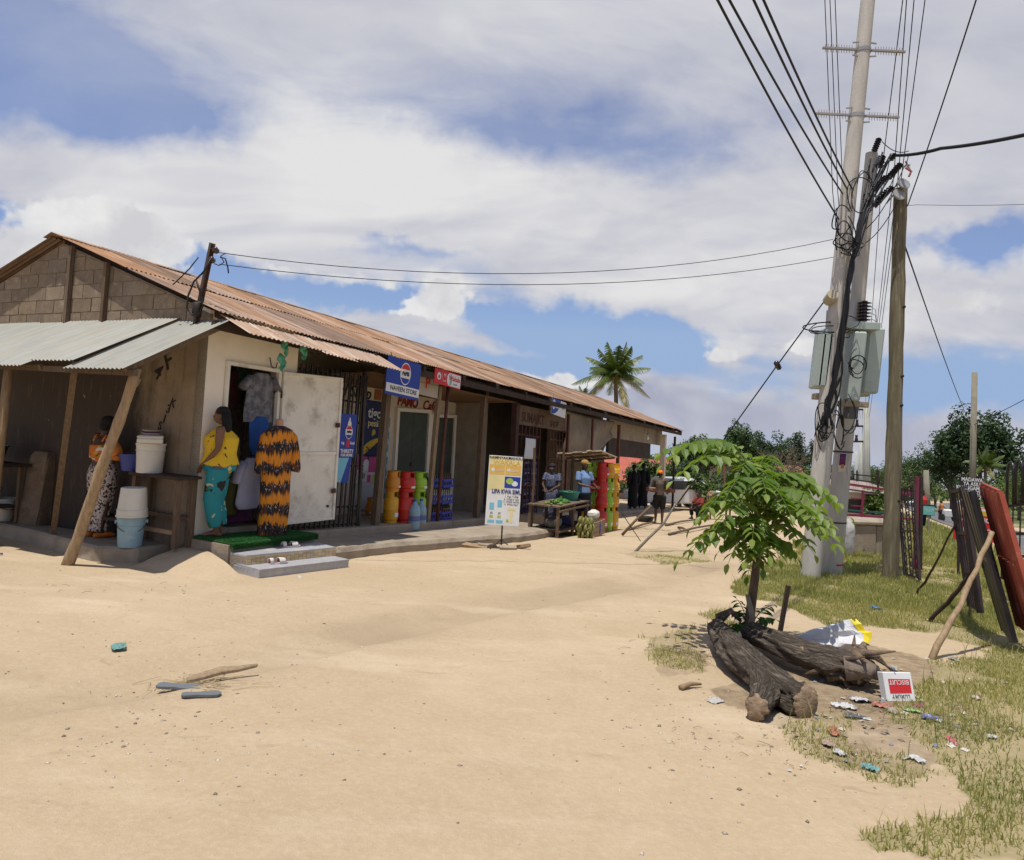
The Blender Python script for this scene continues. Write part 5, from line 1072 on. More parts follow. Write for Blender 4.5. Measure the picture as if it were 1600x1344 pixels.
for k in range(2): pn(BO, C_lblue, -.24+k*.14, -.16+k*.14, -.34+.05*k, -.22+.05*k, 2); tx(BO, '50', -.20+k*.14, -.40, .05, C_blk, 2); pn(BO, C_green, -.23+k*.14, -.17+k*.14, -.48, -.44, 2); pn(BO, C_lblue, -.26+k*.15, -.14+k*.15, -.57, -.52, 2)
pn(BO, C_pale, .13, .18, -.55, -.33, 2); pn(BO, C_pale, .09, .22, -.34, -.30, 2); dsc(BO, C_green, .09, -.52, .025, .025, 2)
MB().tube([(0, .02, .02), (0, .02, .45)], .014, 8).build('pole', M_black, S)
for a in (-.9, .9, 3.1): MB().tube([(0, .02, .16), (.26*math.sin(a), .02-.26*math.cos(a), .012)], .009, 6).build('foot', M_black, S)
for i, (dx, dy, l, a) in enumerate(((-.35, .25, .4, .3), (-.25, .12, .35, .2), (.3, .1, .45, 2.8), (.12, -.12, .3, .1), (-.5, .05, .5, .05))):
    q = on((p.x+dx, p.y+dy), .03); o = MB().box(-l/2, l/2, -.05, .05, -.03, .03).build('broken_lath', [M_woodp, M_conc][i % 2], None, loc=q, rot=(.1*i, .12*(i % 3), a), bev=.006); tag(o, ['pale broken lath behind the advertising stand', 'concrete lump at the foot of the advertising stand', 'pale lath lying right of the advertising stand', 'grey lump under the advertising stand', 'long pale lath left of the advertising stand'][i], 'rubble')

# ================================================================== GAS CYLINDERS, CRATES, BOTTLES
CC = dict(red=mat('red_gas_paint', (.52, .025, .015), (.44, .02, .012), 4, .45, .02, spec=.5, c3=(.3, .03, .02), s3=4, l3=.65, h3=.75), yellow=mat('yellow_gas_paint', (.66, .34, .012), (.58, .28, .01), 4, .45, .02, spec=.5, c3=(.4, .2, .03), s3=4, l3=.65, h3=.75), green=mat('green_gas_paint', (.30, .52, .03), (.24, .44, .025), 4, .45, .02, spec=.5, c3=(.2, .3, .05), s3=4, l3=.65, h3=.75), orange=mat('orange_gas_paint', (.60, .23, .015), (.52, .19, .012), 4, .45, spec=.5))
_cy = {}
def cylinder(label, loc, col, big, rz=0, r=.15, group='gas cylinders'):
    key = (col, big, round(r, 2))
    if key in _cy: t = copy_tree(_cy[key]); t.location = loc; t.rotation_euler = (0, 0, rz); t['label'] = label; t['group'] = group; return t
    H = .44 if big else .22; m = CC[col]; t = thing('gas_cylinder', label, 'gas cylinder', loc, rz, group); _cy[key] = t
    MB().lathe([(.02, .03), (r*.75, .035), (r*.96, .07), (r, .10), (r, H*.55), (r*1.012, H*.56), (r*1.012, H*.59), (r, H*.6), (r, H-.03), (r*.93, H+.01), (r*.7, H+.04), (r*.3, H+.055), (.03, H+.06)], 24).build('tank', m, t, smooth=True, auto=45)
    MB().lathe([(r*.86, 0), (r*.9, 0), (r*.9, .05), (r*.86, .05)], 24, cap=False).build('foot_ring', m, t, smooth=True, auto=40)
    b = MB(); Rr = r*.8; z0, z1 = H+.005, H+.13
    for a0, a1 in ((115, 245), (295, 425)):
        n_ = 14; o = []
        for i in range(n_+1):
            a = R(a0+(a1-a0)*i/n_)
            for rr, zz in ((Rr, z0), (Rr*1.03, z0), (Rr*1.03, z1), (Rr, z1)): o.append((rr*math.cos(a), rr*math.sin(a), zz))
        b.add(o, [(i*4+j, i*4+(j+1) % 4, i*4+4+(j+1) % 4, i*4+4+j) for i in range(n_) for j in range(4)]+[(0, 1, 2, 3), tuple(n_*4+j for j in (3, 2, 1, 0))])
    b.build('collar', m, t); MB().lathe([(Rr*.98, z1), (Rr*1.08, z1+.008), (Rr*.98, z1+.016)], 24, cap=False).build('collar_rim', m, t, smooth=True)
    MB().lathe([(.02, H+.05), (.02, H+.08), (.012, H+.085), (.012, H+.11)], 10).build('valve', mat('brass', (.4, .28, .1), rough=.4, metal=.7), t); MB().box(-.05, .05, -r-.002, -r+.012, H*.28, H*.45).build('sticker', C_pw, t)
    return t
def stackc(s, t, h, spec, base, r=.15):
    z = FZ(s, t, h)
    for i, (col, big) in enumerate(spec): cylinder(base[i], BW(s+rnd.uniform(-.01, .01), t, z), col, big, BR+rnd.uniform(-.5, .5), r); z += (.586 if big else .366)
stackc(4.35, -.08, .29, [('yellow', True), ('orange', False)], ['tall yellow gas cylinder beside the wooden veranda post', 'small orange cylinder on top of the tall yellow one'], .135)
stackc(4.72, -.02, .29, [('red', True), ('red', False)], ['tall red gas cylinder between the yellow and green stacks', 'small red cylinder on top of the tall red one by the veranda post'], .165)
stackc(5.13, -.02, .29, [('green', True), ('green', False)], ['tall lime green gas cylinder beside the blue bottle crates', 'small lime green cylinder on top of the tall lime one'], .15)
stackc(4.95, -.42, .29, [('green', True), ('green', False)], ['lime gas cylinder standing behind the tall red one', 'lime cylinder top just showing behind the small red one'], .15)
cylinder('yellow gas cylinder standing in the shade under the pink poster', BW(5.3, -1.2, FZ(5.3, -1.2, .29)), 'orange', False, 0, .16)
rows = [('red', 'green', 'yellow'), ('red', 'green', 'yellow'), ('red', 'green', 'yellow'), ('red', 'yellow', 'yellow')]
a0 = gst(938, 829, .03)
for c in range(3):
    s, t = a0[0]+c*.40, a0[1]+c*.02; z = FZ(s, t, .03)
    for r_ in range(4):
        cylinder('%s %s gas cylinder in the %s column of the four-high stack' % (rows[r_][c], ['big bottom', 'second-row', 'third-row', 'top'][r_], ['front', 'middle', 'rear'][c]), BW(s, t, z), rows[r_][c], r_ == 0, BR+rnd.uniform(-.4, .4), .155, 'gas cylinders stacked by the stall'); z += (.586 if r_ == 0 else .366)
for c, (col0, dx) in enumerate((('yellow', 0), ('orange', .36))):
    s, t = a0[0]-.05+dx, a0[1]-.38; z = FZ(s, t, .03)
    for r_, col in enumerate((col0, 'green', 'red', 'green')):
        cylinder('%s %s gas cylinder in the %s back stack behind the trader' % (col, ['bottom', 'second', 'third', 'topmost'][r_], ['near', 'far'][c]), BW(s, t, z), col, r_ == 0, BR, .155, 'gas cylinders stacked by the stall'); z += (.586 if r_ == 0 else .366)
# big water bottles
M_pet = mat('blue_tint_plastic', (.42, .66, .78), rough=.12, trans=.45, spec=.5)
for k, (px, py) in enumerate(((646, 828), (656, 826))):
    t = thing('water_bottle', ['large clear water bottle, left of the pair on the apron', 'large clear water bottle, right of the pair on the apron'][k], 'bottle', BW(*(lambda a: (a[0], a[1], FZ(a[0], a[1], .172)))(gst(px, py, .17))), BR, 'large water bottles')
    pr = [(.02, 0), (.10, 0), (.115, .02)]
    for q in range(6): pr += [(.115, .03+q*.05), (.109, .045+q*.05), (.115, .06+q*.05)]
    pr += [(.112, .36), (.09, .43), (.05, .48), (.032, .50), (.032, .53)]
    MB().lathe(pr, 24).build('body', M_pet, t, smooth=True); MB().lathe([(.036, .525), (.036, .56), (.03, .565)], 16).build('cap', flat('cap_blue', (.02, .12, .45)), t, smooth=True, auto=30); MB().lathe([(.1155, .17), (.1165, .175), (.1165, .26), (.1155, .265)], 24, cap=False).build('wrapper', flat('wrapper', (.12, .16, .35)), t, smooth=True)
M_crate = mat('blue_crate', (.02, .04, .34), (.015, .03, .26), 6, .5, spec=.5); M_glass = mat('bottle_brown', (.09, .03, .012), rough=.15, spec=.6); M_glass2 = mat('bottle_green', (.02, .06, .02), rough=.15, spec=.6); M_glass3 = mat('bottle_clear', (.35, .36, .34), rough=.15, spec=.6)
def crate(label, loc, rz, bm, group, m=M_crate, w=.42, d=.30, h=.17, bottles=True):
    t = thing('bottle_crate', label, 'crate', loc, rz, group); b = MB()
    b.box(-w/2, w/2, -d/2, d/2, 0, .015)
    for z0, z1 in ((.0155, h*.35), (h*.72, h)):
        b.box(-w/2, w/2, -d/2, -d/2+.014, z0, z1); b.box(-w/2, w/2, d/2-.014, d/2, z0, z1); b.box(-w/2, -w/2+.014, -d/2+.0145, d/2-.0145, z0, z1); b.box(w/2-.014, w/2, -d/2+.0145, d/2-.0145, z0, z1)
    for i in range(5): x_ = -w/2+.007+i*(w-.014)/4; b.box(x_-.009, x_+.009, -d/2+.001, -d/2+.013, .36*h, h*.71); b.box(x_-.009, x_+.009, d/2-.013, d/2-.001, .36*h, h*.71)
    b.build('shell', m, t)
    if bottles:
        for i in range(5):
            for j in range(3): MB().lathe([(.025, .016), (.028, .03), (.028, .14), (.012, .21), (.012, .26), (.014, .262), (.014, .275), (.001, .276)], 8).build('bottle', bm, t, loc=(-w/2+.05+i*.08, -d/2+.055+j*.095, 0), smooth=True)
    return t
c0 = None
for col in range(2):
    for lv in range(3):
        s = 5.70+col*.45; crate('%s crate of the %s stack of blue bottle crates by the green doors' % (['bottom', 'middle', 'top'][lv], ['left', 'right'][col]), BW(s, -.12, FZ(s, -.1, .292)+lv*.33), BR, [M_glass, M_glass3, (M_glass2, M_glass)[col]][lv], 'blue bottle crates')
# crates behind the brown grille
M_cr2 = mat('dark_blue_crate', (.025, .03, .13), (.02, .022, .09), 6, .6)
for col in range(4):
    for lv in range(5):
        s = 9.5+col*.44; t = crate('dark crate %s, %s pile behind the brown grille' % (['at the floor', 'second up', 'third up', 'fourth up', 'on top'][lv], ['first', 'second', 'third', 'last'][col]), BW(s, -.34, FZ(s, -.3, .292)+lv*.27), BR, M_glass3, 'crates behind the grille', M_cr2, .40, .3, .25, False)
        text('AZAM', .075, C_pw, t, (0, -.1515, .22), ext=.0006, name='print')
# sacks and dim things in the recess
def sack(label, loc, rz, w, d, h, m, seed=1, tie=True, name='sack'):
    rr = random.Random(seed); rings = []
    for j in range(12):
        v = j/11; sw = (1-.25*abs(2*v-1)**3)*(1-.55*max(0, v-.8)/.2); rings.append([(w/2*sw*math.copysign(abs(math.cos(a))**.7, math.cos(a))*(1+rr.uniform(-.05, .05)), d/2*sw*math.copysign(abs(math.sin(a))**.7, math.sin(a))*(1+rr.uniform(-.06, .06)), h*v+rr.uniform(-.012, .012)) for a in [2*math.pi*i/18 for i in range(18)]])
    o = MB().rings(rings).build(name, m, None, loc=loc, rot=(0, 0, rz), smooth=True); return tag(o, label, 'sack')
M_sack = mat('woven_sack', (.40, .37, .33), (.30, .27, .23), 10, .7, .3, 50)
sack('tall pale sack leaning in the shaded recess', BW(9.75-.35, -1.2, FZ(9.4, -1.2, .29)), BR, .45, .35, 1.3, M_sack, 3)
b = MB(); wall(b, 9.13, 9.9, 2.3, 2.36, .29); part(b, 'whitewashed_panel', M_cream)
for k in range(8): part(MB().bar((9.14+k*.11, 2.28, FZ(9.5, -2.2, .3)), (9.14+k*.11, 2.28, 2.7-RD*9.5), .008), 'mesh_wire', M_black)
# ================================================================== STALL
ST = thing('vegetable_stall', 'rough wooden vegetable stall table in front of the brown grille', 'stall', BW(8.75, 1.45, FZ(8.75, 1.45, 0)), BR)
for k in range(4): MB().box(-.95, .95, -.36+k*.19, -.36+k*.19+.18, .70, .73).build('plank', M_wood, ST, jit=.006)
for sx in (-.88, 0, .88):
    for sy in (-.32, .34): MB().bar((sx, sy, -.05), (sx, sy, .70), .06).build('leg', M_wood, ST, jit=.004)
for z_ in (.18, .62): MB().bar((-.93, -.345, z_), (.93, -.345, z_), .04, .09, up=(0, 1, 0)).build('rail', M_wood, ST)
MB().box(-.9, .9, -.3, .3, .20, .22).build('shelf', M_dwood, ST)
for sx in (-.75, .98): MB().tube([(sx, .36, 0), (sx+.03, .36, 1.2), (sx+.02, .38, 1.95)], .03, 8).build('upright', M_wood, ST)
TH = D.objects.new('shade_roof', None); link(TH, ST); TH.location = (1.35, .0, 1.80); TH.rotation_euler = (R(-8), R(9), 0)
for k in range(9): MB().bar((-.30+.05*(k % 2), -.5+k*.125, .012*(k % 3)), (.95-.06*(k % 3), -.52+k*.125, .012*((k+1) % 3)), .115, .02).build('slat', mat('straw_slat', (.40, .33, .22), (.27, .2, .12), 8, .9, .4, 30, rand=.2), TH, jit=.008)
for x_ in (-.2, .3, .8): MB().bar((x_, -.55, -.03), (x_, .6, -.03), .035).build('batten', M_wood, TH)
MB().tube([(1.55, .35, 0), (1.57, .35, 1.85)], .04, 8).build('upright', M_wood, ST)
def heap(label, cat, loc, n, r, rad, m, seed, name='vegetable_heap', flat_=.5):
    rr = random.Random(seed); b = MB()
    for i in range(n):
        a = rr.uniform(0, 6.28); d = rr.random()**.5*rad; ell(b, (d*math.cos(a), d*math.sin(a), r*.6+max(0, (1-d/rad))*rad*flat_*rr.random()), (r*rr.uniform(.8, 1.2), r*rr.uniform(.8, 1.2), r*.9), 7, 5)
    o = b.build(name, m, None, loc=loc, smooth=True); return tag(o, label, cat)
def sl(x_, y_, z_): c, s_ = math.cos(BR), math.sin(BR); return ST.location+Vector((x_*c-y_*s_, x_*s_+y_*c, z_))
def hp(*a, **k): o = heap(*a, **k); o['kind'] = 'stuff'; return o
hp('heap of small green tomatoes and peppers on the stall', 'vegetables', sl(-.62, -.1, .73), 40, .03, .2, printmat('pepper', (.12, .22, .03), [((.35, .25, .35), 1, .6)], 20, 0), 4)
hp('heap of leafy greens in front of the seller', 'vegetables', sl(-.1, -.05, .73), 36, .035, .2, mat('greens', (.05, .14, .02), (.09, .2, .04), 20), 5)
tub('basin', 'teal plastic basin at the right end of the stall', 'basin', sl(.55, 0, .73), .24, .20, mat('teal_plastic', (.015, .16, .13), rough=.4, spec=.5))
hp('green beans heaped in the teal basin', 'vegetables', sl(.55, 0, .86), 26, .03, .18, mat('beans', (.08, .17, .03)), 6)
o = MB().box(-.12, .12, -.1, .1, 0, .2).build('paint_tin', flat('tin_blue', (.04, .05, .14)), None, loc=sl(.1, -.15, .222), rot=(0, 0, BR), bev=.02); tag(o, 'dark blue tin on the lower shelf of the stall', 'tin')
sack('white plastic bag on the wooden box under the stall', sl(.55, -.62, .36), BR, .34, .25, .2, M_bwhite, 8, name='plastic_bag')['category'] = 'bag'
sack('grey bundle on the lower shelf of the stall', sl(-.5, -.05, .22), BR, .5, .35, .22, mat('grey_bundle', (.22, .2, .17), (.1, .09, .08), 8), 9, name='bundle')['category'] = 'bundle'
WB = thing('wooden_box', 'orange-brown slatted wooden box at the foot of the stall', 'box', sl(.45, -.62, 0), BR+.05)
for k in range(3):
    for s_ in (-1, 1): MB().box(-.40, .40, s_*.2-.008, s_*.2+.008, .01+k*.115, .11+k*.115).build('slat', M_woodp, WB, jit=.003)
    for s_ in (-1, 1): MB().box(s_*.39-.008, s_*.39+.008, -.19, .19, .01+k*.115, .11+k*.115).build('slat', M_woodp, WB, jit=.003)
for sx in (-.375, .375):
    for sy in (-.18, .18): MB().box(sx-.02, sx+.02, sy-.018, sy+.018, 0, .345).build('corner_post', M_woodp, WB)
MB().box(-.38, .38, -.19, .19, 0.0, .012).build('base', M_woodp, WB); MB().box(-.06, .02, -.218, -.209, .05, .28).build('label', C_pblue, WB)
# banana bunches in a heap of green-yellow
BB = thing('banana_bunch', 'green-yellow banana bunch standing on the ground beside the trader', 'bananas', GP(914, 841), 0)
M_ban = mat('green_banana', (.15, .165, .04), (.24, .22, .07), 8, .5, c3=(.12, .10, .03), s3=6)
for lv in range(3):
    for k in range(9):
        a = k/9*6.28+lv*.3; rr = .12+.05*math.sin(lv*1.2+.5); MB().tube([(.05*math.cos(a), .05*math.sin(a), .02+lv*.14), (rr*math.cos(a), rr*math.sin(a), .03+lv*.14), (rr*1.15*math.cos(a+.1), rr*1.15*math.sin(a+.1), .10+lv*.14), (rr*.95*math.cos(a+.2), rr*.95*math.sin(a+.2), .18+lv*.14)], [.02, .032, .033, .012], 7).build('banana', M_ban, BB, smooth=True)
# tarpaulins hanging behind the stall
M_tarp = mat('grey_tarp', (.26, .215, .165), (.20, .165, .125), 2, .85, .15, 20, c3=(.14, .11, .085), s3=2, l3=.55, h3=.7)
def tarp(label, s0, s1, y_, zt, hl, hr, m, sag=.15):
    b = MB(); b.grid(lambda u, v: (s0+(s1-s0)*u, y_+.10*math.sin(u*9)*v+.05*math.sin(v*7+u*4), zt-RD*(s0+(s1-s0)*u)-v*(hl*(1-u)+hr*u+sag*math.sin(math.pi*u))), 26, 14)
    o = b.build('tarpaulin', m, None, loc=BW(0, 0, 0), rot=(0, 0, BR), smooth=True, solid=.004); return tag(o, label, 'tarpaulin')
tarp('grey tarpaulin draped under the eave behind the stall', 12.6, 17.0, .1, 2.95, 1.0, .55, M_tarp, .45)
tarp('second darker cloth hanging below the draped tarpaulin', 12.6, 17.0, .35, 2.35, .75, .9, mat('dark_tarp', (.12, .10, .085), (.09, .075, .06), 3, .9), .1)
BU = thing('hanging_bulb', 'bare white bulb hanging under the far eave', 'lamp', BW(*(lambda a: (a[0], .1, a[2]))(BT(1012, 683, .1))), 0); MB().lathe([(.001, -.11), (.05, -.09), (.06, -.05), (.035, 0), (.025, .03), (.025, .08), (.001, .08)], 14).build('glass', mat('bulb_glass', (.7, .7, .66), rough=.2, spec=.6), BU, smooth=True); MB().tube([(0, 0, .08), (0, 0, .38)], .008, 6).build('cord', M_black, BU)
# ================================================================== POLES, TRANSFORMER, WIRES
M_cpole = mat('concrete_pole', (.50, .475, .42), (.41, .385, .335), 3, .9, .35, 40, stretch=(3, 3, .6), c3=(.28, .25, .20), s3=2.2, l3=.6, h3=.75)
M_wpole = mat('creosote_pole', (.19, .165, .105), (.12, .10, .06), 4, .9, .7, 24, stretch=(6, 6, .45), c3=(.27, .23, .15), s3=3, l3=.52, h3=.68)
M_wire = mat('black_cable', (.012, .012, .013), rough=.5); M_por = mat('brown_porcelain', (.035, .016, .012), rough=.25, spec=.6); M_gsteel = mat('galvanised_steel', (.36, .36, .35), (.28, .28, .27), 8, .5, metal=.3); M_tank = mat('transformer_paint', (.36, .42, .38), (.32, .375, .34), 3, .45, spec=.45, c3=(.24, .27, .24), s3=3, l3=.62, h3=.76)
def line(a, c, n=16, sag=0.): return [a.lerp(c, i/n)-Vector((0, 0, 4*sag*(i/n)*(1-i/n))) for i in range(n+1)]
def round_pole(name, label, base, top, r0, r1, m, n=20, knot=0., seed=1, ext=0.):
    t = thing(name, label, 'utility pole', base, 0); d = top-base; L = d.length; d = d.normalized(); rr = random.Random(seed)
    pts = [d*(L+ext)*i/24-d*.3*(i == 0) for i in range(25)]; rad = [r0+(r1-r0)*i/24+rr.uniform(-knot, knot) for i in range(25)]
    if knot: pts = [p+Vector((rr.uniform(-knot, knot), rr.uniform(-knot, knot), 0)) for p in pts]
    MB().tube(pts, rad, n).build('shaft', m, t, smooth=True, auto=60); return t, d
bT = GP(1266, 903); tT = AT(1357, -10, 11.75); TP, dT = round_pole('concrete_pole', 'tall round concrete power pole carrying two spiked arms', bT, tT, .155, .10, M_cpole, ext=3.2)
bS = GP(1299, 897); tS = AT(1362, 240, 12.25); SP, dS = round_pole('concrete_pole', 'shorter concrete pole leaning beside the tall power pole', bS, tS, .165, .10, M_cpole)
bWd = GP(1391, 905); tW = AT(1407, 296, 12.3); WP, dW = round_pole('wooden_pole', 'knotty weathered wooden pole right of the transformer', bWd, tW, .135, .105, M_wpole, knot=.007, seed=4)
for h in (1.3, 2.9, 3.4, 4.6): MB().tube([dW*h+Vector((.05, -.11, 0)), dW*h+Vector((.06, -.14, .01))], [.03, .018], 8).build('knot', M_dwood, WP)
def onpole(base, d, px, py):                                    # point on the pole's axis that shows at this picture row
    best = min((i*.02 for i in range(0, 700)), key=lambda q: abs((lambda v: CY-FPX*(v.dot(_u))/v.dot(_f))(base+d*q-CAM)-py)); return base+d*best
for py in (80, 183):
    c = onpole(bT, dT, 0, py)-bT
    for s_ in (-1, 1):
        A = D.objects.new('spiked_arm', None); link(A, TP); A.location = c
        MB().bar((s_*.13, -.04, 0), (s_*.70, -.04, .0), .045, .03).build('bar', M_gsteel, A); b = MB()
        for k in range(11): x_ = s_*(.2+k*.045); b.bar((x_, -.04, -.07), (x_, -.04, .07), .007)
        b.build('spikes', mat('rusty_spikes', (.30, .20, .13)), A)['kind'] = 'stuff'
        for z_ in (-.12, .12): MB().bar((s_*.10, -.06, z_), (s_*.2, -.06, z_*.9), .02).build('clamp', M_gsteel, A)
    MB().lathe([(.122, -.03), (.132, -.03), (.132, .03), (.122, .03)], 20).build('band', M_gsteel, TP, loc=c)
for h in (.9, 2.1): MB().lathe([(.150, -.012), (.162, -.012), (.162, .012), (.150, .012)], 20).build('band', M_black, SP, loc=dS*h)
# poster, red mark on the short pole
q = onpole(bS, dS, 0, 722)-bS
b = MB(); rp = .146; n_ = 8
def pole_patch(name, m, z0, z1, a0, a1, r_, lv):
    b = MB(); o = []
    for j in (0, 1):
        for i in range(n_+1):
            a = R(a0+(a1-a0)*i/n_); o.append(q+dS*(z0 if j == 0 else z1)+Vector(((r_+lv*.002)*math.cos(a), (r_+lv*.002)*math.sin(a), 0)))
    b.add(o, [(i, i+1, n_+2+i, n_+1+i) for i in range(n_)]); return b.build(name, m, SP, smooth=True, solid=.0015)
pole_patch('poster', C_pw, -.17, .18, 225, 268, rp, 3); pole_patch('poster_print', flat('poster_purple', (.12, .02, .09)), -.05, .15, 228, 265, rp, 5); pole_patch('poster_print', flat('poster_dot', (.55, .2, .1)), -.1, -.03, 240, 258, rp, 6)
q = onpole(bS, dS, 0, 881)-bS; pole_patch('paint_mark', C_pred, -.012, .014, 268, 330, .158, 3)
# transformer
TX = thing('transformer', 'grey-green pole transformer with finned tanks behind the pole', 'transformer', onpole(bS, dS, 0, 570), 0); o0 = TX.location.copy()
def tb(name, x0, y0, x1, y1, Y, dep, m=M_tank, bev=.03, lean=.0):
    a = AT(x0, y1, Y)-o0; c = AT(x1, y0, Y)-o0; sk = (c.z-a.z)*.09
    return MB().hexa([(a.x, a.y-dep/2, a.z), (c.x-sk, a.y-dep/2, a.z), (c.x-sk, a.y+dep/2, a.z), (a.x, a.y+dep/2, a.z), (a.x+sk, a.y-dep/2, c.z), (c.x, a.y-dep/2, c.z), (c.x, a.y+dep/2, c.z), (a.x+sk, a.y+dep/2, c.z)]).build(name, m, TX, bev=bev)
tb('tank', 1292, 512, 1362, 618, 12.75, .5); tb('radiator', 1270, 515, 1303, 607, 11.72, .42); tb('radiator', 1317, 520, 1350, 627, 11.75, .3); tb('radiator', 1338, 515, 1375, 615, 12.05, .4); tb('lid', 1308, 508, 1362, 517, 11.95, .62, bev=.01)
for k in range(5): tb('fin', 1276+k*5, 522, 1278+k*5, 602, 11.49, .04, bev=0)
tb('base_beam', 1310, 628, 1356, 635, 11.7, .12, M_conc, .01); tb('base_beam', 1271, 616, 1300, 624, 11.7, .2, M_conc, .01); tb('junction_box', 1320, 636, 1338, 654, 11.75, .2, mat('dark_grey_box', (.10, .10, .095)), .01)
def insul(parent, a, c, n_, r0, r1, m=M_por, name='insulator'):
    d = c-a; L = d.length; pr = [(r0*.5, 0)]
    for i in range(n_): z0 = L*(i+.1)/n_; z1 = L*(i+.9)/n_; pr += [(r0, z0), (r1, z0+(z1-z0)*.25), (r0, z0+(z1-z0)*.6), (r0, z1)]
    pr += [(r0*.5, L)]; o = MB().lathe(pr, 14).build(name, m, parent, smooth=True, auto=50); o.rotation_euler = d.to_track_quat('Z', 'Y').to_euler(); o.location = a; return o
insul(TX, AT(1349, 512, 12.0)-o0, AT(1351, 470, 12.0)-o0, 8, .05, .115, name='bushing'); insul(TX, AT(1330, 512, 12.9)-o0, AT(1331, 480, 12.9)-o0, 6, .04, .09, name='bushing')
o = MB().lathe([(.001, 0), (.085, 0), (.09, .01), (.09, .22), (.085, .23), (.001, .23)], 20).build('conservator_drum', mat('cream_drum', (.42, .37, .26), (.36, .31, .21), 4, .6), TX, smooth=True, auto=40); o.location = AT(1294, 471, 11.6)-o0; o.rotation_euler = (R(70), R(-14), 0)
MB().tube([AT(1293, 485, 11.7)-o0, AT(1291, 514, 11.75)-o0], .018, 8).build('drum_stem', M_gsteel, TX)
for k in range(3): MB().tube([AT(1361, 480+k*9, 12.4)-o0, AT(1368, 484+k*9, 12.4)-o0, AT(1371, 520, 12.4)-o0], .006, 5).build('arcing_horn', M_gsteel, TX)
# black cable bundle down the poles
CB = thing('cable_bundle', 'tangle of black cables hanging down the front of the concrete poles', 'cables', AT(1320, 520, 11.4), 0); oc = CB.location.copy(); rr = random.Random(8)
for k in range(13):
    j = lambda s_=5: rr.uniform(-s_, s_)
    p = [(1375+j(18), 262+j(25), 11.9), (1352+j(6), 330+j(), 11.5), (1336+j(4), 392+j(3), 11.42), (1330+j(4), 420, 11.42), (1322+j(4), 480, 11.42), (1314+j(5), 530, 11.42), (1308+j(8), 585, 11.42), (1300+j(12), 625, 11.42), (1290+j(12), 665+j(8), 11.42)]
    pts = [AT(*q)-oc for q in p]; sm = []
    for i in range(len(pts)-1):
        for f in (0, .34, .67): 
            a_, b_, c_, d_ = pts[max(i-1, 0)], pts[i], pts[i+1], pts[min(i+2, len(pts)-1)]; sm.append(.5*(2*b_+(c_-a_)*f+(2*a_-5*b_+4*c_-d_)*f*f+(3*b_-a_-3*c_+d_)*f**3))
    MB().tube(sm+[pts[-1]], .011+.006*rr.random(), 6).build('cable', M_wire, CB, smooth=True)
for k in range(38):                                             # coils and stray loops
    cx_, cy_, rx, ry, Y_ = [(1288, 655, 12, 30, 11.4), (1310, 660, 8, 24, 11.45), (1323, 372, 14, 18, 11.4), (1330, 388, 18, 8, 11.4), (1318, 345, 14, 22, 11.4), (1283, 672, 8, 14, 11.4), (1300, 510, 28, 9, 11.5), (1337, 565, 14, 16, 11.45), (1325, 640, 10, 32, 11.5), (1345, 300, 16, 30, 11.5)][k % 10]
    a0 = rr.uniform(0, 6.28); sp = rr.uniform(2.2, 5.2)*rr.choice((-1, 1)); wx_ = rr.uniform(-.5, .5); wy_ = rr.uniform(-.6, .6); cx_ += rr.uniform(-5, 5); cy_ += rr.uniform(-6, 6); f = rr.uniform(.7, 1.2)
    MB().tube([AT(cx_+rx*f*(math.cos(a0+sp*i/14)+wx_*math.sin(i*.5)), cy_+ry*f*(math.sin(a0+sp*i/14)+wy_*math.cos(i*.37)+i*.03), Y_+.03*math.sin(i))-oc for i in range(15)], .007+.004*rr.random(), 5).build('loop', M_wire, CB, smooth=True)
# switchgear cluster between short pole and wooden pole
SG = thing('switchgear', 'cluster of black insulators and fuse holders between the pole tops', 'insulators', AT(1385, 280, 12.1), 0); og = SG.location.copy()
for (x0, y0, x1, y1, n_, r_) in ((1366, 236, 1374, 216, 6, .05), (1374, 262, 1380, 243, 6, .05), (1388, 278, 1408, 256, 7, .055), (1365, 296, 1386, 276, 7, .055), (1366, 322, 1384, 300, 6, .05), (1392, 250, 1399, 240, 4, .04), (1372, 310, 1395, 292, 6, .05)): insul(SG, AT(x0, y0, 12.1)-og, AT(x1, y1, 12.1)-og, n_, r_*.6, r_*1.1, mat('black_polymer', (.02, .02, .022), rough=.4))
for (x_, y_) in ((1411, 288), (1404, 305)): o = MB().lathe([(.001, 0), (.11, 0), (.115, .015), (.11, .03), (.001, .03)], 18).build('disc', M_gsteel, SG, smooth=True, auto=30); o.location = AT(x_, y_, 12.0)-og; o.rotation_euler = (R(65), R(20), 0)
for (x0, y0, x1, y1) in ((1368, 325, 1405, 285), (1385, 318, 1400, 300), (1372, 292, 1404, 262), (1400, 262, 1422, 258), (1415, 252, 1424, 270)): MB().bar(AT(x0, y0, 12.15)-og, AT(x1, y1, 12.15)-og, .03, .02).build('bracket', M_gsteel, SG)
MB().tube([AT(1415, 262, 12)-og, AT(1424, 268, 12)-og, AT(1420, 276, 12)-og], .02, 6).build('connector', mat('pink_plastic', (.4, .16, .14)), SG)
for (x0, y0, x1, y1, m_) in ((1378, 221, 1420, 236, .3), (1375, 252, 1400, 244, .2), (1420, 240, 1412, 262, .2), (1400, 270, 1376, 318, .1), (1410, 300, 1352, 380, .4), (1412, 262, 1350, 360, .5), (1392, 240, 1372, 320, .2)): MB().tube(line(AT(x0, y0, 12.1)-og, AT(x1, y1, 12.0)-og, 10, m_*.3), .008, 5).build('jumper', M_wire, SG, smooth=True)
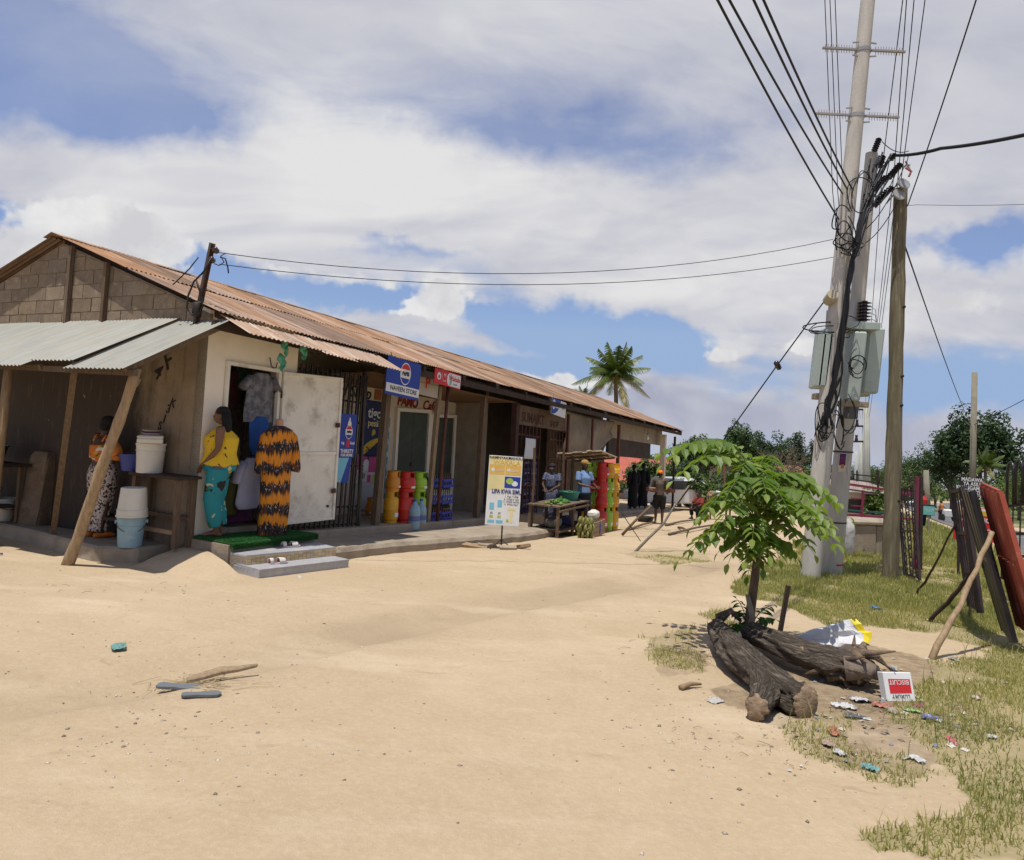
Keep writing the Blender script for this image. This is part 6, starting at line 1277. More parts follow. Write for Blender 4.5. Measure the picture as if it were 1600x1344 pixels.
# overhead wires: each one a thing
def wire(label, pts, r, sag=0., group='overhead wires', m=M_wire, n=18):
    P = [AT(*p) for p in pts]; L = []
    for a_, c_ in zip(P, P[1:]): L += line(a_, c_, n, sag)[:-1]
    L.append(P[-1]); o = L[0].copy(); ob = MB().tube([q-o for q in L], r, 6).build('overhead_wire', m, None, loc=o, smooth=True); return tag(ob, label, 'wire', group)
for i, (x0, x1, y1) in enumerate(((1108, 1312, 345), (1126, 1318, 305), (1166, 1326, 300), (1182, 1334, 300))): wire('%s of four thick cables sloping down from top centre to the poles' % ['leftmost', 'second', 'third', 'rightmost'][i], [(x0, -25, 6.2+.1*i), (x1, y1, 11.7)], .014, .06)
wire('upper service wire from the roof mast to the concrete pole', [(336, 394, 9.15), (1302, 374, 11.7)], .0055, .42); wire('lower service wire from the roof mast to the concrete pole', [(343, 413, 9.15), (1302, 402, 11.7)], .0055, .36)
for i, (x0, x1) in enumerate(((1288, 1338), (1296, 1341), (1304, 1344))): wire('%s of three thin lines dropping beside the tall pole' % ['left', 'middle', 'right'][i], [(x0, -20, 11.4), (x0+13, 300, 13.5), (x1, 655, 38)], .007, .0)
for i, (x0, xm, x1, y1) in enumerate(((1413, 1380, 1350, 662), (1418, 1397, 1353, 664), (1430, 1402, 1356, 640), (1448, 1404, 1357, 662))): wire('%s thin line from the frame top down to the far concrete pole' % ['first', 'second', 'third', 'fourth'][i], [(x0, -20, 11.0), (xm, 250+20*i, 13.5), (x1, y1, 38)], .008, .0)
wire('lone wire from the top right corner to the wooden pole', [(1530, -15, 8.5), (1418, 322, 12.2)], .010, .05); wire('thick twisted cable leaving the switchgear to the right', [(1398, 243, 12.1), (1470, 232, 11.0), (1640, 202, 9.0)], .028, .03); wire('thin horizontal wire right of the wooden pole', [(1409, 318, 12.3), (1432, 320, 12.3), (1640, 318, 11)], .004, .02); wire('thin wire from the wooden pole to the pale far pole', [(1409, 370, 12.3), (1519, 668, 46)], .014, .25); wire('short wire running right from the pale far pole', [(1519, 665, 46), (1680, 580, 40)], .02, .1)
SW_ = wire('slanting stay wire from the concrete pole to the yard', [(1318, 430, 11.7), (1215, 570, 12.5), (1060, 786, 14.0)], .011, 0, 'stay wire'); a = AT(1215, 571, 12.48); o = MB().lathe([(.02, -.09), (.045, -.07), (.05, 0), (.045, .07), (.02, .09)], 10).build('stay_insulator', M_por, SW_, loc=a-SW_.location, rot=(R(20), R(-38), 0), smooth=True)
RDp = thing('anchor_pole', 'bent pale stick slanting to the ground at the end of the stay wire', 'pole', GP(985, 864), 0); q0 = RDp.location.copy(); e_ = AT(1062, 784, 14.0)-q0; MB().tube([Vector((0, 0, -.1)), e_*.3+Vector((.04, 0, -.05)), e_*.6+Vector((.05, 0, -.06)), e_*.85+Vector((0, 0, 0)), e_*1.25+Vector((-.05, 0, .08))], [.028, .026, .024, .02, .015], 8).build('shaft', mat('grey_stick', (.2, .17, .13), (.13, .11, .08), 8), RDp, smooth=True)
MB().tube([e_*.2, e_*.2+Vector((-.35, .3, .5))], .008, 5).build('wire_end', M_wire, RDp)
# roof service mast
ms = AT(302, 498, 9.12); mt_ = AT(330, 380, 9.12); MS = thing('service_mast', 'leaning steel angle mast with two insulators on the roof corner', 'mast', ms, 0); d = mt_-ms
MB().bar((0, 0, -.25), d, .055, .03).build('angle', mat('rusty_angle', (.10, .075, .06), (.07, .05, .04), 8, .7), MS); MB().bar((.02, .02, -.25), d+Vector((.02, .02, 0)), .012, .055).build('flange', M_rust, MS)
for (px, py) in ((337, 391), (331, 406)):
    c_ = AT(px, py, 9.1)-ms; o = MB().lathe([(.02, -.04), (.04, -.03), (.032, -.008), (.032, .008), (.04, .03), (.02, .04)], 12).build('insulator', M_por, MS, loc=c_, rot=(R(80), .3, 0), smooth=True); MB().bar(c_+Vector((-.06, 0, .02)), c_+Vector((.02, 0, .02)), .012).build('bracket', M_rust, MS)
loop = [(330, 404), (318, 425), (303, 440), (294, 462), (292, 482), (300, 492), (312, 490), (317, 478), (312, 455), (306, 436)]
MB().tube([AT(x_, y_, 9.05)-ms for x_, y_ in loop], .012, 6).build('cable_loop', M_wire, MS, smooth=True); MB().tube([AT(x_, y_, 9.04)-ms for x_, y_ in ((344, 402), (352, 404), (356, 418), (357, 427))], .009, 6).build('tail', M_wire, MS, smooth=True); MB().tube([AT(x_, y_, 9.1)-ms for x_, y_ in ((310, 402), (296, 420), (284, 432), (270, 445))], .008, 6).build('tail', M_wire, MS, smooth=True); MB().tube([AT(x_, y_, 9.05)-ms for x_, y_ in ((335, 412), (342, 415), (350, 410), (345, 400), (352, 396))], .007, 6).build('tail', M_wire, MS, smooth=True)
b = MB(); c_ = AT(308, 480, 9.1)-ms; b.lathe([(.001, -.12), (.06, -.12), (.06, .05), (.05, .06), (.001, .06)], 12, c=c_); b.build('pot_head', M_black, MS, smooth=True)
# far poles
def far_pole(label, px, py0, py1, Y, r, m, arms=()):
    a = AT(px[1], py1, Y); c = AT(px[0], py0, Y); a.z = gz(a.x, a.y)-.2; t = thing('far_pole', label, 'utility pole', a, 0, 'poles along the road'); MB().tube([(0, 0, 0), c-a], [r*1.25, r], 10).build('shaft', m, t, smooth=True)
    for (y_, x0, x1) in arms:
        p0 = AT(x0, y_, Y)-a; p1 = AT(x1, y_, Y)-a; MB().bar(p0, p1, .09).build('crossarm', M_black, t)
        for xx in (x0+2, (x0+x1)/2-3): q = AT(xx, y_, Y)-a; MB().lathe([(.05, 0), (.09, .08), (.06, .2), (.07, .32), (.03, .36)], 8, c=q).build('insulator', M_por, t)
M_fp = mat('pale_far_pole', (.42, .42, .36), (.36, .36, .31), 2, .9); M_gp = mat('greenish_pole', (.25, .225, .165), (.19, .17, .125), 2, .9)
far_pole('pale concrete pole with stacked crossarms behind the pink frame', (1353, 1355), 636, 800, 36, .16, M_fp, ((640, 1328, 1356), (666, 1326, 1358), (690, 1324, 1358))); far_pole('thinner concrete pole just left of the crossarm pole', (1345, 1346), 688, 790, 55, .16, M_fp); far_pole('tiny distant pole above the far trees', (1338, 1338), 705, 765, 95, .2, M_fp); far_pole('tall pale wooden pole in front of the big tree', (1523, 1518), 582, 815, 46, .17, M_gp); far_pole('slim pole on the bank above the road', (1447, 1450), 735, 795, 62, .22, M_gp); far_pole('short distant pole left of the knotty wooden pole', (1406, 1407), 728, 770, 80, .2, M_gp)
# ================================================================== SAPLING, LOGS, LITTER
rs8 = random.Random(21)
SAP = thing('sapling', 'young tree with drooping feathery leaves in front of the poles', 'tree', GP(1166, 1010), 0); s0 = SAP.location.copy(); SY = s0.y
M_bark = mat('grey_bark', (.15, .105, .072), (.08, .055, .038), 8, .95, 1.0, 18, stretch=(3, 3, .8), c3=(.22, .165, .12), s3=5, l3=.58, h3=.7)
M_lf = leafmat('sapling_leaf', (.06, .13, .02), (.235, .29, .06), .45, .38, patch=.2)
tr_pts = [Vector((0, 0, -.05)), AT(1172, 960, SY)-s0, AT(1180, 900, SY)-s0, AT(1184, 850, SY)-s0, AT(1182, 800, SY+.03)-s0, AT(1178, 755, SY+.05)-s0]
MB().tube(tr_pts, [.05, .042, .036, .03, .022, .012], 10).build('trunk', M_bark, SAP, smooth=True)
MB().tube([Vector((-.03, -.04, -.03)), AT(1176, 965, SY-.05)-s0, AT(1168, 930, SY-.06)-s0], [.035, .03, .02], 8).build('stem', mat('pale_bark', (.27, .22, .16), (.2, .16, .11), 8, .9, .6), SAP, smooth=True)
def leaf(parent, o, tip, arch, npair, L, W, m, name='leaf'):
    d = tip-o; n_ = 14; P = []
    for i in range(n_+1):
        f = i/n_; P.append(o+d*f+Vector((0, 0, arch*4*f*(1-f)**1.15)))
    b = MB(); b.tube(P, [.006-.004*i/n_ for i in range(n_+1)], 5)
    def lf(p, ax, out, l, w):
        ax = (ax*.35+out).normalized(); dn = Vector((0, 0, -1)); ax = (ax+dn*rs8.uniform(.1, .8)).normalized(); sd = ax.cross(Vector((0, 0, 1))); sd = sd.normalized() if sd.length > .1 else Vector((1, 0, 0)); up = sd.cross(ax); fo = .18
        v = [p, p+ax*l*.3+sd*w*.45+up*w*fo, p+ax*l*.65+sd*w*.42+up*w*fo*.8-up*l*.03, p+ax*l-up*l*.10, p+ax*l*.65-sd*w*.42+up*w*fo*.8-up*l*.03, p+ax*l*.3-sd*w*.45+up*w*fo, p+ax*l*.3, p+ax*l*.65-up*l*.03]
        b.add(v, [(0, 6, 1), (6, 7, 2, 1), (7, 3, 2), (0, 5, 6), (6, 5, 4, 7), (7, 4, 3)])
    for k in range(npair):
        f = .16+.8*k/npair; i = min(n_-1, int(f*n_)); p = P[i].lerp(P[i+1], f*n_-i); ax = (P[i+1]-P[i]).normalized(); sd = ax.cross(Vector((0, 0, 1))).normalized(); sc = (.72+.5*math.sin(math.pi*min(1, f*1.05)))*rs8.uniform(.85, 1.12)
        for s_ in (-1, 1): lf(p, ax, sd*s_, L*sc, W*sc)
    lf(P[-1], (P[-1]-P[-2]).normalized(), (P[-1]-P[-2]).normalized(), L*.75, W*.7)
    return b.build(name, m, parent)
tips = [(1020, 728, .3, .25), (1045, 735, -.2, .3), (1085, 715, .5, .25), (1068, 905, -.3, .2), (1078, 790, .2, .22), (1100, 815, -.5, .2), (1130, 738, .6, .2), (1155, 745, -.3, .2), (1185, 742, .1, .16), (1215, 745, .45, .2), (1245, 775, -.35, .2), (1288, 790, .2, .25), (1316, 815, -.1, .3), (1312, 898, .2, .3), (1290, 868, -.4, .25), (1265, 890, .4, .2), (1248, 872, -.5, .2), (1200, 893, -.55, .15), (1140, 912, -.4, .18), (1110, 868, .5, .2), (1088, 882, 0, .2), (1230, 812, -.6, .2), (1160, 800, -.6, .16), (1300, 845, .5, .25), (1190, 925, -.35, .15), (1168, 945, .2, .12), (1120, 838, -.7, .2), (1272, 830, -.65, .2), (1208, 850, -.75, .18), (1215, 905, .5, .15), (1150, 880, .55, .15), (1235, 850, .6, .2), (1135, 790, -.65, .2), (1195, 780, -.7, .15), (1100, 770, .6, .22), (1250, 800, .65, .2), (1175, 850, -.7, .12), (1060, 760, -.45, .25), (1285, 815, -.5, .22), (1165, 905, -.55, .12), (1030, 745, .1, .34), (1095, 735, -.1, .28), (1140, 760, .2, .2), (1200, 760, -.3, .2), (1260, 785, .1, .22), (1305, 860, -.2, .3), (1275, 850, .1, .25), (1220, 830, .2, .2), (1110, 800, .1, .22), (1085, 835, .35, .22), (1150, 835, -.3, .16), (1195, 815, .4, .16), (1180, 880, .45, .12), (1240, 900, -.2, .18), (1125, 885, .1, .18), (1295, 800, .4, .25)]
for ti, (px, py, dy, arch) in enumerate(tips):
    if ti % 6 == 4: continue
    py = py-8 if py < 850 else 842+(py-850)*.62; px = 1168+(px-1168)*1.08
    tip = AT(px, py, SY+dy)-s0; f = min(1, max(.0, (940-py)/200)); i = f*(len(tr_pts)-3)+2; k = min(int(i), len(tr_pts)-2); o = tr_pts[k].lerp(tr_pts[k+1], i-k); leaf(SAP, o, tip, arch*(1.15 if (tip-o).length > .5 else .7), 9 if (tip-o).length > .5 else 7, .135, .074, M_lf)
for (px, py, dy) in ((1145, 955, .1), (1208, 945, .15), (1212, 968, -.1), (1140, 985, -.05), (1200, 990, .2), (1150, 935, .2)):
    leaf(SAP, AT(1170, 985, SY)-s0, AT(px, py, SY+dy)-s0, .06, 6, .085, .045, leafmat('sapling_shoot', (.035, .10, .018), (.08, .17, .03), .4, .35))
SK = thing('wooden_stake', 'short wooden stake leaning behind the logs', 'stake', GP(1215, 992), 0); a = SK.location.copy(); MB().bar((0, 0, -.1), AT(1232, 915, a.y)-a, .05, .035).build('shaft', M_wood, SK, jit=.004)
def log(name, label, pts, rad, m, seed=0, n=54, rough=.05, cut=True):
    P = []; Rr = []; K = len(pts)-1
    for i in range(72):
        u = i/71*K; k = min(int(u), K-1); f = u-k; a_, b_, c_, d_ = pts[max(k-1, 0)], pts[k], pts[k+1], pts[min(k+2, K)]
        P.append(.5*(2*b_+(c_-a_)*f+(2*a_-5*b_+4*c_-d_)*f*f+(3*b_-a_-3*c_+d_)*f**3)); Rr.append(rad[k]*(1-f)+rad[k+1]*f)
    o = P[0].copy(); P = [p-o for p in P]; t = thing(name, label, 'log', o, 0); b = MB(); rings = []; q = None
    for i, p in enumerate(P):
        d = (P[min(i+1, 71)]-P[max(i-1, 0)]).normalized(); q = frame_for(d)[0] if q is None else (q-d*q.dot(d)).normalized(); w = q.cross(d); ring = []; ka = np.arange(n); ang = 2*np.pi*ka/n; tw = i*.05
        nzv = vnoise(np.cos(ang)*2.2+seed*7., np.sin(ang)*2.2+i*.07, 1., seed)-.5; nf = vnoise((ang+tw*.3)*7., np.full(n, i*.16+seed), 1., seed+3)-.5; ng = vnoise(ang*14., np.full(n, i*.55+seed), 1., seed+5)-.5
        for k in range(n):
            a = 2*math.pi*k/n
            n3_ = math.sin(a*3+seed)*.05+math.sin(a*2+i*.06)*.07; r = Rr[i]*(1+n3_+float(nzv[k])*.34+float(nf[k])*.20+float(ng[k])*.09); ring.append(p+q*math.cos(a)*r+w*math.sin(a)*r)
        rings.append(ring)
    bk = b.rings(rings, cap=False).build('bark', m, t, smooth=True); vec = []; ln = 0.
    for i in range(72):
        if i: ln += (P[i]-P[i-1]).length
        for k in range(n): a = 2*math.pi*k/n; vec += [math.cos(a)*.12+seed, math.sin(a)*.12, ln]
    bk.data.attributes.new('bk', 'FLOAT_VECTOR', 'POINT').data.foreach_set('vector', vec)
    for e, rg in ((0, rings[0]), (-1, rings[-1])):
        c = sum(rg, Vector())/len(rg); d = (P[0]-P[1] if e == 0 else P[-1]-P[-2]).normalized(); mb = MB(); lv = [rg, [c+(v-c)*.86+d*.012 for v in rg], [c+(v-c)*.5+d*.018 for v in rg], [c+(v-c)*.08+d*.02 for v in rg]]; mb.rings(lv, cap=False); mb.add(lv[-1], [tuple(range(n))]); mb.build('cut_end', mat('cut_wood', (.34, .25, .165), (.20, .14, .09), 16, .95, .8, 40, spec=.1), t, smooth=True)
    return t
M_log2 = mat('log_bark', (.125, .090, .064), (.062, .043, .030), 11, .95, 1.0, 22, c3=(.23, .175, .125), s3=9, l3=.52, h3=.66, detail=9)
def bark_mat():
    m = D.materials.new('log_bark_furrowed'); m.use_nodes = True; t = m.node_tree; n = NB(t); b_ = t.nodes['Principled BSDF']; at = n.node('ShaderNodeAttribute'); at.attribute_name = 'bk'; co = at.outputs['Vector']
    f1 = n.noise(n.vm('MULTIPLY', co, (30, 30, 4)), 1., 6, .6, .4); f2 = n.noise(n.vm('MULTIPLY', co, (90, 90, 14)), 1., 4, .6); pt_ = n.noise(co, 7, 5, .6)
    rid = n.m('SUBTRACT', 1., n.m('MULTIPLY', n.m('ABSOLUTE', n.m('SUBTRACT', f1, .5)), 5.), clamp=True)
    col = n.mix(n.map(pt_, .35, .65), (.175, .145, .115), (.245, .20, .155)); col = n.mix(n.m('MULTIPLY', rid, .85), col, (.035, .026, .019)); col = n.mix(n.map(f2, .55, .7, 0, .6), col, (.30, .24, .18)); col = n.mix(n.map(pt_, .62, .7, 0, .8), col, (.33, .25, .165))
    n.put(b_.inputs['Base Color'], col); b_.inputs['Roughness'].default_value = .95; b_.inputs['Specular IOR Level'].default_value = .15
    bn = n.node('ShaderNodeBump'); bn.inputs['Strength'].default_value = 1.; bn.inputs['Distance'].default_value = .03; n.put(bn.inputs['Height'], n.m('ADD', n.m('MULTIPLY', rid, -.7), n.m('MULTIPLY', f2, .5))); t.links.new(bn.outputs[0], b_.inputs['Normal']); return m
M_log = bark_mat()
LA = [GP(1122, 1008, .13), GP(1150, 1045, .13), GP(1190, 1082, .12), GP(1235, 1112, .10), GP(1258, 1124, .09)]
L1 = log('fallen_log', 'thick grey forked log lying nearest the camera beside the sapling', LA, [.095, .115, .105, .10, .10], M_log, 3)
FK = log('fork_stub', '', [LA[2]+Vector((0, .02, -.01)), GP(1196, 1104, .09), GP(1188, 1118, .085), GP(1182, 1128, .08)], [.08, .082, .078, .075], M_log, 6); FK.parent = L1; FK.location -= L1.location
for kk in ('category', 'label'): del FK[kk]
MB().tube([LA[0]-LA[0]+Vector((.0, 0, .1)), Vector((.12, .05, .16)), Vector((.2, 0, .08))], [.05, .03, .012], 8).build('root', M_log2, L1, smooth=True)
LB = [GP(1172, 1018, .15), GP(1215, 1038, .15), GP(1260, 1054, .14), GP(1310, 1068, .14), GP(1345, 1076, .13)]
L2 = log('fallen_log', 'brown furrowed log with a torn root end behind the front log', LB, [.085, .095, .10, .115, .10], M_log, 9)
rt = LB[3]-LB[0]; rr = random.Random(14)
for k in range(46):
    a = rr.uniform(0, 6.28); st = rt+Vector((rr.uniform(-.12, .22), rr.uniform(-.1, .1), rr.uniform(-.1, .1))); d = Vector((math.cos(a)*.7+.35, math.sin(a)*.8-.2, rr.uniform(-.5, .6))); L = rr.uniform(.12, .36); e1 = st+d*L*.5+Vector((0, 0, rr.uniform(-.03, .05))); e2 = st+d*L+Vector((rr.uniform(-.06, .06), rr.uniform(-.06, .06), rr.uniform(-.1, .02))); e2.z = max(e2.z, -.2)
    MB().tube([st, e1, e2], [rr.uniform(.02, .05), rr.uniform(.012, .03), .004], 7).build('root', M_log2 if k % 3 else mat('pale_root', (.21, .15, .10), (.13, .09, .06), 9, .95, .8), L2, smooth=True)
MB().tube([rt+Vector((.0, -.1, .0)), rt+Vector((.12, -.16, .02)), rt+Vector((.16, -.22, .01))], [.09, .075, .06], 12).build('knot', mat('grey_knot', (.25, .2, .15), (.17, .13, .1), 8, .9, .6), L2, smooth=True)
MB().tube([LB[1]-LB[0]+Vector((.0, -.1, -.05)), LB[1]-LB[0]+Vector((.06, -.25, .02)), LB[1]-LB[0]+Vector((.1, -.3, .05))], [.05, .045, .04], 9).build('branch_stub', M_woodp, L2, smooth=True)
# white sack with yellow hem
sb = GP(1290, 1012, .0); SKK = thing('plastic_sack', 'torn white woven sack with a yellow hem lying behind the logs', 'sack', sb, 0); rings = []; A_ = AT(1240, 1002, sb.y+.1)-sb; B_ = AT(1338, 1000, sb.y-.05)-sb; rr = random.Random(3)
for j in range(18):
    f = j/17; c = A_.lerp(B_, f)+Vector((0, 0, .02*math.sin(f*5))); r = .02+.155*f**.8; c.z = -.02+r*.72; ring = []
    for i in range(22):
        a = 2*math.pi*i/22; w = 1+.16*math.sin(a*5+f*6)+.10*math.sin(a*9-f*9)+rr.uniform(-.05, .05); ring.append(c+Vector((.04*math.sin(a*3), r*.95*w*math.cos(a), r*.85*w*math.sin(a))))
    rings.append(ring)
MB().rings(rings, cap=False).build('body', mat('white_woven', (.62, .62, .63), (.54, .54, .56), 7, .55, .25, 30), SKK, smooth=False, solid=.003)
MB().rings([[v+Vector((-.01, 0, 0)) for v in rings[-2]], [v*1.01 for v in rings[-1]], [v*1.02+Vector((.012, 0, 0)) for v in rings[-1]]], cap=False).build('hem', flat('hem_yellow', (.70, .55, .02)), SKK, solid=.004)
# litter
def crumple(label, px, py, sx, sy, sz0, col, seed, cat='litter', name='litter', dz=0., col2=None, rz=None):
    rr = random.Random(seed); sz = sz0*.34; sx *= .8; sy *= .8; col = tuple(v*.66+.08 for v in col); col2 = tuple(v*.66+.08 for v in col2) if col2 else None; b = MB(); n_ = 9; hgt = [[rr.uniform(0, 1) for _ in range(n_+1)] for _ in range(n_+1)]; jx = [[rr.uniform(-.05, .05) for _ in range(n_+1)] for _ in range(n_+1)]
    b.grid(lambda u, v: ((u-.5+jx[int(u*n_)][int(v*n_)])*sx*(1-.25*abs(v-.5)), (v-.5+jx[int(v*n_)][int(u*n_)])*sy*(1-.3*abs(u-.5)), hgt[int(u*n_+.5)][int(v*n_+.5)]*sz+sz*.4*(1-(2*u-1)**2)), n_, n_)
    m = printmat('lit_%s' % seed, col, [(col2, 1, .52)], 14, 0, .5) if col2 else mat('lit_%s' % seed, col, tuple(v*.8 for v in col), 20, .5); o = b.build(name, m, None, loc=GP(px, py, .006+dz), rot=(rr.uniform(-.15, .15), rr.uniform(-.15, .15), rr.uniform(0, 6.28) if rz is None else rz), smooth=False, solid=.002); return tag(o, label, cat)
WH = (.62, .60, .57)
for i, (lb, px, py, sx, sy, sz, c, c2) in enumerate((('teal plastic rag lying on the open sand at left', 186, 1008, .30, .12, .05, (.10, .32, .27), None), ('bright blue plastic bag on the grass', 1369, 955, .20, .13, .07, (.03, .22, .50), None), ('white crumpled wrapper on top of the root end', 1340, 1046, .10, .09, .06, WH, None), ('white torn tissue on the brown log', 1290, 1056, .13, .08, .05, WH, None), ('white and blue crumpled packet below the roots', 1345, 1098, .18, .13, .05, WH, (.08, .08, .25)), ('long white torn paper in front of the roots', 1318, 1108, .20, .14, .04, WH, (.3, .28, .26)), ('black and white wrapper trailing from the torn paper', 1340, 1125, .22, .06, .03, (.03, .03, .03), WH), ('orange and black snack wrapper beside the roots', 1378, 1108, .16, .09, .05, (.42, .10, .03), (.05, .04, .03)), ('pale brown paper scrap next to the orange wrapper', 1394, 1116, .12, .08, .04, (.42, .36, .27), None), ('small dark red wrapper right of the roots', 1437, 1109, .09, .05, .03, (.30, .03, .05), None), ('bright green wrapper right of the roots', 1426, 1117, .14, .05, .03, (.15, .42, .10), WH), ('navy blue and white packet on the bare soil', 1455, 1128, .15, .09, .04, (.03, .04, .22), WH), ('red and white carton flattened at lower right', 1487, 1160, .15, .07, .03, (.50, .05, .06), WH), ('blue and white wrapper near the bottom edge', 1433, 1187, .11, .07, .04, WH, (.1, .1, .35)), ('orange peel wrapper in the front grass tuft', 1303, 1148, .07, .12, .06, (.50, .17, .05), None), ('tan paper scrap in the front grass tuft', 1296, 1162, .10, .14, .03, (.42, .28, .17), None), ('white cup fragment in the front grass', 1312, 1175, .07, .09, .05, WH, None), ('teal bottle cap bag near the bottom centre right', 1360, 1198, .11, .07, .04, (.15, .42, .42), None), ('clear plastic scrap on the sand right of the sack', 1490, 1032, .14, .08, .05, (.40, .42, .42), None), ('white scrap with orange at the right grass edge', 1525, 1099, .12, .06, .03, WH, (.5, .15, .05)), ('tiny white scrap far right on the soil', 1551, 1157, .08, .06, .03, WH, None), ('white wrapper on the grass behind the stake', 1355, 928, .07, .09, .04, WH, None), ('white scrap at the lawn edge near the gate props', 1453, 970, .10, .06, .03, WH, None), ('yellow and blue wrapper strip right of the root end', 1397, 1048, .24, .06, .04, (.45, .42, .30), (.05, .15, .4)), ('pale scraps in the dusty patch left of the logs', 1118, 1098, .14, .10, .02, (.5, .48, .42), None), ('purple bottle top by the dry grass at left', 273, 1066, .05, .035, .02, (.10, .04, .25), None), ('white paper flake before the tiled steps', 468, 901, .12, .05, .01, WH, None), ('small purple scrap at the left edge', 1, 866, .06, .05, .05, (.13, .05, .22), None))): crumple(lb, px, py, sx, sy, sz, c, 100+i, col2=c2)
q = GP(1409, 1098); BX = thing('carton', 'small white carton with a red printed panel lying upside down', 'box', q, R(6), rot=(R(-18), 0, R(6))); MB().box(-.105, .105, 0, .07, 0, .19).build('body', C_pw, BX, bev=.004, jit=.002); MB().box(-.075, .085, -.003, -.0005, .055, .145).build('printed_panel', C_pred, BX); text('BISCUIT', .042, C_pw, BX, (.0, -.0045, .125), rot=(R(90), R(180), 0), ext=.0005); text('LUXURY', .035, C_blk, BX, (0, -.0035, .035), rot=(R(90), R(180), 0), ext=.0005)
V_ = []; F_ = []; mi_ = []; rq = random.Random(77)
for i in range(170):
    px, py = (rq.gauss(1370, 75), rq.gauss(1105, 38)) if i < 120 else (rq.uniform(1240, 1590), rq.uniform(1010, 1200)); p = GP(px, py, .006); a = rq.uniform(0, 6.28); L = rq.uniform(.006, .024); w = L*rq.uniform(.3, .9); ux = Vector((math.cos(a), math.sin(a), rq.uniform(-.25, .25))); uy = Vector((-math.sin(a), math.cos(a), rq.uniform(-.25, .25))); k = len(V_); V_ += [p-ux*L-uy*w*.7, p+ux*L*.8-uy*w, p+ux*L+uy*w*.8+Vector((0, 0, .006)), p-ux*L*.7+uy*w+Vector((0, 0, .008))]; F_.append((k, k+1, k+2, k+3)); mi_.append(rq.choice((0, 0, 0, 1, 2, 3, 4)))
mb = MB(); mb.add(V_, F_); mb.mi = mi_; o = mb.build('litter_scraps', [flat('scrap_%d' % i, c) for i, c in enumerate(((.50, .46, .40), (.20, .21, .28), (.34, .18, .12), (.27, .21, .14), (.36, .36, .32)))], None); tag(o, 'tiny scraps of paper and plastic trodden into the soil', None, kind='stuff')
# sandal soles, driftwood and straw on the sand
def slab_sole(label, px, py, rz, L, m):
    b = MB(); pr = [(-.5, .10), (-.42, .15), (-.1, .12), (.2, .17), (.42, .16), (.5, .06)]; b.rings([[(x_*L, -w*L, .0+.02*x_*x_), (x_*L, w*L, .0), (x_*L, w*L, .018), (x_*L, -w*L, .022)] for x_, w in pr]); tag(b.build('shoe_sole', m, None, loc=GP(px, py, .004), rot=(0, .05, rz), bev=.004), label, 'shoe sole', 'loose shoe soles')
slab_sole('grey loose shoe sole under the dry straw', 283, 1070, .1, .28, mat('grey_rubber', (.13, .14, .15))); slab_sole('second grey shoe sole nearest the camera', 315, 1082, .35, .22, mat('grey_rubber', (.13, .14, .15)))
o = MB().rings([[(x_, -w, z_), (x_, w, z_+.01), (x_, w, z_+.03), (x_, -w, z_+.025)] for x_, w, z_ in ((-.2, .02, .01), (-.1, .04, .03), (.0, .04, .05), (.1, .025, .05), (.22, .006, .06))]).build('driftwood', M_woodp, None, loc=GP(345, 1058), rot=(0, 0, .45), bev=.006); tag(o, 'curved flat piece of wood on the sand beside the straw', 'wood piece')
def straw(label, px, py, n_, spread, seed, col=(.42, .32, .17), L0=.2):
    rr = random.Random(seed); b = MB(); o = GP(px, py)
    for i in range(n_):
        a = rr.uniform(0, 6.28); x_, y_ = rr.gauss(0, spread), rr.gauss(0, spread*.6); L = rr.uniform(.3, 1)*L0; p = on((o.x+x_, o.y+y_), .006)-o; e = on((o.x+x_+L*math.cos(a), o.y+y_+L*math.sin(a)), rr.uniform(.004, .02))-o; mid = p.lerp(e, .5)+Vector((rr.uniform(-.02, .02), rr.uniform(-.02, .02), .008)); b.tube([p, mid, e], [.0017, .0015, .0008], 4)
    tag(b.build('dry_straw', mat('straw_%d' % seed, col, tuple(v*.65 for v in col), 20), None, loc=o), label, None, kind='stuff')
straw('dry straw on the sand by the grey soles', 300, 1062, 60, .13, 1, L0=.25); straw('dark twigs and dead stems left of the logs', 1060, 1020, 70, .2, 4, (.15, .11, .07), .2); straw('dry litter stems over the bare soil at right', 1420, 1120, 130, .35, 5, (.32, .26, .16), .16); straw('twigs near the lower right edge of the sand', 1180, 1170, 16, .25, 6, (.24, .19, .12), .08); straw('sparse sticks on the sand below the awning', 200, 920, 12, .5, 7, (.14, .10, .07), .08); straw('sticks scattered by the far bay', 1010, 828, 40, .7, 8, (.14, .10, .07), .9)
o = MB().tube([(-.1, 0, .02), (0, .01, .03), (.09, 0, .02)], [.02, .016, .008], 7).build('twig', M_woodp, None, loc=GP(1080, 1078), rot=(0, 0, .5), smooth=True); tag(o, 'short thick twig left of the front log', 'twig')
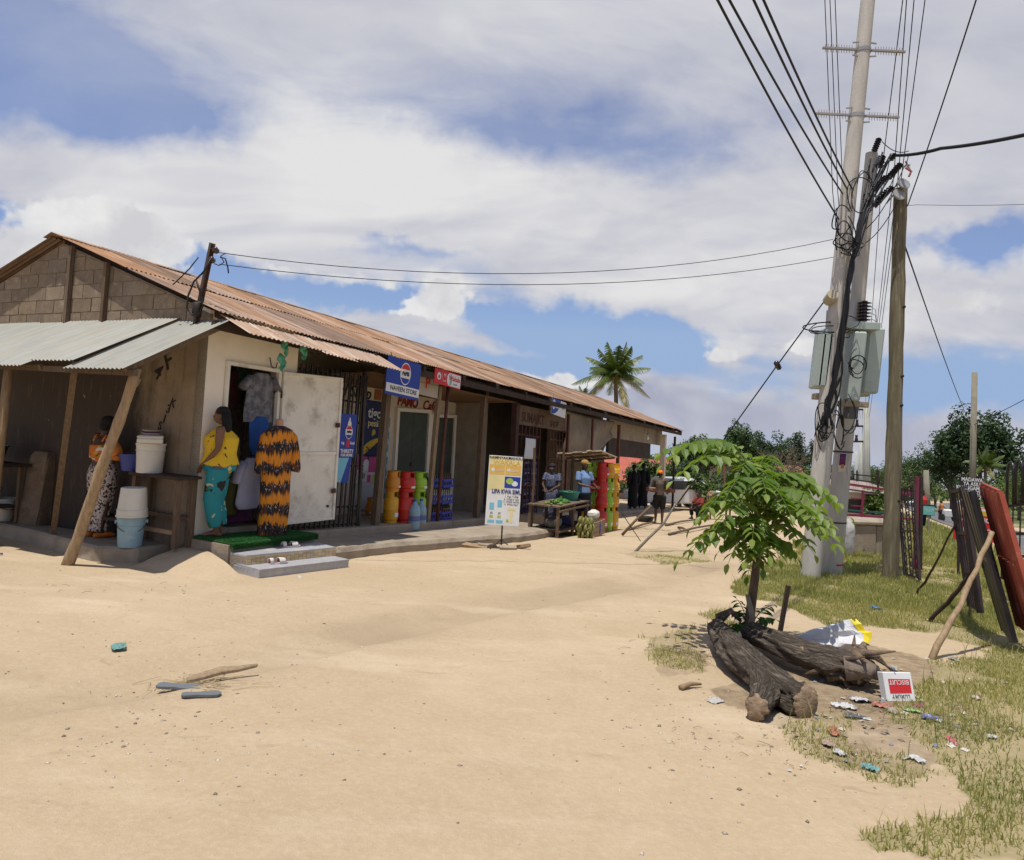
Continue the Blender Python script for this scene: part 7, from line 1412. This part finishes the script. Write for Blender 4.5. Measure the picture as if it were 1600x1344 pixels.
# ================================================================== GATES AND FRAMES FOR SALE AT RIGHT
M_gblk = mat('glossy_black_paint', (.012, .012, .013), (.02, .018, .017), 6, .3, .03, spec=.55); M_gred = mat('red_oxide_gate', (.34, .085, .052), (.26, .06, .038), 4, .7, .05, 20, spec=.15, c3=(.40, .16, .11), s3=3); M_pink = mat('pink_frame_paint', (.24, .028, .075), (.18, .022, .055), 6, .45, spec=.4); M_dgate = mat('dark_gate', (.030, .022, .022), (.05, .032, .028), 8, .5)
def gpanel(name, label, BL, BR_, TR, TL, m, bars=6, rails=(.02, .5, .98), th=.035, fill=None, scroll=False, group='gates for sale'):
    P = [AT(*p) for p in (BL, BR_, TR, TL)]; o = (P[0]+P[1])/2; P = [p-o for p in P]; t = thing(name, label, 'gate', o, 0, group); nrm = (P[1]-P[0]).cross(P[3]-P[0]).normalized()
    pt = lambda u, v: P[0].lerp(P[1], u).lerp(P[3].lerp(P[2], u), v)
    for u in (0, 1): MB().bar(pt(u, 0), pt(u, 1), th, th*1.2).build('stile', m, t, bev=.003)
    for v in rails: MB().bar(pt(.01, v), pt(.99, v), th*.8, th*.8).build('rail', m, t)
    if fill:
        n_ = bars; 
        for i in range(n_):
            u0, u1 = (i+.02)/n_, (i+.98)/n_; um = (u0+u1)/2; b = MB(); q = .04 if m is M_gred else .022
            for (a_, b_) in ((0.0, .485), (.515, 1.0)): b.add([pt(u0, a_)+nrm*0, pt(u0+.25/n_, a_)+nrm*q, pt(u1-.25/n_, a_)+nrm*q, pt(u1, a_), pt(u0, b_), pt(u0+.25/n_, b_)+nrm*q, pt(u1-.25/n_, b_)+nrm*q, pt(u1, b_)], [(0, 1, 5, 4), (1, 2, 6, 5), (2, 3, 7, 6)])
            b.build('rib_sheet', m, t, solid=.003)
    else:
        for i in range(1, bars): MB().bar(pt(i/bars, .02), pt(i/bars, .98), .014).build('bar', m, t)
    if scroll:
        for j in range(11):
            for i in range(3):
                c = pt((i+.5)/3, (j+.5)/11); e1 = (pt((i+.8)/3, (j+.5)/11)-c); e2 = (pt((i+.5)/3, (j+.9)/11)-c); MB().tube([c+e1*math.cos(a)*(1-a/9)+e2*math.sin(a)*(1-a/9) for a in [k*.55 for k in range(14)]], .009, 5).build('scroll', m, t)
    return t, pt, nrm
gpanel('scroll_gate', 'dark wrought iron scroll gate leaning by the knotty wooden pole', (1414, 899, 12.3), (1437, 907, 11.5), (1428, 756, 11.9), (1403, 763, 12.7), M_dgate, 5, scroll=True)
gpanel('flat_gate', 'black gate seen nearly edge-on, left of the two leaning ones', (1517, 948, 8.5), (1532, 958, 8.0), (1506, 760, 8.3), (1487, 766, 8.9), M_dgate, 5, (.02, .3, .62, .98), .05)
gpanel('flat_gate', 'black gate seen nearly edge-on, right of the two leaning ones', (1570, 985, 7.4), (1584, 1004, 6.9), (1519, 768, 7.5), (1503, 761, 8.2), M_gblk, 3, (.02, .5, .98), .05, fill=True)
gpanel('ribbed_gate', 'red oxide ribbed sheet gate leaning at the right edge', (1592, 975, 7.4), (1628, 1000, 6.7), (1562, 769, 7.0), (1535, 757, 7.7), M_gred, 4, (.0, .5, 1.), .045, fill=True)
t, pt, nn = gpanel('arched_gate', 'glossy black gate with hooped top bars at the right edge', (1568, 905, 10.2), (1660, 935, 9.0), (1660, 775, 9.0), (1572, 790, 10.2), M_gblk, 7, (.02, .35, .62, .98), .05)
for k in range(6):
    u0 = k/6+.02; a_ = pt(u0, 1.); c_ = pt(u0+.13, 1.); MB().tube([a_, a_+Vector((0, 0, .45)), a_.lerp(c_, .2)+Vector((0, 0, .56)), a_.lerp(c_, .5)+Vector((0, 0, .60)), a_.lerp(c_, .8)+Vector((0, 0, .56)), c_+Vector((0, 0, .45)), c_], .022, 8).build('hoop', M_gblk, t, smooth=True)
def stick(label, a, c, r, m, name='prop_stick'):
    A_ = GP(*a); C_ = AT(*c); o = thing(name, label, 'stick', A_, 0, 'sticks propping the gates'); d = C_-A_; rr = random.Random(int(a[0])); MB().tube([d*f+Vector((rr.uniform(-.012, .012)+.03*math.sin(f*5), rr.uniform(-.012, .012), -.06*(f == 0))) for f in (0, .1, .2, .3, .4, .5, .6, .7, .8, .9, 1)], [r*(1.15-.3*f/10+rr.uniform(-.1, .12)) for f in range(11)], 9).build('shaft', m, o, smooth=True)
stick('thin dark rod propping the left black gate', (1428, 930), (1503, 812, 8.6), .014, M_dgate); stick('dark stick propping the right black gate', (1449, 970), (1545, 868, 7.7), .022, M_dwood); stick('pale crooked stick propping the red gate', (1450, 1030), (1556, 832, 7.0), .026, M_woodp)
# pink and dark stair-like frames behind the poles
PF = thing('stair_frame', 'low pink and black steel frame standing behind the poles', 'steel frame', AT(1370, 850, 15), 0); of = PF.location.copy()
def fr(x0, y0, x1, y1, Y, w, m, n='rail'): MB().bar(AT(x0, y0, Y)-of, AT(x1, y1, Y)-of, w).build(n, m, PF)
for (x0, y0, x1, y1, w, m) in ((1321, 756, 1432, 772, .05, M_pink), (1321, 764, 1432, 780, .03, M_dgate), (1321, 748, 1390, 757, .03, M_dgate), (1330, 741, 1440, 752, .025, M_dgate), (1321, 804, 1440, 812, .05, M_pink), (1322, 797, 1400, 803, .03, mat('teal_rail', (.03, .10, .09))), (1349, 766, 1346, 808, .04, M_pink), (1324, 748, 1321, 806, .05, M_pink), (1330, 778, 1352, 780, .025, M_pink), (1330, 790, 1350, 792, .025, M_pink), (1372, 735, 1372, 768, .03, M_dgate), (1339, 735, 1339, 752, .025, M_dgate)): fr(x0, y0, x1, y1, 15, w, m)
PG = thing('gate_uprights', 'tall pink and purple steel posts behind the scroll gate', 'steel frame', AT(1435, 890, 13), 0); of = PG.location.copy()
for (x0, y0, x1, y1, w, m) in ((1433, 745, 1430, 890, .055, M_pink), (1439, 745, 1438, 890, .05, M_dgate), (1405, 772, 1436, 775, .03, M_pink), (1405, 765, 1436, 768, .03, M_dgate)): MB().bar(AT(x0, y0, 13)-of, AT(x1, y1, 13)-of, w).build('bar', m, PG)
# hand lettered board
p = AT(1518, 762, 8.6); HB = thing('lettered_board', 'black board hand-lettered in white behind the leaning gates', 'sign', p, R(-12)); MB().box(-.13, .13, 0, .012, -.14, .12).build('panel', C_blk, HB, bev=.002)
text('MADAWA\nYA ASILI\nKUANGAMIZA\nYA ENZI\n0769 4612', .062, C_pw, HB, (0, -.0025, -.01), rot=(R(90), R(2), 0), bold=.0012, sx=.82); MB().bar((0, .02, -.12), (0.02, .03, -1.75), .03).build('leg', M_wood, HB)
p = AT(1524, 818, 13); RB = thing('red_advert', 'red and yellow painted advert board behind the black gates', 'sign', p, R(-20)); MB().box(-.34, .34, 0, .03, -.32, .28).build('panel', C_pred, RB); MB().box(-.34, .34, -.004, -.0005, .14, .22).build('stripe', C_yel, RB); MB().box(-.34, .34, -.004, -.0005, .225, .27).build('stripe', C_pw, RB)
text('LAMINATION\nBIMA\nPRINTING\nPICHA', .12, C_pw, RB, (0.02, -.005, -.09), bold=.002, sx=.8)
for s_ in (-.25, .25): MB().bar((s_, .04, -.32), (s_, .04, -.95), .04).build('leg', M_black, RB)
# cracked concrete block and sacks
q = GP(1362, 868); CBk = thing('concrete_block', 'cracked low concrete plinth behind the poles', 'plinth', q, R(4)); MB().box(-.62, .10, 0, .8, -.2, .66).build('block', M_conc, CBk, bev=.02, jit=.01); MB().box(.115, .75, .02, .8, -.2, .65).build('block', M_conc, CBk, bev=.02, jit=.01); MB().box(-.7, .8, -.05, .85, .665, .74).build('cap', M_conc, CBk, bev=.015, jit=.008)
sack('stack of white sacks against the concrete plinth', GP(1319, 868), .3, .42, .32, .78, mat('white_sacks', (.55, .54, .52), (.42, .41, .39), 9, .6, .8, 10), 12)
b = MB(); p = AT(1312, 865, 13.5)
# signs by the road
p = AT(1451, 835, 27); p.z = gz(p.x, p.y); RS_ = thing('road_sign', 'small turquoise board on a post beside the road', 'sign', p, R(-15)); zt = AT(1451, 798, 27).z-p.z; MB().box(-.19, .19, 0, .03, zt-.16, zt+.16).build('panel', flat('turquoise', (.15, .45, .42)), RS_); MB().bar((0, .05, 0), (0, .05, zt), .06).build('post', M_gp, RS_); text('DUKA LA DAWA\nMUHIMU', .065, C_pw, RS_, (0, -.004, zt), sx=.7); MB().box(-.32, .22, .08, .2, zt-.18, zt+.22).build('back_board', M_dwood, RS_)
# ================================================================== TREES AND FAR THINGS
rt9 = np.random.default_rng(9)
M_trunk = mat('tree_trunk', (.14, .11, .08), (.09, .07, .05), 3, .95, .5)
LFM = [leafmat('foliage_%d' % i, a, c, .5, .22, patch=.65) for i, (a, c) in enumerate((((.022, .050, .012), (.075, .125, .03)), ((.016, .036, .012), (.05, .085, .025)), ((.04, .075, .015), (.12, .17, .04)), ((.07, .12, .02), (.17, .22, .05))))]
def crown(parent, c, rx, ry, rz, n, ls, m, nclump=60, low=.35, name='crown'):
    V_ = np.empty((n, 4, 3)); u = rt9.normal(size=(nclump, 3)); u /= np.linalg.norm(u, axis=1)[:, None]; u[:, 2] = np.where(u[:, 2] < -low, -u[:, 2]*.6, u[:, 2]); rad = rt9.uniform(.45, 1.0, nclump)**.6
    cc = u*rad[:, None]*(1+.16*rt9.normal(size=(nclump, 1))); sz = rt9.uniform(.16, .34, nclump); k = rt9.integers(0, nclump, n); d = rt9.normal(size=(n, 3)); d /= np.linalg.norm(d, axis=1)[:, None]
    P = (cc[k]+d*(sz[k]*rt9.uniform(.4, 1, n)**.5)[:, None])*np.array([rx, ry, rz])+np.array(c); nr = d*.7+np.array([0, 0, .5])+rt9.normal(size=(n, 3))*.45; nr /= np.linalg.norm(nr, axis=1)[:, None]
    a = np.cross(nr, rt9.normal(size=(n, 3))); a /= np.linalg.norm(a, axis=1)[:, None]; b_ = np.cross(nr, a); s = ls*rt9.uniform(.6, 1.3, n)[:, None]
    V_[:, 0] = P-a*s; V_[:, 1] = P-b_*s*.5; V_[:, 2] = P+a*s; V_[:, 3] = P+b_*s*.5
    return grid_np(name, V_.reshape(-1, 3), np.arange(n*4).reshape(n, 4), m, parent, smooth=False)
def tree(name, label, px, top, wpx, Y, m, n=5000, base=None, trunk=.35, group=None, ry=None, nclump=55, cat='tree', ls=None):
    p = AT(px, 760, Y); p.z = gz(p.x, p.y); zt = AT(px, top, Y).z; h = (zt-p.z)*1.07; wpx *= 1.08; w = wpx/FPX*Y; t = thing(name, label, cat, p, 0, group); r_ = random.Random(int(px*7+Y))
    ch = h*(1-trunk); cz = h-ch*.5; tw = max(.12, h*.028)
    b = MB(); b.tube([(0, 0, -.3), (r_.uniform(-.1, .1)*w*.2, 0, h*trunk*.6), (r_.uniform(-.1, .1)*w*.3, 0, h*(trunk+.2)), (0, 0, h*.85)], [tw*1.2, tw, tw*.7, tw*.15], 9); b.build('trunk', M_trunk, t, smooth=True)
    for k in range(6):
        a = k*1.05+r_.random(); z0 = h*(trunk+.05+.06*k); MB().tube([(0, 0, z0), (w*.18*math.cos(a), w*.18*math.sin(a), z0+h*.12), (w*.36*math.cos(a), w*.36*math.sin(a), z0+h*.2)], [tw*.5, tw*.32, tw*.08], 7).build('limb', M_trunk, t, smooth=True)
    crown(t, (0, 0, cz), w*.46, (ry or w)*.46, ch*.5, n, ls or max(.10, w*.022), m, nclump); return t
GT = 'trees beyond the yard'
tree('mango_tree', 'huge dark dome-shaped tree towering over the road at right', 1529, 662, 128, 105, LFM[1], 16000, trunk=.2, nclump=130)
tree('leafy_tree', 'dark tree left of the huge dome tree', 1487, 708, 70, 108, LFM[1], 5000, trunk=.2, group=GT); tree('leafy_tree', 'loose-crowned tree with thin top left of the dome tree', 1450, 704, 62, 112, LFM[0], 5000, trunk=.25, group=GT); tree('leafy_tree', 'round green tree right of the knotty wooden pole', 1420, 722, 60, 120, LFM[2], 4000, trunk=.2, group=GT); tree('leafy_tree', 'low green tree behind the far crossarm pole', 1375, 728, 55, 120, LFM[2], 4000, trunk=.1, group=GT); tree('leafy_tree', 'distant hazy tree left of the crossarm pole', 1327, 722, 36, 150, LFM[1], 2500, trunk=.15, group=GT)
tree('leafy_tree', 'tree at the right edge behind the arched gate', 1592, 742, 60, 95, LFM[2], 3500, trunk=.1, group=GT); tree('leafy_tree', 'small light green bush under the dome tree', 1560, 752, 46, 80, LFM[3], 2500, trunk=.05, group=GT); tree('leafy_tree', 'pale bushy tree between the road and the knotty pole', 1440, 742, 60, 125, LFM[2], 3000, trunk=.1, group=GT)
tree('leafy_tree', 'green tree just past the far end of the shop roof', 1085, 690, 70, 48, LFM[0], 6000, trunk=.15, group=GT); tree('leafy_tree', 'tallest open-crowned tree behind the sapling', 1152, 668, 52, 52, LFM[0], 4500, trunk=.3, group=GT); tree('leafy_tree', 'broad dark tree behind the sapling, left of the dead tree', 1196, 683, 80, 62, LFM[1], 6500, trunk=.2, group=GT); tree('leafy_tree', 'broad dark tree right of the dead tree', 1235, 686, 58, 64, LFM[1], 5000, trunk=.2, group=GT); tree('leafy_tree', 'small dark tree beside the concrete poles', 1268, 698, 44, 66, LFM[1], 4000, trunk=.2, group=GT); tree('leafy_tree', 'low green tree touching the roof end', 1120, 700, 80, 60, LFM[0], 5500, trunk=.15, group=GT)
for i, (px, top, w, Y, lb) in enumerate(((1398, 738, 60, 140, 'dark tree filling the line behind the knotty pole'), (1462, 730, 60, 135, 'dark low tree behind the bend of the road'), (1505, 735, 60, 130, 'dark low tree at the foot of the dome tree'), (1572, 728, 60, 125, 'dark tree between the dome tree and the arched gate'), (1345, 742, 50, 150, 'dark low tree behind the pink frame'), (1605, 722, 70, 130, 'dark tree cut by the right edge'))): tree('leafy_tree', lb, px, top, w, Y, LFM[1 if i % 2 else 0], 3500, trunk=.05, group=GT)
GB = 'bushes behind the yard'
for (lb, px, top, w, Y, m) in (('dense bush seen through the open bay', 1005, 722, 70, 40, 0), ('dense bush right of the open bay posts', 1062, 728, 60, 36, 0), ('bright bush behind the orange-capped person', 1085, 745, 60, 33, 2), ('leafy hedge behind the sapling trunk', 1140, 742, 90, 38, 0), ('bright green bush by the far crossarm pole', 1366, 772, 42, 30, 3), ('bush between dead tree and poles', 1248, 732, 60, 45, 2), ('bush at the foot of the far broad trees', 1200, 738, 70, 42, 0), ('low bush behind the pink frame', 1402, 755, 46, 60, 2)): tree('bush', lb, px, top, w, Y, LFM[m], 3200, trunk=.03, group=GB, cat='bush', nclump=40)
# distant woodland as one mass
V_ = []; rr = np.random.default_rng(2); cl = []
for i in range(420):
    a = rr.uniform(-.80, .82); Y_ = rr.uniform(150, 300); x_ = math.tan(a)*Y_; 
    if float(road_d(np.array([x_]), np.array([Y_]))[0]) < 9: continue
    cl.append((x_, Y_, gz(x_, Y_)+rr.uniform(1, 5.), rr.uniform(2.5, 5)))
cl = np.array(cl); n = 26000; k = rr.integers(0, len(cl), n); d = rr.normal(size=(n, 3)); d /= np.linalg.norm(d, axis=1)[:, None]; P = cl[k, :3]+d*cl[k, 3:4]*np.array([1.2, 1.2, .9])*rr.uniform(.5, 1, (n, 1)); nr = d+rr.normal(size=(n, 3))*.4; a = np.cross(nr, rr.normal(size=(n, 3))); a /= np.linalg.norm(a, axis=1)[:, None]; b_ = np.cross(nr, a); b_ /= np.linalg.norm(b_, axis=1)[:, None]; s = rr.uniform(.4, .9, (n, 1))
tag(grid_np('woodland', np.stack([P-a*s, P-b_*s*.6, P+a*s, P+b_*s*.6], 1).reshape(-1, 3), np.arange(n*4).reshape(n, 4), LFM[0], smooth=False), 'far green woodland at the bottom of the slope', None, kind='stuff')
# dead tree
p = AT(1222, 770, 36); p.z = gz(p.x, p.y); DT = thing('dead_tree', 'bare leafless tree with twiggy crown behind the sapling', 'tree', p, 0); h = AT(1222, 688, 36).z-p.z; rr = random.Random(5); b = MB()
MB().tube([(0, 0, -.2), (.05, 0, h*.3), (0, 0, h*.5)], [.16, .14, .11], 9).build('trunk', M_trunk, DT, smooth=True)
def twigs(b, o, d, L, r, lev):
    e = o+d*L; b.tube([o, o.lerp(e, .5)+Vector((rr.uniform(-.05, .05), rr.uniform(-.05, .05), 0)), e], [r, r*.8, r*.5], 5)
    if lev:
        for _ in range(4): dd = (d+Vector((rr.uniform(-.8, .8), rr.uniform(-.8, .8), rr.uniform(-.1, .7)))).normalized(); twigs(b, o.lerp(e, rr.uniform(.5, 1)), dd, L*rr.uniform(.5, .75), r*.5, lev-1)
for k in range(6): b = MB(); twigs(b, Vector((0, 0, h*(.35+.03*k))), Vector((math.cos(k*1.1)*.7, math.sin(k*1.1)*.7, .75)).normalized(), h*.26, .05, 3); b.build('limb', mat('dead_wood', (.16, .12, .085)), DT)
# coconut palms
def frond(parent, o, a, e, L, droop, m, nl=30, ll=.5):
    b = MB(); P = []; n_ = 12
    for i in range(n_+1): f = i/n_; P.append(o+Vector((math.cos(a)*math.cos(e)*L*f, math.sin(a)*math.cos(e)*L*f, math.sin(e)*L*f-droop*L*f*f)))
    b.tube(P, [.03*(1-.8*i/n_)*L/2.5 for i in range(n_+1)], 5)
    for k in range(nl):
        f = .1+.9*k/nl; i = min(n_-1, int(f*n_)); p = P[i].lerp(P[i+1], f*n_-i); ax = (P[i+1]-P[i]).normalized(); sd = ax.cross(Vector((0, 0, 1))).normalized(); l = ll*(math.sin(math.pi*min(1, f*.9+.12))**.6)
        for s_ in (-1, 1):
            dr = (sd*s_*.75+ax*.5+Vector((0, 0, -.45-.3*rs8.random()))).normalized(); w = ax*.035*L/2.2; b.add([p-w, p+w, p+dr*l*.6+w*.7-Vector((0, 0, l*.03)), p+dr*l-Vector((0, 0, l*.15)), p+dr*l*.6-w*.7-Vector((0, 0, l*.03))], [(0, 1, 2, 4), (4, 2, 3)])
    b.build('frond', m, parent)
M_pf = [leafmat('palm_%d' % i, a, c, .4, .2) for i, (a, c) in enumerate((((.045, .075, .015), (.11, .14, .035)), ((.20, .17, .04), (.30, .24, .07))))]
def palm(label, px, pyc, pyb, Y, L, n_, trunk_r, seed):
    p = AT(px, pyb, Y); p.z = gz(p.x, p.y)-.2; c = AT(px-2, pyc, Y)-p; t = thing('coconut_palm', label, 'palm tree', p, 0); rr = random.Random(seed)
    MB().tube([c*(i/10)+Vector((.25*math.sin(i*.3), 0, 0))*(1-i/10) for i in range(11)], [trunk_r*(1.3-.5*i/10) for i in range(11)], 10).build('trunk', mat('palm_trunk', (.17, .13, .10), (.11, .085, .065), 4, .95, .5), t, smooth=True)
    for k in range(n_):
        a = k*2.399; e = R(80-115*(k/n_)+rr.uniform(-8, 8)); frond(t, c, a, e, L*rr.uniform(.85, 1.1), .14+.35*(k/n_), M_pf[1 if k > n_*.75 and k % 2 else 0], 30, L*.26)
    for k in range(8): a = k*.8; b = MB(); ell(b, c+Vector((.22*math.cos(a), .22*math.sin(a), -.25)), (.13, .13, .17), 8, 6); b.build('coconut', mat('coconut', (.25, .2, .05)), t, smooth=True)
palm('tall coconut palm rising behind the shop roof', 964, 584, 700, 52, 3.0, 26, .17, 3); palm('small coconut palm in front of the huge dome tree', 1541, 726, 770, 88, 2.7, 18, .2, 6); palm('palm top just showing above the roof ridge', 914, 618, 700, 58, 1.1, 12, .12, 8); 
# far houses
def house(label, x0, x1, yb, ye, yr, Y, roofc, wallc, dep=6, win=2):
    a = AT(x0, yb, Y); c = AT(x1, yb, Y); p = (a+c)/2; p.z = gz(p.x, p.y); w = (c-a).length; he = AT((x0+x1)/2, ye, Y).z-p.z; hr = AT((x0+x1)/2, yr, Y).z-p.z; t = thing('far_house', label, 'house', p, R(4)); wm = mat('wall_%d' % x0, wallc, tuple(v*.85 for v in wallc), 1, .9); MB().box(-w/2, w/2, 0, dep, -1, he).build('wall', wm, t)
    b = MB(); b.add([(-w/2-.3, -.4, he-.05), (w/2+.3, -.4, he-.05), (w/2+.3, dep/2, hr), (-w/2-.3, dep/2, hr), (w/2+.3, dep+.4, he-.05), (-w/2-.3, dep+.4, he-.05)], [(0, 1, 2, 3), (3, 2, 4, 5), (0, 3, 5), (1, 4, 2)]); b.build('roof', mat('roofc_%d' % x0, roofc, tuple(v*.8 for v in roofc), 2, .8), t, solid=.06)
    for k in range(win):
        x_ = -w/2+w*(k+.5)/win; wd = MB().box(x_-.45, x_+.45, -.03, .02, he*.35, he*.75).build('window', M_dark, t); MB().box(x_-.5, x_+.5, -.06, -.031, he*.30, he*.345).build('sill', wm, wd)
RR = (.42, .11, .075); house('red-roofed house seen through the open bay', 940, 1020, 790, 752, 716, 42, RR, (.35, .3, .25), 7); house('red roof behind the orange-capped person', 1010, 1062, 778, 742, 722, 52, RR, (.4, .35, .3), 6); house('small cream house behind the sapling', 1150, 1182, 760, 731, 720, 46, (.22, .17, .14), (.5, .45, .36), 5, 1); house('low brick house between the trees', 1232, 1262, 765, 742, 730, 58, (.3, .12, .08), (.34, .17, .11), 5, 1); house('cream low building behind the pink frame', 1326, 1390, 805, 768, 758, 30, (.3, .24, .2), (.55, .5, .42), 5, 3)
# unfinished frame on the sapling's left
p = AT(1148, 760, 30); p.z = gz(p.x, p.y); UF = thing('timber_frame', 'bare rusty frame standing above the bushes behind the sapling', 'frame', p, 0)
for (x0, y0, x1, y1) in ((1132, 760, 1132, 706), (1148, 760, 1147, 711), (1164, 760, 1164, 714), (1131, 706, 1165, 714), (1132, 722, 1148, 726)): MB().bar(AT(x0, y0, 30)-p, AT(x1, y1, 30)-p, .07).build('bar', mat('rusty_frame', (.2, .09, .06)), UF)
# white car parked past the far bay
def car(label, px, py, Y, rz, col, cat='car'):
    p = AT(px, py, Y); p.z = gz(p.x, p.y); t = thing('parked_car', label, cat, p, rz); m = mat('car_%d' % px, col, rough=.25, spec=.6); pr = [(-2.1, .35), (-2.15, .7), (-2.0, .88), (-1.2, .95), (-.55, 1.42), (.9, 1.45), (1.55, 1.0), (2.05, .92), (2.15, .6), (2.1, .35)]
    MB().prism(pr, -.82, .82).build('body', m, t, bev=.06); MB().prism([(-1.05, .97), (-.5, 1.36), (.85, 1.39), (1.4, 1.0)], -.835, .835).build('window', mat('car_glass', (.03, .035, .04), rough=.1, spec=.6), t); b = MB(); b.prism([(-1.35, .99), (-.62, 1.44), (-.58, 1.40), (-1.3, .95)], -.7, .7); b.build('windscreen', mat('car_glass', (.03, .035, .04)), t)
    for x_ in (-1.35, 1.35):
        for y_ in (-.78, .78): w = MB().lathe([(.2, -.1), (.32, -.09), (.32, .09), (.2, .1)], 16).build('wheel', M_black, t, loc=(x_, y_, .32), rot=(R(90), 0, 0)); MB().lathe([(.001, -.105), (.18, -.105), (.18, .105), (.001, .105)], 12).build('rim', M_gsteel, w)
    for y_ in (-.6, .6): MB().box(-2.18, -2.1, y_-.16, y_+.16, .62, .76).build('headlight', C_pw, t)
    return t
car('white car parked beyond the far bay', 1052, 800, 33, R(20), (.62, .62, .62)); car('white van far along the road', 1418, 775, 118, R(65), (.6, .6, .6), 'van')
# vendor's bench and bits behind the sapling
p = GP(1122, 812); TB = thing('rough_bench', 'rough wooden bench behind the sapling', 'bench', p, .3); MB().box(-.5, .5, -.16, .16, .42, .46).build('seat', M_wood, TB)
for sx in (-.42, .42):
    for sy in (-.12, .12): MB().bar((sx, sy, -.02), (sx, sy, .42), .05).build('leg', M_wood, TB)
sack('orange and green patterned bundle behind the sapling leaves', p+Vector((-.25, 0, .46)), .2, .4, .35, .6, printmat('bundle_print', (.10, .10, .05), [((.55, .16, .03), 1, .58), ((.3, .28, .2), 1.2, .6)], 12, 0), 30, name='patterned_bundle')['category'] = 'bundle'
for i, (x0, y0, x1, y1) in enumerate(((972, 838, 1018, 790), (982, 830, 1022, 818), (1040, 822, 1085, 815), (1060, 826, 1074, 832), (1045, 838, 1120, 822))):
    A_ = GP(x0, y0, .03); C_ = GP(x1, y1, .05) if i else AT(x1, y1, GP(x0, y0).y+.3); o = MB().tube([(0, 0, 0), (C_-A_)*.5+Vector((0, 0, .03)), C_-A_], [.035, .03, .025], 7).build('loose_pole', M_wood, None, loc=A_, smooth=True); tag(o, ['pole leaning on the platform of the open bay', 'thick pole lying by the orange-capped person', 'thin stick lying right of the orange-capped person', 'short stick on the ground by the seated person', 'long dark stick behind the grass patch'][i], 'stick')
tub('brazier', 'dark round brazier on the ground near the open bay', 'brazier', GP(1008, 815), .28, .16, M_black)
